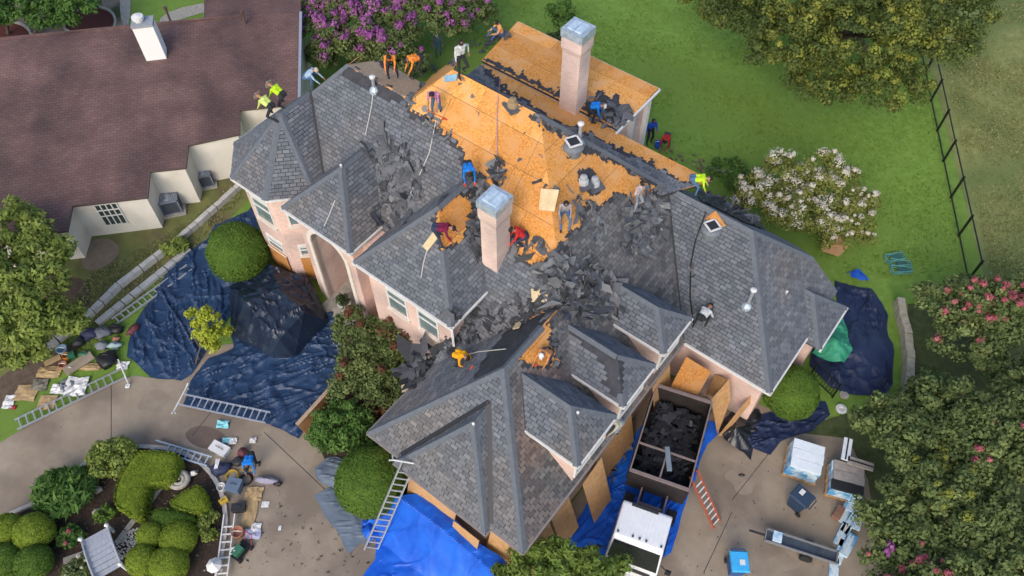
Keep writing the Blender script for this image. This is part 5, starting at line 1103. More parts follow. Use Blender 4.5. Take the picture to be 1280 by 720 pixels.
debris([(560, 395), (600, 385), (585, 430), (560, 450), (535, 450)], 40, .4, .9, 'black felt scraps left of the bright orange worker', bias=-.3)
debris([(500, 470), (520, 440), (555, 432), (560, 445), (535, 468), (515, 490)], 26, .6, 1.3, 'black felt hanging off the lower roof edge', bias=-.35, onz=3.3)
debris([(588, 222), (625, 210), (628, 240), (605, 262), (600, 300), (596, 330), (588, 300), (592, 250)], 60, .3, .9, 'felt scraps beside the front chimney', bias=-.15)
debris([(730, 130), (745, 118), (790, 140), (785, 165), (750, 160)], 34, .3, .8, 'torn shingles right of the rear chimney')
debris([(635, 370), (655, 395), (708, 400), (700, 455), (690, 455), (692, 400)], 7, .3, .8, 'torn shingles above the capped worker', bias=.0)
debris([(862, 330), (868, 330), (872, 410), (864, 410)], 14, .3, .6, 'felt strip down the long right valley')
debris([(700, 235), (716, 240), (745, 255), (762, 300), (742, 300), (720, 270)], 20, .3, .8, 'torn pieces right of the seated worker')
debris([(500, 118), (520, 125), (555, 158), (575, 180), (560, 185), (530, 160)], 26, .25, .6, 'curled felt edge below the pink shirted worker')
debris([(500, 82), (540, 75), (545, 92), (515, 105)], 14, .4, .9, 'dark felt scraps by the two orange workers', bias=-.2)
debris([(590, 60), (635, 35), (640, 44), (600, 74)], 18, .35, .9, 'blue grey scraps along the left rear edge', bias=.1)
debris([(600, 300), (650, 300), (700, 300), (700, 335), (640, 345)], 22, .2, .6, 'scattered torn tabs below the orange sheathing')
debris([(545, 90), (690, 110), (720, 220), (640, 300), (560, 160)], 16, .12, .4, 'small scraps scattered on the bare sheathing', tilt=.2)
debris([(735, 620), (760, 580), (790, 545), (775, 600)], 14, .3, .7, 'torn shingles fallen beside the garage', onz=.1)

debris([(878, 225), (905, 215), (940, 255), (955, 285), (925, 275), (895, 255)], 45, .3, 1.0, 'torn felt pieces on the black tarp behind the ridge', bias=-.25, onz=5.0, onfun=lambda u, v: min(6.98, max(.3, 7.1 - (v - 21.6))))
#==ROOF THINGS==
def roofthing(name, px, label, cat, group=None, tiltn=True):
    p, n = at(*px); t = thing(name, p, 0, label, cat, group); return t, p, n
def rvent(px, label):
    t, p, n = roofthing('roof_vent', px, label, 'vent', 'domed roof vents')
    B().lathe((0, 0, -.15), [(.33, 0), (.33, .3), (.42, .33), (.42, .42), (.30, .52), (.1, .56)], 14).build('dome', plain('vent_grey', (.16, .18, .20)), t, world=False)
    B().box((0, 0, .44), (.46, .46, .04), .4).build('solar_panel', M_DARK, t, world=False)
    bm = B(); 
    for a, b in (((-.24, -.24), (.24, -.24)), ((.24, -.24), (.24, .24)), ((.24, .24), (-.24, .24)), ((-.24, .24), (-.24, -.24))):
        ca, sa = math.cos(.4), math.sin(.4); f = lambda q: (q[0] * ca - q[1] * sa, q[0] * sa + q[1] * ca, .46); bm.beam(f(a), f(b), .07, .04)
    bm.build('frame', M_WHITE, t, world=False)
rvent((716, 188), 'domed roof vent just below the rear ridge'); rvent((888, 291), 'domed roof vent under the square offcut on the right wing')
def pipe(px, label, h=.8, m=None, r=.07):
    t, p, n = roofthing('vent_pipe', px, label, 'pipe', 'roof vent pipes')
    B().tube([(0, 0, -.2), (0, 0, h)], r, 8).build('pipe', m or M_METAL, t, world=False)
    if h > .2: B().lathe((0, 0, -.12), [(.22, 0), (.2, .14), (r + .01, .28)], 10).build('flashing', M_GALV, t, world=False)
    B().lathe((0, 0, h), [(r + (.05 if h > .2 else .0), 0), (r + (.06 if h > .2 else .01), .06), (.02, .1)], 8).build('cap', M_WHITE, t, world=False)
pipe((934, 382), 'tall white capped vent pipe on the right wing', 1.0); pipe((724, 178), 'grey vent pipe behind the upper domed vent', .9); pipe((468, 112), 'white capped pipe near the far left ridge', .6); pipe((982, 368), 'short white pipe on the right hip end', .15, r=.05); pipe((427, 210), 'small white cap on the entry roof peak', .12, r=.05); pipe((722, 518), 'small white cap on the first dormer peak', .12, r=.05); pipe((592, 532), 'small white marker on the garage gable', .12, r=.05)
for px, lb in (((729, 228), 'felt wrapped vent left of its twin on bare sheathing'), ((743, 230), 'felt wrapped vent right of its twin on bare sheathing'), ((641, 132), 'round brass coloured vent on the bare sheathing')):
    t, p, n = roofthing('stub_vent', px, lb, 'vent')
    B().lathe((0, 0, -.1), [(.24, 0), (.2, .25), (.14, .3), (.14, .42), (.05, .45)], 10).build('hood', plain('vent_pale', (.42, .44, .45)) if px[1] > 200 else plain('vent_brass', (.30, .22, .12)), t, world=False); B().box((0, 0, -.05), (.55, .7, .1), .5).build('flashing', M_FELTG, t, world=False)
def rope(pxs, r, m, label, name='rope', lift=.06, cat='rope'):
    P_ = []
    for (x0, y0), (x1, y1) in zip(pxs, pxs[1:]):
        for i in range(6):
            f = i / 6; x = x0 + (x1 - x0) * f; y = y0 + (y1 - y0) * f; p, n = at(x, y); P_.append(p + n * lift)
    setp(B().tube(P_, r, 5).build(name, m), label, cat)
M_ROPE = plain('rope_pale', (.50, .48, .44)); 
rope([(468, 105), (466, 130), (462, 150), (457, 172)], .022, M_ROPE, 'pale rope running down from the far left pipe')
rope([(546, 150), (538, 190), (525, 220), (510, 250), (497, 262)], .022, M_ROPE, 'pale rope across the heap near the turret side')
rope([(883, 265), (870, 300), (864, 330), (863, 370), (868, 410)], .03, M_BLK, 'black air hose down the long right valley', 'air_hose', cat='hose')
rope([(625, 100), (622, 140), (622, 190), (624, 235)], .018, plain('rope_mauve', (.42, .25, .28)), 'thin mauve line down the bare sheathing')
rope([(538, 300), (530, 330), (527, 350)], .02, M_ROPE, 'pale rope below the maroon shirted worker')
rope([(575, 447), (600, 441), (640, 437)], .02, M_ROPE, 'pale rope from the bright orange worker')
rope([(420, 250), (412, 270), (405, 285)], .02, M_ROPE, 'pale rope on the entry roof')
#==TRUCK==
bc = (P(821, 480, 2.6) + P(890, 504, 2.6)) / 2; fc = (P(859, 612, 2.6) + P(790, 587, 2.6)) / 2; fd = fc - bc; fd[2] = 0; BL = np.linalg.norm(fd); fd /= BL; rzt = math.atan2(fd[1], fd[0])
cc_t = (P(781, 622, 2.35) + P(841, 646, 2.35)) / 2
tr = thing('dump_truck', (fc[0], fc[1], 0), rzt, 'white cab dump truck parked against the garage', 'truck')
# local frame: x forward (towards the cab), origin under the front wall of the bed
M_BED = mat('bed_steel', (.022, .020, .020), (.05, .042, .038), 2, .6, .3, 12, metal=.2); M_RIM = plain('bed_rim', (.22, .17, .16), .6)
M_CAB = plain('cab_white', (.80, .81, .82), .25, .6, var=.05); M_TYRE = plain('tyre', (.02, .02, .021), .8)
BW = 2.25; L_ = lambda name, bm, m, par=tr, **k: bm.build(name, m, par, world=False, **k)
bm = B(); bm.box((-BL / 2, 0, 1.15), (BL, BW, .1)); L_('bed_floor', bm, M_BED)
for sy in (-1, 1): L_('bed_side', B().box((-BL / 2, sy * BW / 2, 1.85), (BL, .05, 1.4)), M_BED)
L_('tailgate', B().box((-BL, 0, 1.85), (.05, BW, 1.4)), M_BED); L_('front_wall', B().box((0, 0, 1.85), (.05, BW, 1.4)), M_BED)
bm = B()
for sy in (-1, 1): bm.box((-BL / 2, sy * BW / 2, 2.58), (BL + .1, .055, .06))
for x in (0, -BL): bm.box((x, 0, 2.575), (.12, BW, .08))
L_('rim', bm, M_RIM)
L_('crossbar', B().box((-1.2, 0, 2.56), (.06, BW - .05, .08)), M_RIM); L_('divider', B().box((-.6, 0, 2.555), (1.15, .06, .06)), M_RIM)
for sy in (-1, 1):
    bm = B()
    for x in np.linspace(-BL + .3, -.3, 6): bm.box((x, sy * (BW / 2 + .05), 1.85), (.08, .06, 1.38))
    L_('side_stake', bm, M_BED)
bm = B()
for i in range(420):
    a = R.uniform(0, 6.3); sz = R.uniform(.12, .5); x = R.uniform(-BL + .3, -.25); y = R.uniform(-BW / 2 + .25, BW / 2 - .25); z = 1.55 + R.uniform(0, .3); n = np.array([R.gauss(0, .09), R.gauss(0, .09), 1]); n /= np.linalg.norm(n); d = np.cross(n, (math.cos(a), math.sin(a), 0)); d /= np.linalg.norm(d); e = np.cross(n, d)
    bm.box((x, y, z), (sz, sz * R.uniform(.2, .7), .02), axes=(d, e, n), t=min(1, R.betavariate(1.2, 4)))
L_('shingle_load', bm, mat('load', (.8, .8, .8), (1, 1, 1), 4, .9, .4, 40, tint=[(.016, .016, .018), (.028, .028, .033), (.05, .052, .06), (.09, .095, .105), (.2, .2, .2)]), tinted=True, kind='stuff')
L_('chassis_rail', B().box((-1.2, .42, .85), (6.6, .12, .22)), M_BLK); L_('chassis_rail', B().box((-1.2, -.42, .85), (6.6, .12, .22)), M_BLK)
L_('cross_member', B().box((.45, 0, .92), (.1, .9, .1)), M_RIM); L_('fuel_tank', B().box((.5, -.85, .75), (.6, .4, .45)), M_BLK); L_('battery_box', B().box((.5, .85, .7), (.5, .4, .4)), M_BLK)
for sy in (-1, 1): L_('ladder_rack_bar', B().box((.62, sy * .5, 1.55), (1.1, .06, .06)), M_RIM)
def wheel(x, y, w_=.26):
    bm = B(); n = 18; V = []
    for yy in (-w_ / 2, w_ / 2):
        V += [(x + .42 * math.cos(2 * math.pi * i / n), y + yy, .42 + .42 * math.sin(2 * math.pi * i / n)) for i in range(n)]
    bm.add(V, [tuple(range(n)), tuple(range(n, 2 * n))[::-1]] + [(i, n + i, n + (i + 1) % n, (i + 1) % n) for i in range(n)]); o = L_('wheel', bm, M_TYRE); TM[o.name] = TM[tr.name].copy()
    sg = 1 if y > 0 else -1; V = [(x + .22 * math.cos(2 * math.pi * i / 12), y + sg * (w_ / 2 + .012), .42 + .22 * math.sin(2 * math.pi * i / 12)) for i in range(12)]; V += [(v[0], y + sg * w_ / 2 * .8, v[2]) for v in V]
    B().add(V, [tuple(range(12))[::sg], tuple(range(12, 24))] + [(i, 12 + i, 12 + (i + 1) % 12, (i + 1) % 12) for i in range(12)]).build('rim', M_WHITE, o, world=False)
cx0 = float((cc_t - fc) @ fd); cyo = float((cc_t - fc) @ np.array([-fd[1], fd[0], 0]))
for sy in (-1, 1): wheel(-BL * .72, sy * .92, .42); wheel(cx0 + 1.25, cyo + sy * .84)
def cabsec(x, hw, z): return [(x, cyo - hw, z), (x, cyo + hw, z)]
# cab body: side profile extruded across, roof, windscreen and bonnet edges
prof = [(cx0, .75), (cx0, 2.28), (cx0 + .10, 2.38), (cx0 + 1.36, 2.38), (cx0 + 1.50, 2.30), (cx0 + 1.98, 1.50), (cx0 + 2.06, 1.05), (cx0 + 2.06, .55), (cx0 + 1.75, .5), (cx0 + .9, .5)]
def hwz(z): return .93 if z > 2.2 else (.98 if z > 1.4 else 1.0)
V = []; 
for sy in (-1, 1): V += [(x, cyo + sy * hwz(z), z) for x, z in prof]
n = len(prof); bm = B().add(V, [tuple(range(n)), tuple(range(n, 2 * n))[::-1]] + [(i, n + i, n + (i + 1) % n, (i + 1) % n) for i in range(n)]); cab = L_('cab', bm, M_CAB); bv = cab.modifiers.new('bevel', 'BEVEL'); bv.width = .07; bv.segments = 3; bv.limit_method = 'ANGLE'; TM[cab.name] = TM[tr.name].copy()
M_WS = plain('windscreen', (.018, .018, .022), .12, .6)
def ws(x0, z0, x1, z1, h0, h1, nm, par=cab, m=M_WS, e=.012):
    d = np.array([x1 - x0, 0, z1 - z0]); nn = np.array([-(z1 - z0), 0, x1 - x0]); nn = nn / np.linalg.norm(nn); nn = nn if nn[0] > 0 else -nn
    V = [np.array([x0, cyo - h0, z0]), np.array([x0, cyo + h0, z0]), np.array([x1, cyo + h1, z1]), np.array([x1, cyo - h1, z1])]; V = [v + nn * e for v in V] + [v - nn * .02 for v in V]
    B().add(V, [(0, 1, 2, 3), (7, 6, 5, 4), (0, 4, 5, 1), (1, 5, 6, 2), (2, 6, 7, 3), (3, 7, 4, 0)]).build(nm, m, par, world=False)
ws(cx0 + 1.53, 2.25, cx0 + 1.96, 1.53, .86, .92, 'windscreen')
bm = B()
for y in np.linspace(-.78, .78, 12): bm.box((cx0 + .70, cyo + y, 2.388), (1.18, .045, .022))
bm.build('roof_rib', M_CAB, cab, world=False)
for y in (-.8, -.25, 0, .25, .8): B().lathe((cx0 + 1.27, cyo + y, 2.385), [(.045, 0), (.045, .05), (.02, .07)], 8).build('marker_lamp', plain('lamp_dark', (.07, .07, .06)), cab, world=False)
for sy in (-1, 1):
    B().box((cx0 + 2.07, cyo + sy * .75, .95), (.04, .32, .18)).build('headlight', M_GLASS, cab, world=False)
    bm = B(); bm.box((cx0 + 1.0, cyo + sy * .985, 1.85), (.85, .03, .55)); bm.build('side_window', M_WS, cab, world=False)
    bm = B(); bm.beam((cx0 + 1.7, cyo + sy * 1.0, 1.75), (cx0 + 1.85, cyo + sy * 1.28, 1.75), .03).box((cx0 + 1.85, cyo + sy * 1.3, 1.72), (.08, .2, .36)); bm.build('mirror', M_BLK, cab, world=False)
B().box((cx0 + 2.1, cyo, .62), (.1, 2.0, .22)).build('bumper', M_WHITE, cab, world=False); B().box((cx0 + 2.065, cyo, 1.22), (.03, 1.5, .22)).build('grille', M_DARK, cab, world=False)
for y in (-.3, .35): B().beam((cx0 + 1.68, cyo + y - .25, 2.03), (cx0 + 1.94, cyo + y + .25, 1.58), .02).build('wiper', M_BLK, cab, world=False)
bm = B(); bm.box((-.9, .1, 2.64), (.95, .18, .10), .35); o = L_('side_board', bm, plain('bluegrey_board', (.18, .22, .26)))
B().box((cx0 + .12, cyo - .1, 2.41), (.12, 1.0, .05)).build('rear_roof_bar', M_DARK, cab, world=False)

#==BINS AND PALLETS==
def bin_(px, rz, body, lid, label, h=1.0, tip=False):
    c = P(*px, 0); t = thing('wheelie_bin', c, rz, label, 'bin')
    bm = B(); z = .05; V = [(-.24, -.25, z), (.24, -.25, z), (.24, .25, z), (-.24, .25, z), (-.31, -.36, h), (.31, -.36, h), (.31, .36, h), (-.31, .36, h)]
    bm.add(V, [(3, 2, 1, 0), (4, 5, 6, 7), (0, 1, 5, 4), (1, 2, 6, 5), (2, 3, 7, 6), (3, 0, 4, 7)]); bm.build('body', body, t, world=False)
    V = [(-.34, -.40, h + .005), (.34, -.40, h + .005), (.34, .40, h + .005), (-.34, .40, h + .005), (-.30, -.33, h + .09), (.30, -.33, h + .09), (.30, .37, h + .09), (-.30, .37, h + .09)]
    B().add(V, [(3, 2, 1, 0), (4, 5, 6, 7), (0, 1, 5, 4), (1, 2, 6, 5), (2, 3, 7, 6), (3, 0, 4, 7)]).build('lid', lid, t, world=False)
    B().tube([(-.25, -.42, h), (-.25, -.48, h - .03), (.25, -.48, h - .03), (.25, -.42, h)], .02, 6).build('handle', body, t, world=False)
    for s in (-1, 1): B().tube([(s * .27, -.30, .11), (s * .33, -.30, .11)], .11, 12).build('wheel', M_TYRE, t, world=False)
    return t
t = bin_((994, 632), .75, plain('bin_navy', (.02, .045, .09)), plain('bin_navy_lid', (.03, .055, .10)), 'dark blue wheelie bin near the pallets')
B().box((.08, .1, 1.098), (.24, .18, .006)).build('sticker', M_WHITE, t, world=False); B().box((0, .372, .72), (.22, .006, .16)).build('sticker', M_WHITE, t, world=False)
t = bin_((917, 712), 3.1, plain('bin_blue', (.03, .10, .28)), plain('bin_blue_lid', (.05, .42, .80)), 'bright blue lidded wheelie bin at the bottom edge')
B().box((-.08, .05, 1.098), (.2, .2, .006)).build('sticker', M_WHITE, t, world=False)
M_WRAP = mat('bundle_wrap', (.42, .60, .72), (.74, .84, .90), 9, .35, .3, 30, c3=(.10, .34, .60), s3=3); M_WRT = mat('bundle_top', (.66, .76, .82), (.86, .90, .93), 6, .35, .3, 30)
M_BUND = mat('bundle_brown', (.30, .27, .24), (.45, .40, .36), 5)
def pallet(px, rz, nl, label, top='white'):
    c = P(*px, 0); t = thing('shingle_pallet', c, rz, label, 'pallet', 'pallets of shingle bundles')
    for i in range(5): B().box((-.5 + i * .25, 0, .13), (.12, 1.2, .02)).build('slat', M_PLY, t, world=False)
    for y in (-.5, 0, .5): B().box((0, y, .06), (1.15, .09, .1)).build('bearer', M_PLY, t, world=False)
    for k_ in range(nl):
        for i, (x, y) in enumerate(((-.01, -.36), (.01, .0), (-.01, .36))):
            sx = R.uniform(1.0, 1.06); m = M_WRAP if k_ < nl - 1 or top != 'mixed' else (M_BUND if i else M_DARK)
            if k_ == nl - 1 and top == 'white': m = M_WRT
            B().box((x + R.uniform(-.02, .02), y, .19 + k_ * .088), (sx, .345, .082), R.uniform(-.02, .02)).build('shingle_bundle', m, t, world=False)
    t.scale = (1.18, 1.18, 1.1)
    return t
pallet((1000, 583), -.35, 9, 'wrapped pallet of shingle bundles with a white top'); pallet((1052, 607), -.30, 7, 'shingle pallet with loose brown bundles on top', 'mixed')
for px, z, rz, m, lb in (((1058, 562), .95, 1.2, M_WRT, 'white bundle lying across the far end of the mixed pallet'), ((1075, 580), .95, -.35, M_BUND, 'brown bundle pushed out over the pallet edge')):
    t = thing('shingle_bundle', P(*px, z), rz, lb, 'shingle bundle'); B().box((0, 0, .04), (1.0, .33, .08)).build('wrap', m, t, world=False); B().box((0, 0, .085), (.98, .06, .01)).build('strap', M_DARK, t, world=False)
k_ = 0; BL_ = ['loose blue white bundle nearest the mixed pallet', 'loose bundle resting on the first one past the mixed pallet', 'loose bundle right beside the reddish block', 'loose bundle raised on its neighbour under the tree edge', 'loose bundle just below the reddish block', 'loose bundle raised on the lower part of the row', 'loose bundle touching the trailer end', 'lowest loose bundle below the trailer end']
for px, rz, z in (((1056, 640), .9, 0), ((1066, 626), 1.0, .09), ((1062, 655), .8, 0), ((1072, 648), 1.1, .09), ((1052, 668), .95, 0), ((1060, 682), .9, .09), ((1050, 690), 1.0, 0), ((1042, 705), 1.3, 0)):
    t = thing('shingle_bundle', P(*px, z), rz, BL_[k_], 'shingle bundle', 'loose bundles under the dark tree')
    B().box((0, 0, .045), (1.0, .34, .085)).build('wrap', M_WRAP, t, world=False); B().box((0, 0, .092), (.9, .05, .008)).build('strap', M_WHITE, t, world=False); k_ += 1
t = thing('timber_block', P(1046, 643, 0), .9, 'short reddish timber block leaning on the loose bundles', 'block'); B().box((0, 0, .16), (.55, .3, .3)).build('block', mat('red_timber', (.20, .10, .07), (.3, .17, .12), 5), t, world=False)
# long open tray trailer
a, b = P(957, 668, .5), P(1046, 697, .5); d = b - a; L = np.linalg.norm(d); rz = math.atan2(d[1], d[0]); t = thing('flatbed_trailer', ((a + b) / 2 * (1, 1, 0)), rz, 'long open steel trailer beside the blue lidded bin', 'trailer')
B().box((0, 0, .42), (L, .42, .06)).build('bed', mat('trailer_deck', (.035, .05, .07), (.08, .10, .13), 2, .6), t, world=False)
for s in (-1, 1): B().box((0, s * .24, .50), (L, .05, .14)).build('side_rail', plain('trailer_rail', (.20, .20, .21)), t, world=False); B().tube([(s * .0 + .3, s * .26, .22), (.3, s * .36, .22)], .25, 14).build('wheel', M_TYRE, t, world=False)
for s in (-1, 1): B().box((s * L / 2, 0, .50), (.05, .52, .14)).build('end_rail', plain('trailer_rail', (.20, .20, .21)), t, world=False)
B().beam((-L / 2, 0, .42), (-L / 2 - .6, 0, .4), .07).build('drawbar', M_DARK, t, world=False)
t2 = thing('shingle_bundle', ((P(971, 672, .5))[0], P(971, 672, .5)[1], .46), rz + 1.57, 'blue white bundle at the left end of the open trailer', 'shingle bundle'); B().box((0, 0, .09), (.40, .34, .17)).build('wrap', M_WRAP, t2, world=False)
# lawn chairs
M_CHG = plain('chair_green', (.10, .30, .26), .5)
for i, (px, rz, lb) in enumerate((((1117, 324), .2, 'green folding frame chair, uppermost on the lawn'), ((1124, 332), -.2, 'green folding frame chair in the middle of the lawn group'), ((1125, 339), .05, 'green folding frame chair, lowest on the lawn'))):
    t = thing('folding_chair', P(*px, 0), rz, lb, 'chair', 'green chairs on the lawn')
    for z, nm in ((.06, 'frame'), (.22, 'back_frame')):
        B().tube([(-.45, -.2, z), (.45, -.2, z), (.5, 0, z), (.45, .2, z), (-.45, .2, z), (-.5, 0, z), (-.45, -.2, z)], .03, 6).build(nm, M_CHG, t, world=False)
    B().box((.1, 0, .12), (.5, .36, .02)).build('seat', plain('chair_seat', (.05, .14, .13)), t, world=False); 
    for s in (-1, 1): B().beam((-.3, s * .19, .06), (.2, s * .19, .24), .03).build('leg', M_CHG, t, world=False)
setp(B().lathe(P(1051, 512), [(.22, 0), (.24, .08), (.12, .10), (.1, .02)], 14).build('white_ring', M_WHITE), 'small pale ring on the grass below the dark tarp', 'ring')
setp(B().lathe(P(1055, 494), [(.2, 0), (.2, .05), (.02, .06)], 10).build('stepping_stone', M_STONE), 'flat pale stone at the edge of the dark tarp', 'stone')
# black metal gate and screen at the right wing
for a, b, lb in ((P(1076, 517), P(1098, 490), 'black metal gate panel left of the dry stone wall foot'), (P(1040, 497), P(1012, 470), 'black metal railing under the green tarp')):
    t = thing('metal_railing', a, 0, lb, 'railing', 'black railings near the right wing')
    for z in (.1, 1.1): B().beam(a + (0, 0, z), b + (0, 0, z), .04).build('rail', M_BLK, t)
    L = np.linalg.norm(b - a); n = int(L / .14); r0 = B().beam(a + (0, 0, .1), a + (0, 0, 1.1), .018).build('bar', M_BLK, t)
    for i in range(1, n + 1): share(r0, t, Vector([float(x) for x in (b - a) * i / n]))
    for p in (a, b): B().beam(p, p + (0, 0, 1.2), .06).build('post', M_BLK, t)

#==ISLAND THINGS==
p0_, p1_ = P(119, 667, .55), P(136, 716, .55); d = p1_ - p0_; L = np.linalg.norm(d); rz = math.atan2(d[1], d[0]); t = thing('garden_bridge', ((p0_ + p1_) / 2) * (1, 1, 0), rz, 'small grey plank footbridge in the island bed', 'footbridge')
M_PLK = mat('grey_plank', (.30, .32, .35), (.44, .46, .50), 3, .8, .3, 20, stretch=(1, 6, 1)); npk = 8
for i in range(npk):
    x = -L / 2 + (i + .5) * L / npk; B().box((x, R.uniform(-.015, .015), .50 + .12 * (1 - (2 * x / L) ** 2)), (L / npk * .92, .95, .05)).build('plank', M_PLK, t, world=False)
for s in (-1, 1):
    B().tube([(x, s * .5, .48 + .12 * (1 - (2 * x / L) ** 2) + .12) for x in np.linspace(-L / 2, L / 2, 7)], .04, 6).build('handrail', M_PLK, t, world=False)
    for x in (-L / 2, L / 2): B().lathe((x, s * .5, 0), [(.07, 0), (.07, .72), (.09, .74), (.02, .82)], 8).build('post', M_WHITE, t, world=False)
c = P(222, 600, .3); bm = B(); ptz = []; rs = []
for i in range(46): a = i * .34; r = .05 + .0135 * i * .62 + .002; ptz.append((c[0] + r * math.cos(a), c[1] + r * math.sin(a) * .9, .32 - .003 * i)); rs.append(.03 + .0024 * i)
bm.tube(ptz, rs, 7); setp(bm.build('coiled_ornament', mat('pale_stone', (.38, .35, .30), (.56, .53, .46), 9, .9, .5), smooth=True), 'pale stone coiled shell ornament between the hedges', 'ornament')
t = thing('garden_ornament', P(243, 594), .3, 'small black and white animal figure by the coiled shell', 'ornament'); B().blob((0, 0, .18), (.20, .11, .12), 4, .1).build('body', M_WHITE, t, world=False); B().blob((.2, 0, .28), (.09, .08, .09), 5, .1).build('head', M_DARK, t, world=False); B().blob((-.12, 0, .26), (.09, .1, .06), 6, .1).build('patch', M_DARK, t, world=False)
# pebbles and slabs
bm = B()
pl = [(140, 684), (158, 662), (175, 660), (170, 690), (150, 700), (143, 694)]
for i in range(420):
    x, y = R.uniform(138, 178), R.uniform(656, 702)
    if inpoly(np.array([x]), np.array([y]), pl)[0]: s = R.uniform(.025, .06); bm.blob(P(x, y, .02), (s, s * .8, s * .6), i, .1, 5, 3)
setp(bm.build('pebbles', mat('pebble', (.30, .28, .25), (.62, .60, .56), 12, .8), kind='stuff'), 'bed of pale pebbles beside the footbridge', 'pebbles')
setp(strip('stone_path', [(203, 568 + 20), (204, 606), (190, 625), (170, 648), (146, 680)], .22, .06, 'thin curving stone edging through the island bed', M_STONE), cat='edging'); setp(strip('stone_path', [(80, 702), (108, 692), (112, 690)], .25, .07, 'short stone edging left of the footbridge', M_STONE), cat='edging')
setp(B().blob(P(122, 612, .08), (.22, .16, .14), 3, .2, 8, 5).build('garden_rock', M_STONE), 'grey rock left of the curved hedge', 'rock'); setp(B().blob(P(124, 641, .1), (.28, .2, .2), 5, .2, 8, 5).build('garden_rock', M_STONE), 'brown grey rock above the olive mound', 'rock')

#==LOOSE GEAR==
def bag(px, m, label, r=(.35, .25, .22), rz=0.0, group='work bags on the lawn'):
    c = P(*px, 0); t = thing('work_bag', c, rz, label, 'bag', group); B().blob((0, 0, r[2] * .8), r, int(px[0]), .3, 12, 8).build('body', m, t, world=False, smooth=True)
    B().tube([(-r[0] * .5, 0, r[2] * 1.4), (-r[0] * .3, .03, r[2] * 2.0), (r[0] * .3, .03, r[2] * 2.0), (r[0] * .5, 0, r[2] * 1.4)], .018, 5).build('strap', M_DARK, t, world=False)
def cloth(px, m, label, s=(.5, .35), h=.2, name='cloth', cat='cloth', z=0.02, group=None):
    c = P(*px, 0); n = 9; sd_ = int(px[0] * 7 + px[1]); gx, gy = np.meshgrid(np.linspace(-1, 1, n), np.linspace(-1, 1, n), indexing='ij'); rr = 1 + .5 * (fbm(gx * 1.3 + sd_, gy * 1.3, sd_ % 50, 2) - .5)
    V = np.stack([c[0] + gx.ravel() * s[0] * rr.ravel(), c[1] + gy.ravel() * s[1] * rr.ravel(), z + h * (fbm(gx * 2.2 + sd_, gy * 2.2, 3, 3) ** 1.3 * 1.6).ravel() * (1 - .5 * np.maximum(abs(gx), abs(gy)).ravel())], 1)
    F = [(i * n + j, (i + 1) * n + j, (i + 1) * n + j + 1, i * n + j + 1) for i in range(n - 1) for j in range(n - 1)]
    V2 = V - (0, 0, .02); N_ = n * n; F += [tuple(N_ + k for k in f[::-1]) for f in F]
    o = mesh(name, np.concatenate([V, V2]), F, m); return setp(o, label, cat, group)
def bucket(px, m, label, r=.16, h=.34, name='bucket', cat='bucket'):
    c = P(*px, 0); t = thing(name, c, 0, label, cat); B().lathe((0, 0, 0), [(r * .8, 0), (r, h), (r * .9, h), (r * .75, h * .35)], 14).build('body', m, t, world=False)
    B().tube([(r * math.cos(a), 0, h * .95 + .1 * math.sin(a)) for a in np.linspace(0, math.pi, 7)], .01, 4).build('handle', M_METAL, t, world=False)
def crate(px, size, rz, m, label, name='tool_box', cat='tool box', z=0, lid=None):
    c = P(*px, z); t = thing(name, c, rz, label, cat); x, y, h = size
    B().box((0, 0, h / 2), (x, y, h)).build('body', m, t, world=False); B().box((0, 0, h + .015), (x + .03, y + .03, .04)).build('lid', lid or m, t, world=False); B().tube([(-x * .25, 0, h + .03), (-x * .2, 0, h + .09), (x * .2, 0, h + .09), (x * .25, 0, h + .03)], .014, 5).build('handle', M_DARK, t, world=False)
def coil(px, m, label, r=.26, n=3):
    c = P(*px, .03); pts = []
    for i in range(n * 16): a = i * 2 * math.pi / 16; rr = r * (1 + .12 * math.sin(i * .7)) ; pts.append((c[0] + rr * math.cos(a), c[1] + rr * math.sin(a), .03 + .0022 * i))
    setp(B().tube(pts, .022, 5).build('hose_coil', m), label, 'hose')
C_NVY, C_GRY, C_MAR, C_CARD, C_TEAL, C_RED, C_BLU, C_ORG, C_YEL, C_TER, C_GRN2 = plain('cloth_navy', (.03, .04, .09)), plain('cloth_grey', (.14, .15, .18)), plain('cloth_maroon', (.12, .03, .04)), mat('cardboard', (.36, .24, .12), (.50, .36, .19), 3, .9), plain('teal', (.25, .62, .66)), plain('red', (.35, .03, .03)), plain('blue', (.02, .12, .55)), plain('orange', (.75, .25, .04)), plain('yellow', (.62, .42, .05)), plain('terracotta', (.42, .20, .12)), plain('green', (.04, .16, .09))
bag((113, 420), C_NVY, 'navy bag at the top of the left gear pile', (.42, .35, .26)); bag((130, 418), C_GRY, 'grey bag right of the navy bag', (.36, .32, .24)); bag((146, 414), M_BLK, 'black bag behind the grey ones', (.36, .25, .2)); bag((168, 414), C_MAR, 'maroon bag touching the blue tarp', (.34, .2, .18), .9)
bag((129, 434), plain('slate', (.18, .20, .23)), 'slate grey bag in the left gear pile', (.3, .24, .2)); bag((144, 434), plain('pale_teal', (.36, .50, .50)), 'pale teal and white bag in the left gear pile', (.34, .2, .17)); bag((137, 452), M_BLK, 'large black bag above the ladder end', (.42, .45, .28)); bag((146, 425), C_TER, 'small brown bag between the grey bags', (.18, .14, .12))
bag((108, 444), C_GRN2, 'dark green bag at the left of the black bag', (.3, .18, .14)); bag((101, 430), M_DARK, 'black pack under the navy bag', (.3, .22, .2), .7)
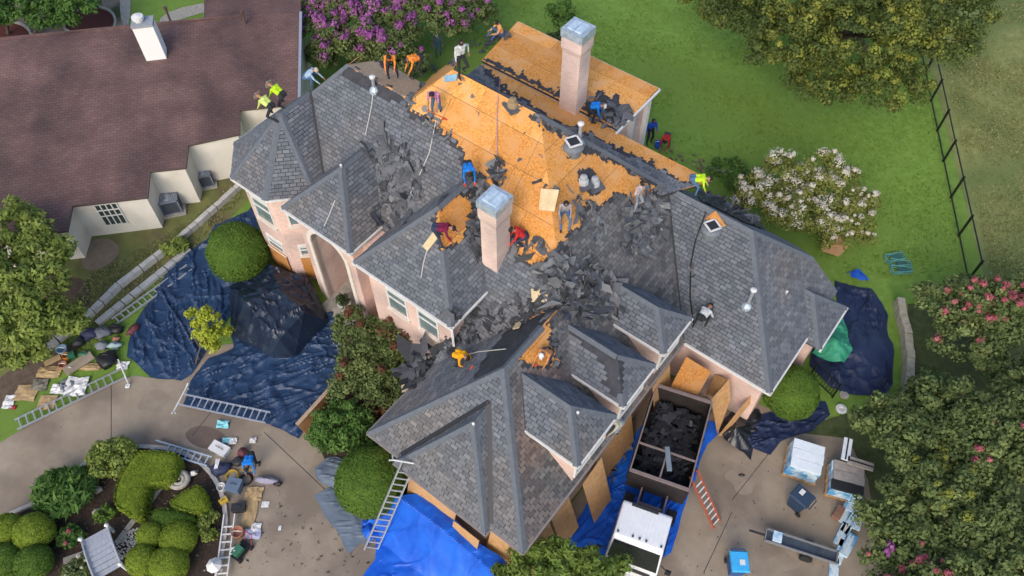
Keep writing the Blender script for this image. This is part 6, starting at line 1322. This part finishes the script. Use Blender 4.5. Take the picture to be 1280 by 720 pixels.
cloth((154, 458), M_WHITE, 'white sheet at the end of the left ladder', (.28, .2)); cloth((97, 484), M_WHITE, 'white plastic sack in the left gear pile', (.5, .5), .3); cloth((73, 487), M_WHITE, 'smaller white sack left of the large one', (.3, .25), .22); cloth((12, 503), M_WHITE, 'white sack at the far left near the shrubs', (.25, .35), .15)
cloth((33, 492), C_CARD, 'flattened cardboard left of the gear pile', (.5, .42), .12, 'cardboard_sheet', 'cardboard'); cloth((60, 503), C_CARD, 'yellowish cardboard beside the left ladder', (.42, .38), .12, 'cardboard_sheet', 'cardboard'); cloth((113, 459), C_CARD, 'crumpled yellow brown cardboard strip', (.5, .2), .15, 'cardboard_sheet', 'cardboard'); cloth((84, 484), C_GRY, 'grey liner inside the white sack', (.3, .3), .35); cloth((62, 466), C_CARD, 'brown cardboard under the buckets', (.55, .3), .2, 'cardboard_sheet', 'cardboard'); cloth((50, 482), plain('drab', (.17, .16, .12)), 'drab cloth in the middle of the gear pile', (.35, .3), .2)
t = thing('timber_board', P(99, 455, .12), .75, 'long grey brown board in the left gear pile', 'board'); B().box((0, 0, .06), (1.3, .5, .06)).build('board', mat('old_board', (.26, .21, .15), (.36, .30, .23), 3), t, world=False)
t = thing('timber_board', P(66, 451, .1), .6, 'short tan board left of the buckets', 'board'); B().box((0, 0, .04), (.7, .28, .05)).build('board', C_CARD, t, world=False)
bucket((80, 440), plain('pale_blue', (.30, .42, .52)), 'pale blue bucket in the left gear pile', .24, .3); bucket((85, 448), C_ORG, 'orange bucket beside the pale blue one', .17, .28); bucket((81, 459), C_TER, 'brown bucket with red rim in the left gear pile', .18, .26); crate((91, 447), (.3, .2, .3), .5, C_GRN2, 'green jug box beside the orange bucket'); bucket((90, 463), C_RED, 'small red tub below the brown bucket', .12, .2)
cloth((17, 510), C_RED, 'small red cloth below the white sack at far left', (.12, .1), .1); cloth((160, 483), M_WHITE, 'tiny pale rag right of the ladder end', (.1, .1), .08)
# pile right of the island
crate((276, 563), (.78, .42, .22), -.45, plain('foam', (.68, .78, .82)), 'pale blue white cooler lid box beside the island kerb', 'cooler_box', 'cooler', lid=M_WHITE)
cloth((292, 552), M_WHITE, 'small white plastic bag above the cooler', (.16, .16), .2); cloth((317, 551), M_WHITE, 'small white bag right above the blue clad worker', (.14, .14), .2); cloth((284, 551), C_TEAL, 'pale teal wrapper above the cooler', (.2, .12), .1); cloth((279, 531), C_TEAL, 'crumpled turquoise bag alone on the driveway', (.26, .18), .22)
bag((276, 588), C_NVY, 'navy duffel beside the island kerb', (.42, .3, .2), .3, None); bag((305, 568), C_MAR, 'small maroon bag left of the blue clad worker', (.2, .22, .2), 0, None); bag((299, 578), M_DARK, 'black bag below the maroon one', (.3, .2, .16), 0, None)
coil((291, 596), C_YEL, 'yellow hose coil on the gear pile'); coil((308, 600), M_BLK, 'black hose coil right of the yellow one', .24)
crate((295, 610), (.55, .5, .38), -.2, plain('grey_blue', (.13, .18, .25)), 'grey blue lidded tote below the yellow coil'); crate((300, 637), (.5, .3, .28), .1, M_DARK, 'black tool box below the grey blue tote'); crate((281, 628), (.3, .2, .2), .7, C_YEL, 'small yellow tool box on the kerb')
bucket((279, 612), M_WHITE, 'white bucket standing on the kerb', .18, .34); bucket((299, 668), C_TER, 'terracotta pot on the driveway', .24, .32, 'flower_pot', 'pot'); bucket((282, 624), plain('pinkish', (.6, .4, .4)), 'small pink white tub on the kerb', .1, .15)
cloth((313, 641), C_CARD, 'large flattened cardboard below the tools', (.28, .65), .12, 'cardboard_sheet', 'cardboard'); cloth((318, 618), C_CARD, 'tan cardboard right of the tote', (.36, .3), .2, 'cardboard_sheet', 'cardboard'); cloth((310, 585), C_CARD, 'small tan cardboard below the maroon bag', (.3, .2), .12, 'cardboard_sheet', 'cardboard')
bag((334, 602), plain('striped_grey', (.30, .28, .36)), 'grey mauve rolled bag with a black end', (.42, .17, .16), -.1, None); bag((348, 606), M_BLK, 'small black case right of the mauve bag', (.18, .1, .09), 0, None); cloth((332, 631), M_WHITE, 'white paper sheet alone beside the gear', (.15, .13), .04); cloth((321, 660), M_WHITE, 'white rag beside the hand trolley', (.2, .2), .16); cloth((350, 660), M_WHITE, 'tiny white scrap on the open driveway', (.06, .1), .04)
cloth((316, 668), plain('lilac', (.42, .42, .55)), 'lilac sheet above the hand trolley', (.34, .22), .14); cloth((275, 585), M_WHITE, 'white strip of paper on the navy duffel', (.08, .22), .06, z=.42)
t = thing('hand_trolley', P(303, 690), 1.0, 'black wheeled hand trolley below the terracotta pot', 'trolley'); B().box((0, 0, .14), (.75, .42, .05)).build('deck', M_BLK, t, world=False); B().box((-.1, .05, .28), (.4, .3, .22)).build('engine', C_GRN2, t, world=False)
for x in (-.3, .3):
    for y in (-.24, .24): B().tube([(x, y - .03, .1), (x, y + .03, .1)], .1, 10).build('wheel', M_TYRE, t, world=False)
B().tube([(.35, -.18, .15), (.6, -.16, .7), (.6, .16, .7), (.35, .18, .15)], .018, 6).build('handle', C_RED, t, world=False)
cloth((296, 692), M_WHITE, 'white box lid beside the trolley', (.18, .16), .1, z=.3)
t = thing('garden_lantern', P(273, 712), 0, 'white garden lantern at the bottom of the island kerb', 'lantern'); B().lathe((0, 0, 0), [(.18, 0), (.12, .1), (.12, .5)], 8).build('base', M_WHITE, t, world=False); B().lathe((0, 0, .5), [(.22, 0), (.3, .05), (.08, .22), (.04, .3)], 8).build('roof', M_WHITE, t, world=False)
t = thing('plant_urn', at(433, 388)[0] * (1, 1, 0) + (0, 0, 0), 0, 'white urn with dark plant at the arched entry', 'urn'); B().lathe((0, 0, 0), [(.22, 0), (.12, .12), (.14, .2), (.28, .5), (.32, .62), (.25, .62)], 14).build('urn', M_WHITE, t, world=False)
Cs, pts, nrm, tt = clumps([(np.array(t.location) + (0, 0, .85), .3, .3, .3)], 16, 40, .16); qmesh('foliage', pts, nrm, .08 + 0 * tt, tt, L_DARK, t, kind='stuff')
setp(B().blob(P(927, 562 + 32, .02), (.14, .06, .04), 3, .3).build('felt_scrap', M_DARK), 'small dark felt scrap alone on the right driveway', 'debris')
setp(cloth((497, 643), M_STONE, 'pale stone between the ladder and the shrub', (.18, .18), .3, 'garden_rock', 'rock'))
#==PEOPLE==
SKIN = [plain('skin_a', (.36, .19, .12), .6, var=.05), plain('skin_b', (.26, .13, .08), .6, var=.05)]
def capsule(bm, a, b, r0, r1, n=9):
    a = np.array(a, float); b = np.array(b, float); d = b - a; L = np.linalg.norm(d); d = d / (L + 1e-9)
    bm.tube([a - d * r0 * .92, a - d * r0 * .6, a, b, b + d * r1 * .6, b + d * r1 * .92], [r0 * .35, r0 * .8, r0, r1, r1 * .8, r1 * .35], n)
def ik(a, b, l1, l2, bend):
    a = np.array(a, float); b = np.array(b, float); d = b - a; L = np.linalg.norm(d); m = l1 + l2 - .005
    if L > m: b = a + d * m / L; d = b - a; L = m
    x = (l1 * l1 - l2 * l2 + L * L) / (2 * L); h = math.sqrt(max(0, l1 * l1 - x * x)); u = d / L; bend = np.array(bend, float); bend = bend - u * (bend @ u); bend /= np.linalg.norm(bend) + 1e-9
    return a + u * x + bend * h, b
POSE = {  # hip (y,z), torso lean deg, feet (y,y), foot spread, hands (x,y,z) x2, knee bend dir, head nod deg
 'stand': dict(hip=(0, .92), lean=6, feet=(.06, -.08), sp=.13, hands=((.27, .12, .82), (-.30, .10, .84)), nod=20),
 'work': dict(hip=(-.08, .84), lean=38, feet=(.12, -.10), sp=.17, hands=((.20, .52, .62), (-.16, .56, .66)), nod=30),
 'bend': dict(hip=(-.18, .80), lean=82, feet=(.10, -.12), sp=.20, hands=((.20, .52, .12), (-.18, .60, .16)), nod=10),
 'crouch': dict(hip=(-.16, .34), lean=48, feet=(.10, .0), sp=.17, hands=((.20, .58, .12), (-.16, .62, .18)), nod=20),
 'sit': dict(hip=(-.12, .16), lean=14, feet=(.52, .44), sp=.16, hands=((.20, .38, .34), (-.18, .40, .36)), nod=25),
 'lean': dict(hip=(-.05, .62), lean=60, feet=(.26, -.30), sp=.17, hands=((.22, .62, .30), (-.18, .66, .28)), nod=15)}
def person(px, face, pose, shirt, pants, label, head=None, hat=None, skin=0, z=None, glove=None, tool=None, s=1.0):
    """face: heading in degrees in the ground plane, 0 = +Y (away), clockwise"""
    if z is None: base, n = at(*px)
    else: base, n = P(px[0], px[1], z), np.array([0, 0, 1.])
    base = np.array(base); p = POSE[pose]; yaw = -math.radians(face); c, sn = math.cos(yaw), math.sin(yaw)
    nl = np.array([n[0] * c + n[1] * sn, -n[0] * sn + n[1] * c, n[2]]); slope = lambda x, y: float(np.clip(-(nl[0] * x + nl[1] * y) / nl[2], -.35, .35))
    hip = np.array([0, p['hip'][0], p['hip'][1]]); le = math.radians(p['lean']); up = np.array([0, math.sin(le), math.cos(le)]); bk = np.array([0, -math.cos(le), math.sin(le)])
    chest = hip + up * .34; neck = hip + up * .52; sh = neck - up * .06; nd = le + math.radians(p['nod']); hu = np.array([0, math.sin(nd), math.cos(nd)]); hf = np.array([0, math.cos(nd), -math.sin(nd)]); hd = neck + hu * .16
    segs = []                                             # (a, b, material slot, radius) for colouring
    bm = B()
    def seg(a, b, r0, r1, sl): capsule(bm, a, b, r0, r1); segs.append((np.array(a), np.array(b), sl, (r0 + r1) / 2))
    for dx in (-.075, .075): seg(hip + (dx, 0, 0), hip + up * .16 + (dx, 0, 0), .115, .11, 2)
    for dx in (-.085, .085): seg(hip + up * .16 + (dx * .9, 0, 0), chest + (dx, 0, 0), .108, .118, 1)
    seg(chest, sh + (0, 0, 0), .12, .10, 1)
    for k_ in (-1, 1):
        S_ = sh + np.array([k_ * .175, 0, 0]); seg(sh + (k_ * .05, 0, 0), S_, .085, .072, 1)
        hx, hy, hz = p['hands'][0 if k_ > 0 else 1]; hand = np.array([hx, hy, max(hz + slope(hx, hy), -.3)]); e, w_ = ik(S_, hand, .28, .25, (k_ * .7, -.6, -.2))
        seg(S_, e, .058, .046, 1); seg(e, w_, .044, .030, 1 if k_ > 0 else 1); segs[-1] = (*segs[-1][:2], 0, .03) if pose in ('stand', 'work') and shirt[1] else segs[-1]
        dv_ = (w_ - e) / (np.linalg.norm(w_ - e) + 1e-9); seg(w_, w_ + dv_ * .085, .036, .034, 4 if glove else 0)
        sdv = np.cross(dv_, (0, 0, 1.)); sdv = sdv / (np.linalg.norm(sdv) + 1e-6)
        hands_.append((w_, dv_, sdv, k_)) if False else None
        HN.append((w_, dv_, sdv, k_))
        fy = p['feet'][0 if k_ > 0 else 1]; fx = k_ * p['sp']; ank = np.array([fx, fy, .085 + slope(fx, fy)]); H_ = hip + (k_ * .09, 0, -.02); kn, ank = ik(H_, ank, .44, .43, (k_ * .25, 1, .3))
        seg(H_, kn, .088, .062, 2); seg(kn, ank, .058, .042, 2); seg(ank + (0, -.04, -.035), ank + (0, .15, -.045), .044, .038, 3)
    seg(neck - up * .03, neck + hu * .07, .056, .052, 0)
    seg(hd - hu * .015, hd + hu * .05, .088, .092, 0); seg(hd - hu * .06 + hf * .03, hd - hu * .02 + hf * .03, .055, .07, 0); seg(hd + hf * .085 - hu * .02, hd + hf * .10 - hu * .035, .018, .016, 0)
    for k_ in (-1, 1): seg(hd + (k_ * .088, 0, -.005), hd + (k_ * .096, 0, .02), .018, .014, 0)
    me = bpy.data.meshes.new('person'); me.from_pydata(bm.V, [], bm.F); o = bpy.data.objects.new('person', me); COL.objects.link(o)
    md = o.modifiers.new('r', 'REMESH'); md.mode = 'VOXEL'; md.voxel_size = .021; ms = o.modifiers.new('s', 'SMOOTH'); ms.iterations = 3; ms.factor = .5
    dg = bpy.context.evaluated_depsgraph_get(); nm = bpy.data.meshes.new_from_object(o.evaluated_get(dg)); o.modifiers.clear(); o.data = nm; bpy.data.meshes.remove(me)
    k0 = len(nm.polygons); cen = np.zeros(k0 * 3); nm.polygons.foreach_get('center', cen); cen = cen.reshape(-1, 3); best = np.full(k0, 1e9); ml = np.zeros(k0, np.int32)
    for a, b, sl, r in segs:
        ab = b - a; t_ = np.clip((cen - a) @ ab / (ab @ ab + 1e-9), 0, 1); dd = np.linalg.norm(cen - (a + t_[:, None] * ab), axis=1) - r; m_ = dd < best; best[m_] = dd[m_]; ml[m_] = sl
    # fingers, thumb and eyes are joined to the same body mesh
    fb = B()
    for (w_, dv_, sdv, k_) in HN:
        pal = w_ + dv_ * .10; dn = np.array([0, 0, -1.]) 
        for i, (f, l_) in enumerate(((-.027, .066), (-.009, .078), (.009, .074), (.027, .058))):
            a = pal + sdv * f; m1 = a + dv_ * l_ * .5 + dn * .008; fb.tube([a, m1, m1 + dv_ * l_ * .32 + dn * .03], [.0095, .009, .007], 5)
        a = w_ + dv_ * .03 + sdv * .034 * k_; fb.tube([a, a + sdv * k_ * .028 + dv_ * .03, a + sdv * k_ * .034 + dv_ * .062], [.012, .010, .008], 5)
    HN.clear()
    nf = len(fb.F); eb = B()
    for k_ in (-1, 1): eb.blob(hd + hf * .088 + hu * .012 + (k_ * .033, 0, 0), (.011, .008, .008), 1, 0, 6, 4)
    nv = len(nm.vertices); V = np.zeros(nv * 3); nm.vertices.foreach_get('co', V); V = V.reshape(-1, 3); F = [tuple(q_.vertices) for q_ in nm.polygons]
    Vall = np.concatenate([V, np.array(fb.V), np.array(eb.V)]); F += [tuple(i + nv for i in f) for f in fb.F] + [tuple(i + nv + len(fb.V) for i in f) for f in eb.F]
    M = np.array([[c, -sn, 0], [sn, c, 0], [0, 0, 1]]) * s; Vall = Vall @ M.T
    m2 = bpy.data.meshes.new('person'); m2.from_pydata(Vall.tolist(), [], F); m2.update()
    mats_ = [SKIN[skin], shirt[0], pants, M_DARK, glove or SKIN[skin], M_BLK]
    for q_ in mats_: m2.materials.append(q_)
    m2.polygons.foreach_set('material_index', np.concatenate([ml, np.full(nf, 4 if glove else 0), np.full(len(eb.F), 5)]).astype(np.int32)); m2.polygons.foreach_set('use_smooth', np.ones(len(F), bool)); m2.update()
    o.data = m2; bpy.data.meshes.remove(nm); o.location = Vector([float(x) for x in base]); TM[o.name] = Matrix.Translation(o.location); setp(o, label, 'person')
    X_ = lambda v: tuple(M @ np.array(v))
    hb = B()
    ax = (X_((1, 0, 0)), X_(hf), X_(hu)); top = hd + hu * .03
    def dome(bm_, r, sc, off, n=12, nv_=5, a0=1.75):
        k = len(bm_.V)
        for i in range(nv_ + 1):
            ph = a0 * i / nv_
            for j in range(n): th = 2 * math.pi * j / n; v = np.array([math.sin(ph) * math.cos(th) * sc[0], math.sin(ph) * math.sin(th) * sc[1], math.cos(ph) * sc[2]]) * r; bm_.V.append(X_(top + off + np.array([1, 0, 0]) * v[0] + hf * v[1] + hu * v[2]))
        for i in range(nv_):
            for j in range(n): bm_.F.append((k + i * n + j, k + (i + 1) * n + j, k + (i + 1) * n + (j + 1) % n, k + i * n + (j + 1) % n)); bm_.T.append(.5)
    if hat is None: dome(hb, .108, (1, 1.05, 1.0), -hf * .018 + hu * .0); hb.build('hair', plain('hair_black', (.015, .012, .010), .7), o, world=False, smooth=True)
    elif hat[1] == 'brim':
        dome(hb, .105, (1, 1.1, 1.05), hu * .03, a0=1.5); k = len(hb.V)
        for r in (.09, .20):
            for j in range(14): th = 2 * math.pi * j / 14; hb.V.append(X_(top + hu * (.035 + (.015 if r > .1 else 0) * math.cos(2 * th)) + np.array([1, 0, 0]) * r * math.cos(th) + hf * r * math.sin(th) * 1.05))
        for j in range(14): hb.F.append((k + j, k + 14 + j, k + 14 + (j + 1) % 14, k + (j + 1) % 14)); hb.T.append(.5)
        hb.build('straw_hat', hat[0], o, world=False)
    else:
        dome(hb, .107, (1, 1.1, .95), hu * .012, a0=1.6); a = top + hf * .10 + hu * .015
        q4 = [a + (-.07, 0, 0), a + (.07, 0, 0), a + (.05, 0, 0) + hf * .09 - hu * .015, a + (-.05, 0, 0) + hf * .09 - hu * .015]; hb.add([X_(v) for v in q4] + [X_(v - hu * .012) for v in q4], [(0, 1, 2, 3), (7, 6, 5, 4), (0, 4, 5, 1), (1, 5, 6, 2), (2, 6, 7, 3), (3, 7, 4, 0)]); hb.build('cap', hat[0], o, world=False)
    # a belt line keeps shirt and trousers apart
    if tool:
        a = base + M @ np.array([p['hands'][0][0], p['hands'][0][1], p['hands'][0][2]]); b_ = np.array(P(*tool, 0)); tt_, _ = at(*tool)
        tb = B(); tb.tube([a + (0, 0, .02), tt_ + (0, 0, .08)], .018, 6); tb.box(tt_ + (0, 0, .06), (.2, .12, .02), yaw); setp(tb.build('shingle_shovel', plain('tool_red', (.55, .10, .04))), 'shingle shovel held by the ' + label.split(' worker')[0] + ' worker', 'tool')
    return o
HN = []; hands_ = []
c_ = lambda n, r, g_, b: mat('shirt_' + n, (r * .62, g_ * .62, b * .62), (min(1, r * 1.12), min(1, g_ * 1.12), min(1, b * 1.12)), 9, .9, .9, 16, spec=.15, detail=2)
SY, SO, SB, SW, SP, SM, SG, SR, SLB, SDB, SPK = c_('hi_vis', .55, .82, .03), c_('orange', .90, .28, .05), c_('blue', .02, .22, .72), c_('white', .62, .64, .64), c_('purple_pink', .58, .22, .42), c_('maroon', .20, .02, .06), c_('grey', .34, .30, .32), c_('red', .62, .04, .04), c_('light_blue', .40, .55, .70), c_('deep_blue', .04, .11, .58), c_('pale_pink', .58, .46, .46)
PJ, PD, PG, PN = plain('denim', (.07, .14, .26), .9), plain('dark_trousers', (.025, .027, .032), .9), plain('grey_trousers', (.28, .30, .33), .9), plain('navy_trousers', (.03, .04, .08), .9)
HS, HW, HC = plain('straw', (.55, .46, .34), .9), plain('cap_white', (.65, .65, .64)), plain('cap_dark', (.05, .05, .06))
person((357, 133), 300, 'lean', (SY, 0), PD, 'hi-vis yellow worker in a straw hat on the turret ridge', hat=(HS, 'brim'), z=8.3)
person((343, 147), 300, 'lean', (c_('pale_hi_vis', .70, .80, .22), 0), PD, 'paler yellow vested worker with a red white hat, lower of the pair', hat=(c_('hat_pink', .62, .42, .38), 'brim'), z=8.25)
person((388, 104), 100, 'crouch', (SLB, 0), PJ, 'worker in a light blue shirt and jeans behind the far left ridge', hat=(HS, 'cap'), z=8.4)
person((492, 97), 180, 'work', (SO, 0), PD, 'orange shirted worker standing behind the far left ridge end', z=9.42)
person((523, 92), 235, 'bend', (SO, 0), PD, 'orange shirted worker bending over the left sheathing edge', z=9.5)
person((548, 69), 170, 'stand', (c_('grey_blue', .16, .22, .28), 0), PJ, 'person in a white cap standing on the ground by the purple tree', hat=(HW, 'cap'), z=0)
person((577, 95), 150, 'stand', (SW, 0), PD, 'white shirted worker standing on the left end of the main ridge', skin=1)
person((624, 46), 250, 'sit', (c_('light_orange', .92, .42, .16), 0), PJ, 'light orange shirted worker sitting at the rear wing corner', z=7.2)
person((546, 143), 190, 'work', (SP, 1), PJ, 'purple pink shirted worker on the left sheathing', tool=(556, 150))
person((586, 226), 170, 'bend', (SB, 0), PD, 'blue shirted worker bending beside the front chimney', glove=c_('glove_red', .75, .10, .05))
person((738, 150), 100, 'bend', (SB, 0), PD, 'blue shirted worker bending at the foot of the rear chimney', hat=(HW, 'cap'))
person((706, 270), 180, 'sit', (SG, 1), PJ, 'grey shirted worker in jeans sitting by the pale board', skin=1)
person((794, 262), 140, 'stand', (SPK, 1), PG, 'pale pink shirted worker in grey trousers upright on the sheathing', skin=1)
person((866, 240), 100, 'bend', (SY, 0), PJ, 'yellow green vested worker bending at the right wing ridge', z=6.85)
person((551, 302), 100, 'bend', (SM, 0), PN, 'maroon shirted worker bending below the small bare patch', tool=(562, 300))
person((652, 302), 260, 'crouch', (SR, 0), PN, 'red shirted worker half hidden right of the front chimney', glove=c_('glove_red', .75, .10, .05))
person((571, 455), 120, 'bend', (c_('bright_orange', 1.0, .42, .02), 0), PD, 'bright orange hooded worker bending at the lower roof valley', tool=(590, 461))
person((684, 448), 215, 'crouch', (c_('rust', .62, .26, .10), 0), PN, 'crouching worker in a white cap on the small garage sheathing patch', hat=(HW, 'cap'), tool=(668, 457))
person((874, 408), 40, 'bend', (SW, 0), PD, 'white shirted worker bending behind the third dormer', skin=1)
person((771, 534), 235, 'crouch', (c_('cream', .55, .54, .42), 0), PG, 'cream shirted worker crouching between two dormers')
person((811, 178), 170, 'stand', (SDB, 0), PD, 'person in deep blue standing on the back lawn', z=0, s=1.05)
person((831, 184), 200, 'bend', (SR, 0), PN, 'person in red bending on the back lawn', z=0)
person((318, 582), 180, 'bend', (SB, 0), PD, 'person in bright blue bending over the gear pile', z=0)
bucket((822, 184), C_BLU, 'blue bucket beside the person in red', .2, .35)

#==LITTER==
def litter(pxs, n, s0, s1, m, label, name='litter'):
    bm = B(); px = np.array(pxs, float); k_ = 0
    while k_ < n:
        x = R.uniform(px[:, 0].min(), px[:, 0].max()); y = R.uniform(px[:, 1].min(), px[:, 1].max())
        if not inpoly(np.array([x]), np.array([y]), pxs)[0]: k_ += .05; continue
        k_ += 1; p = P(x, y, .012 + R.random() * .02); s = R.uniform(s0, s1); a = R.uniform(0, 6.3); e = np.array([math.cos(a), math.sin(a), R.uniform(-.3, .3)]); f = np.array([-math.sin(a), math.cos(a), R.uniform(-.3, .3)])
        bm.add([p - e * s, p + f * s * .5, p + e * s, p - f * s * .4], [(0, 1, 2, 3)], R.random())
    setp(bm.build(name, m, tinted=True, kind='stuff'), label, 'litter')
L_LIT = mat('litter_mix', (.9, .9, .9), (1, 1, 1), 4, .9, tint=[(.03, .03, .03), (.10, .08, .06), (.20, .15, .09), (.38, .34, .28)])
litter([(20, 550), (160, 475), (380, 545), (450, 640), (440, 720), (290, 720), (270, 590), (160, 550), (60, 600), (0, 640)], 150, .012, .04, L_LIT, 'leaf litter and grit scattered on the left driveway')
litter([(890, 540), (960, 560), (1060, 540), (1080, 600), (1040, 720), (850, 720), (860, 640)], 160, .012, .05, L_LIT, 'roofing grit and scraps scattered on the right driveway')
litter([(790, 170), (850, 185), (930, 215), (900, 222), (840, 205)], 60, .05, .22, L_LIT, 'dark felt scraps fallen on the lawn near the two people')
litter([(390, 640), (470, 700), (450, 720), (300, 720), (330, 600)], 60, .03, .09, L_LIT, 'small scraps on the driveway left of the blue tarp')
litter([(60, 600), (110, 580), (260, 580), (275, 640), (262, 716), (60, 716), (50, 640)], 500, .02, .06, L_LIT, 'bark chips and dead leaves on the island bed')
for px, r in (((930, 600), 22), ((905, 660), 16), ((975, 705), 20), ((360, 690), 24), ((330, 600), 15), ((190, 500), 20), ((75, 575), 18)):
    pts_ = [(px[0] + r * (1 + .4 * math.sin(3 * a + r)) * math.cos(a), px[1] + r * .7 * (1 + .3 * math.cos(2 * a + r)) * math.sin(a)) for a in np.linspace(0, 6.0, 12)]
    sheet('stain', smoothpoly(pts_, 2), .0012 + .0002 * r / 10, mat('stain_soft', (.24, .19, .14), (.33, .27, .205), 1.2, .8))
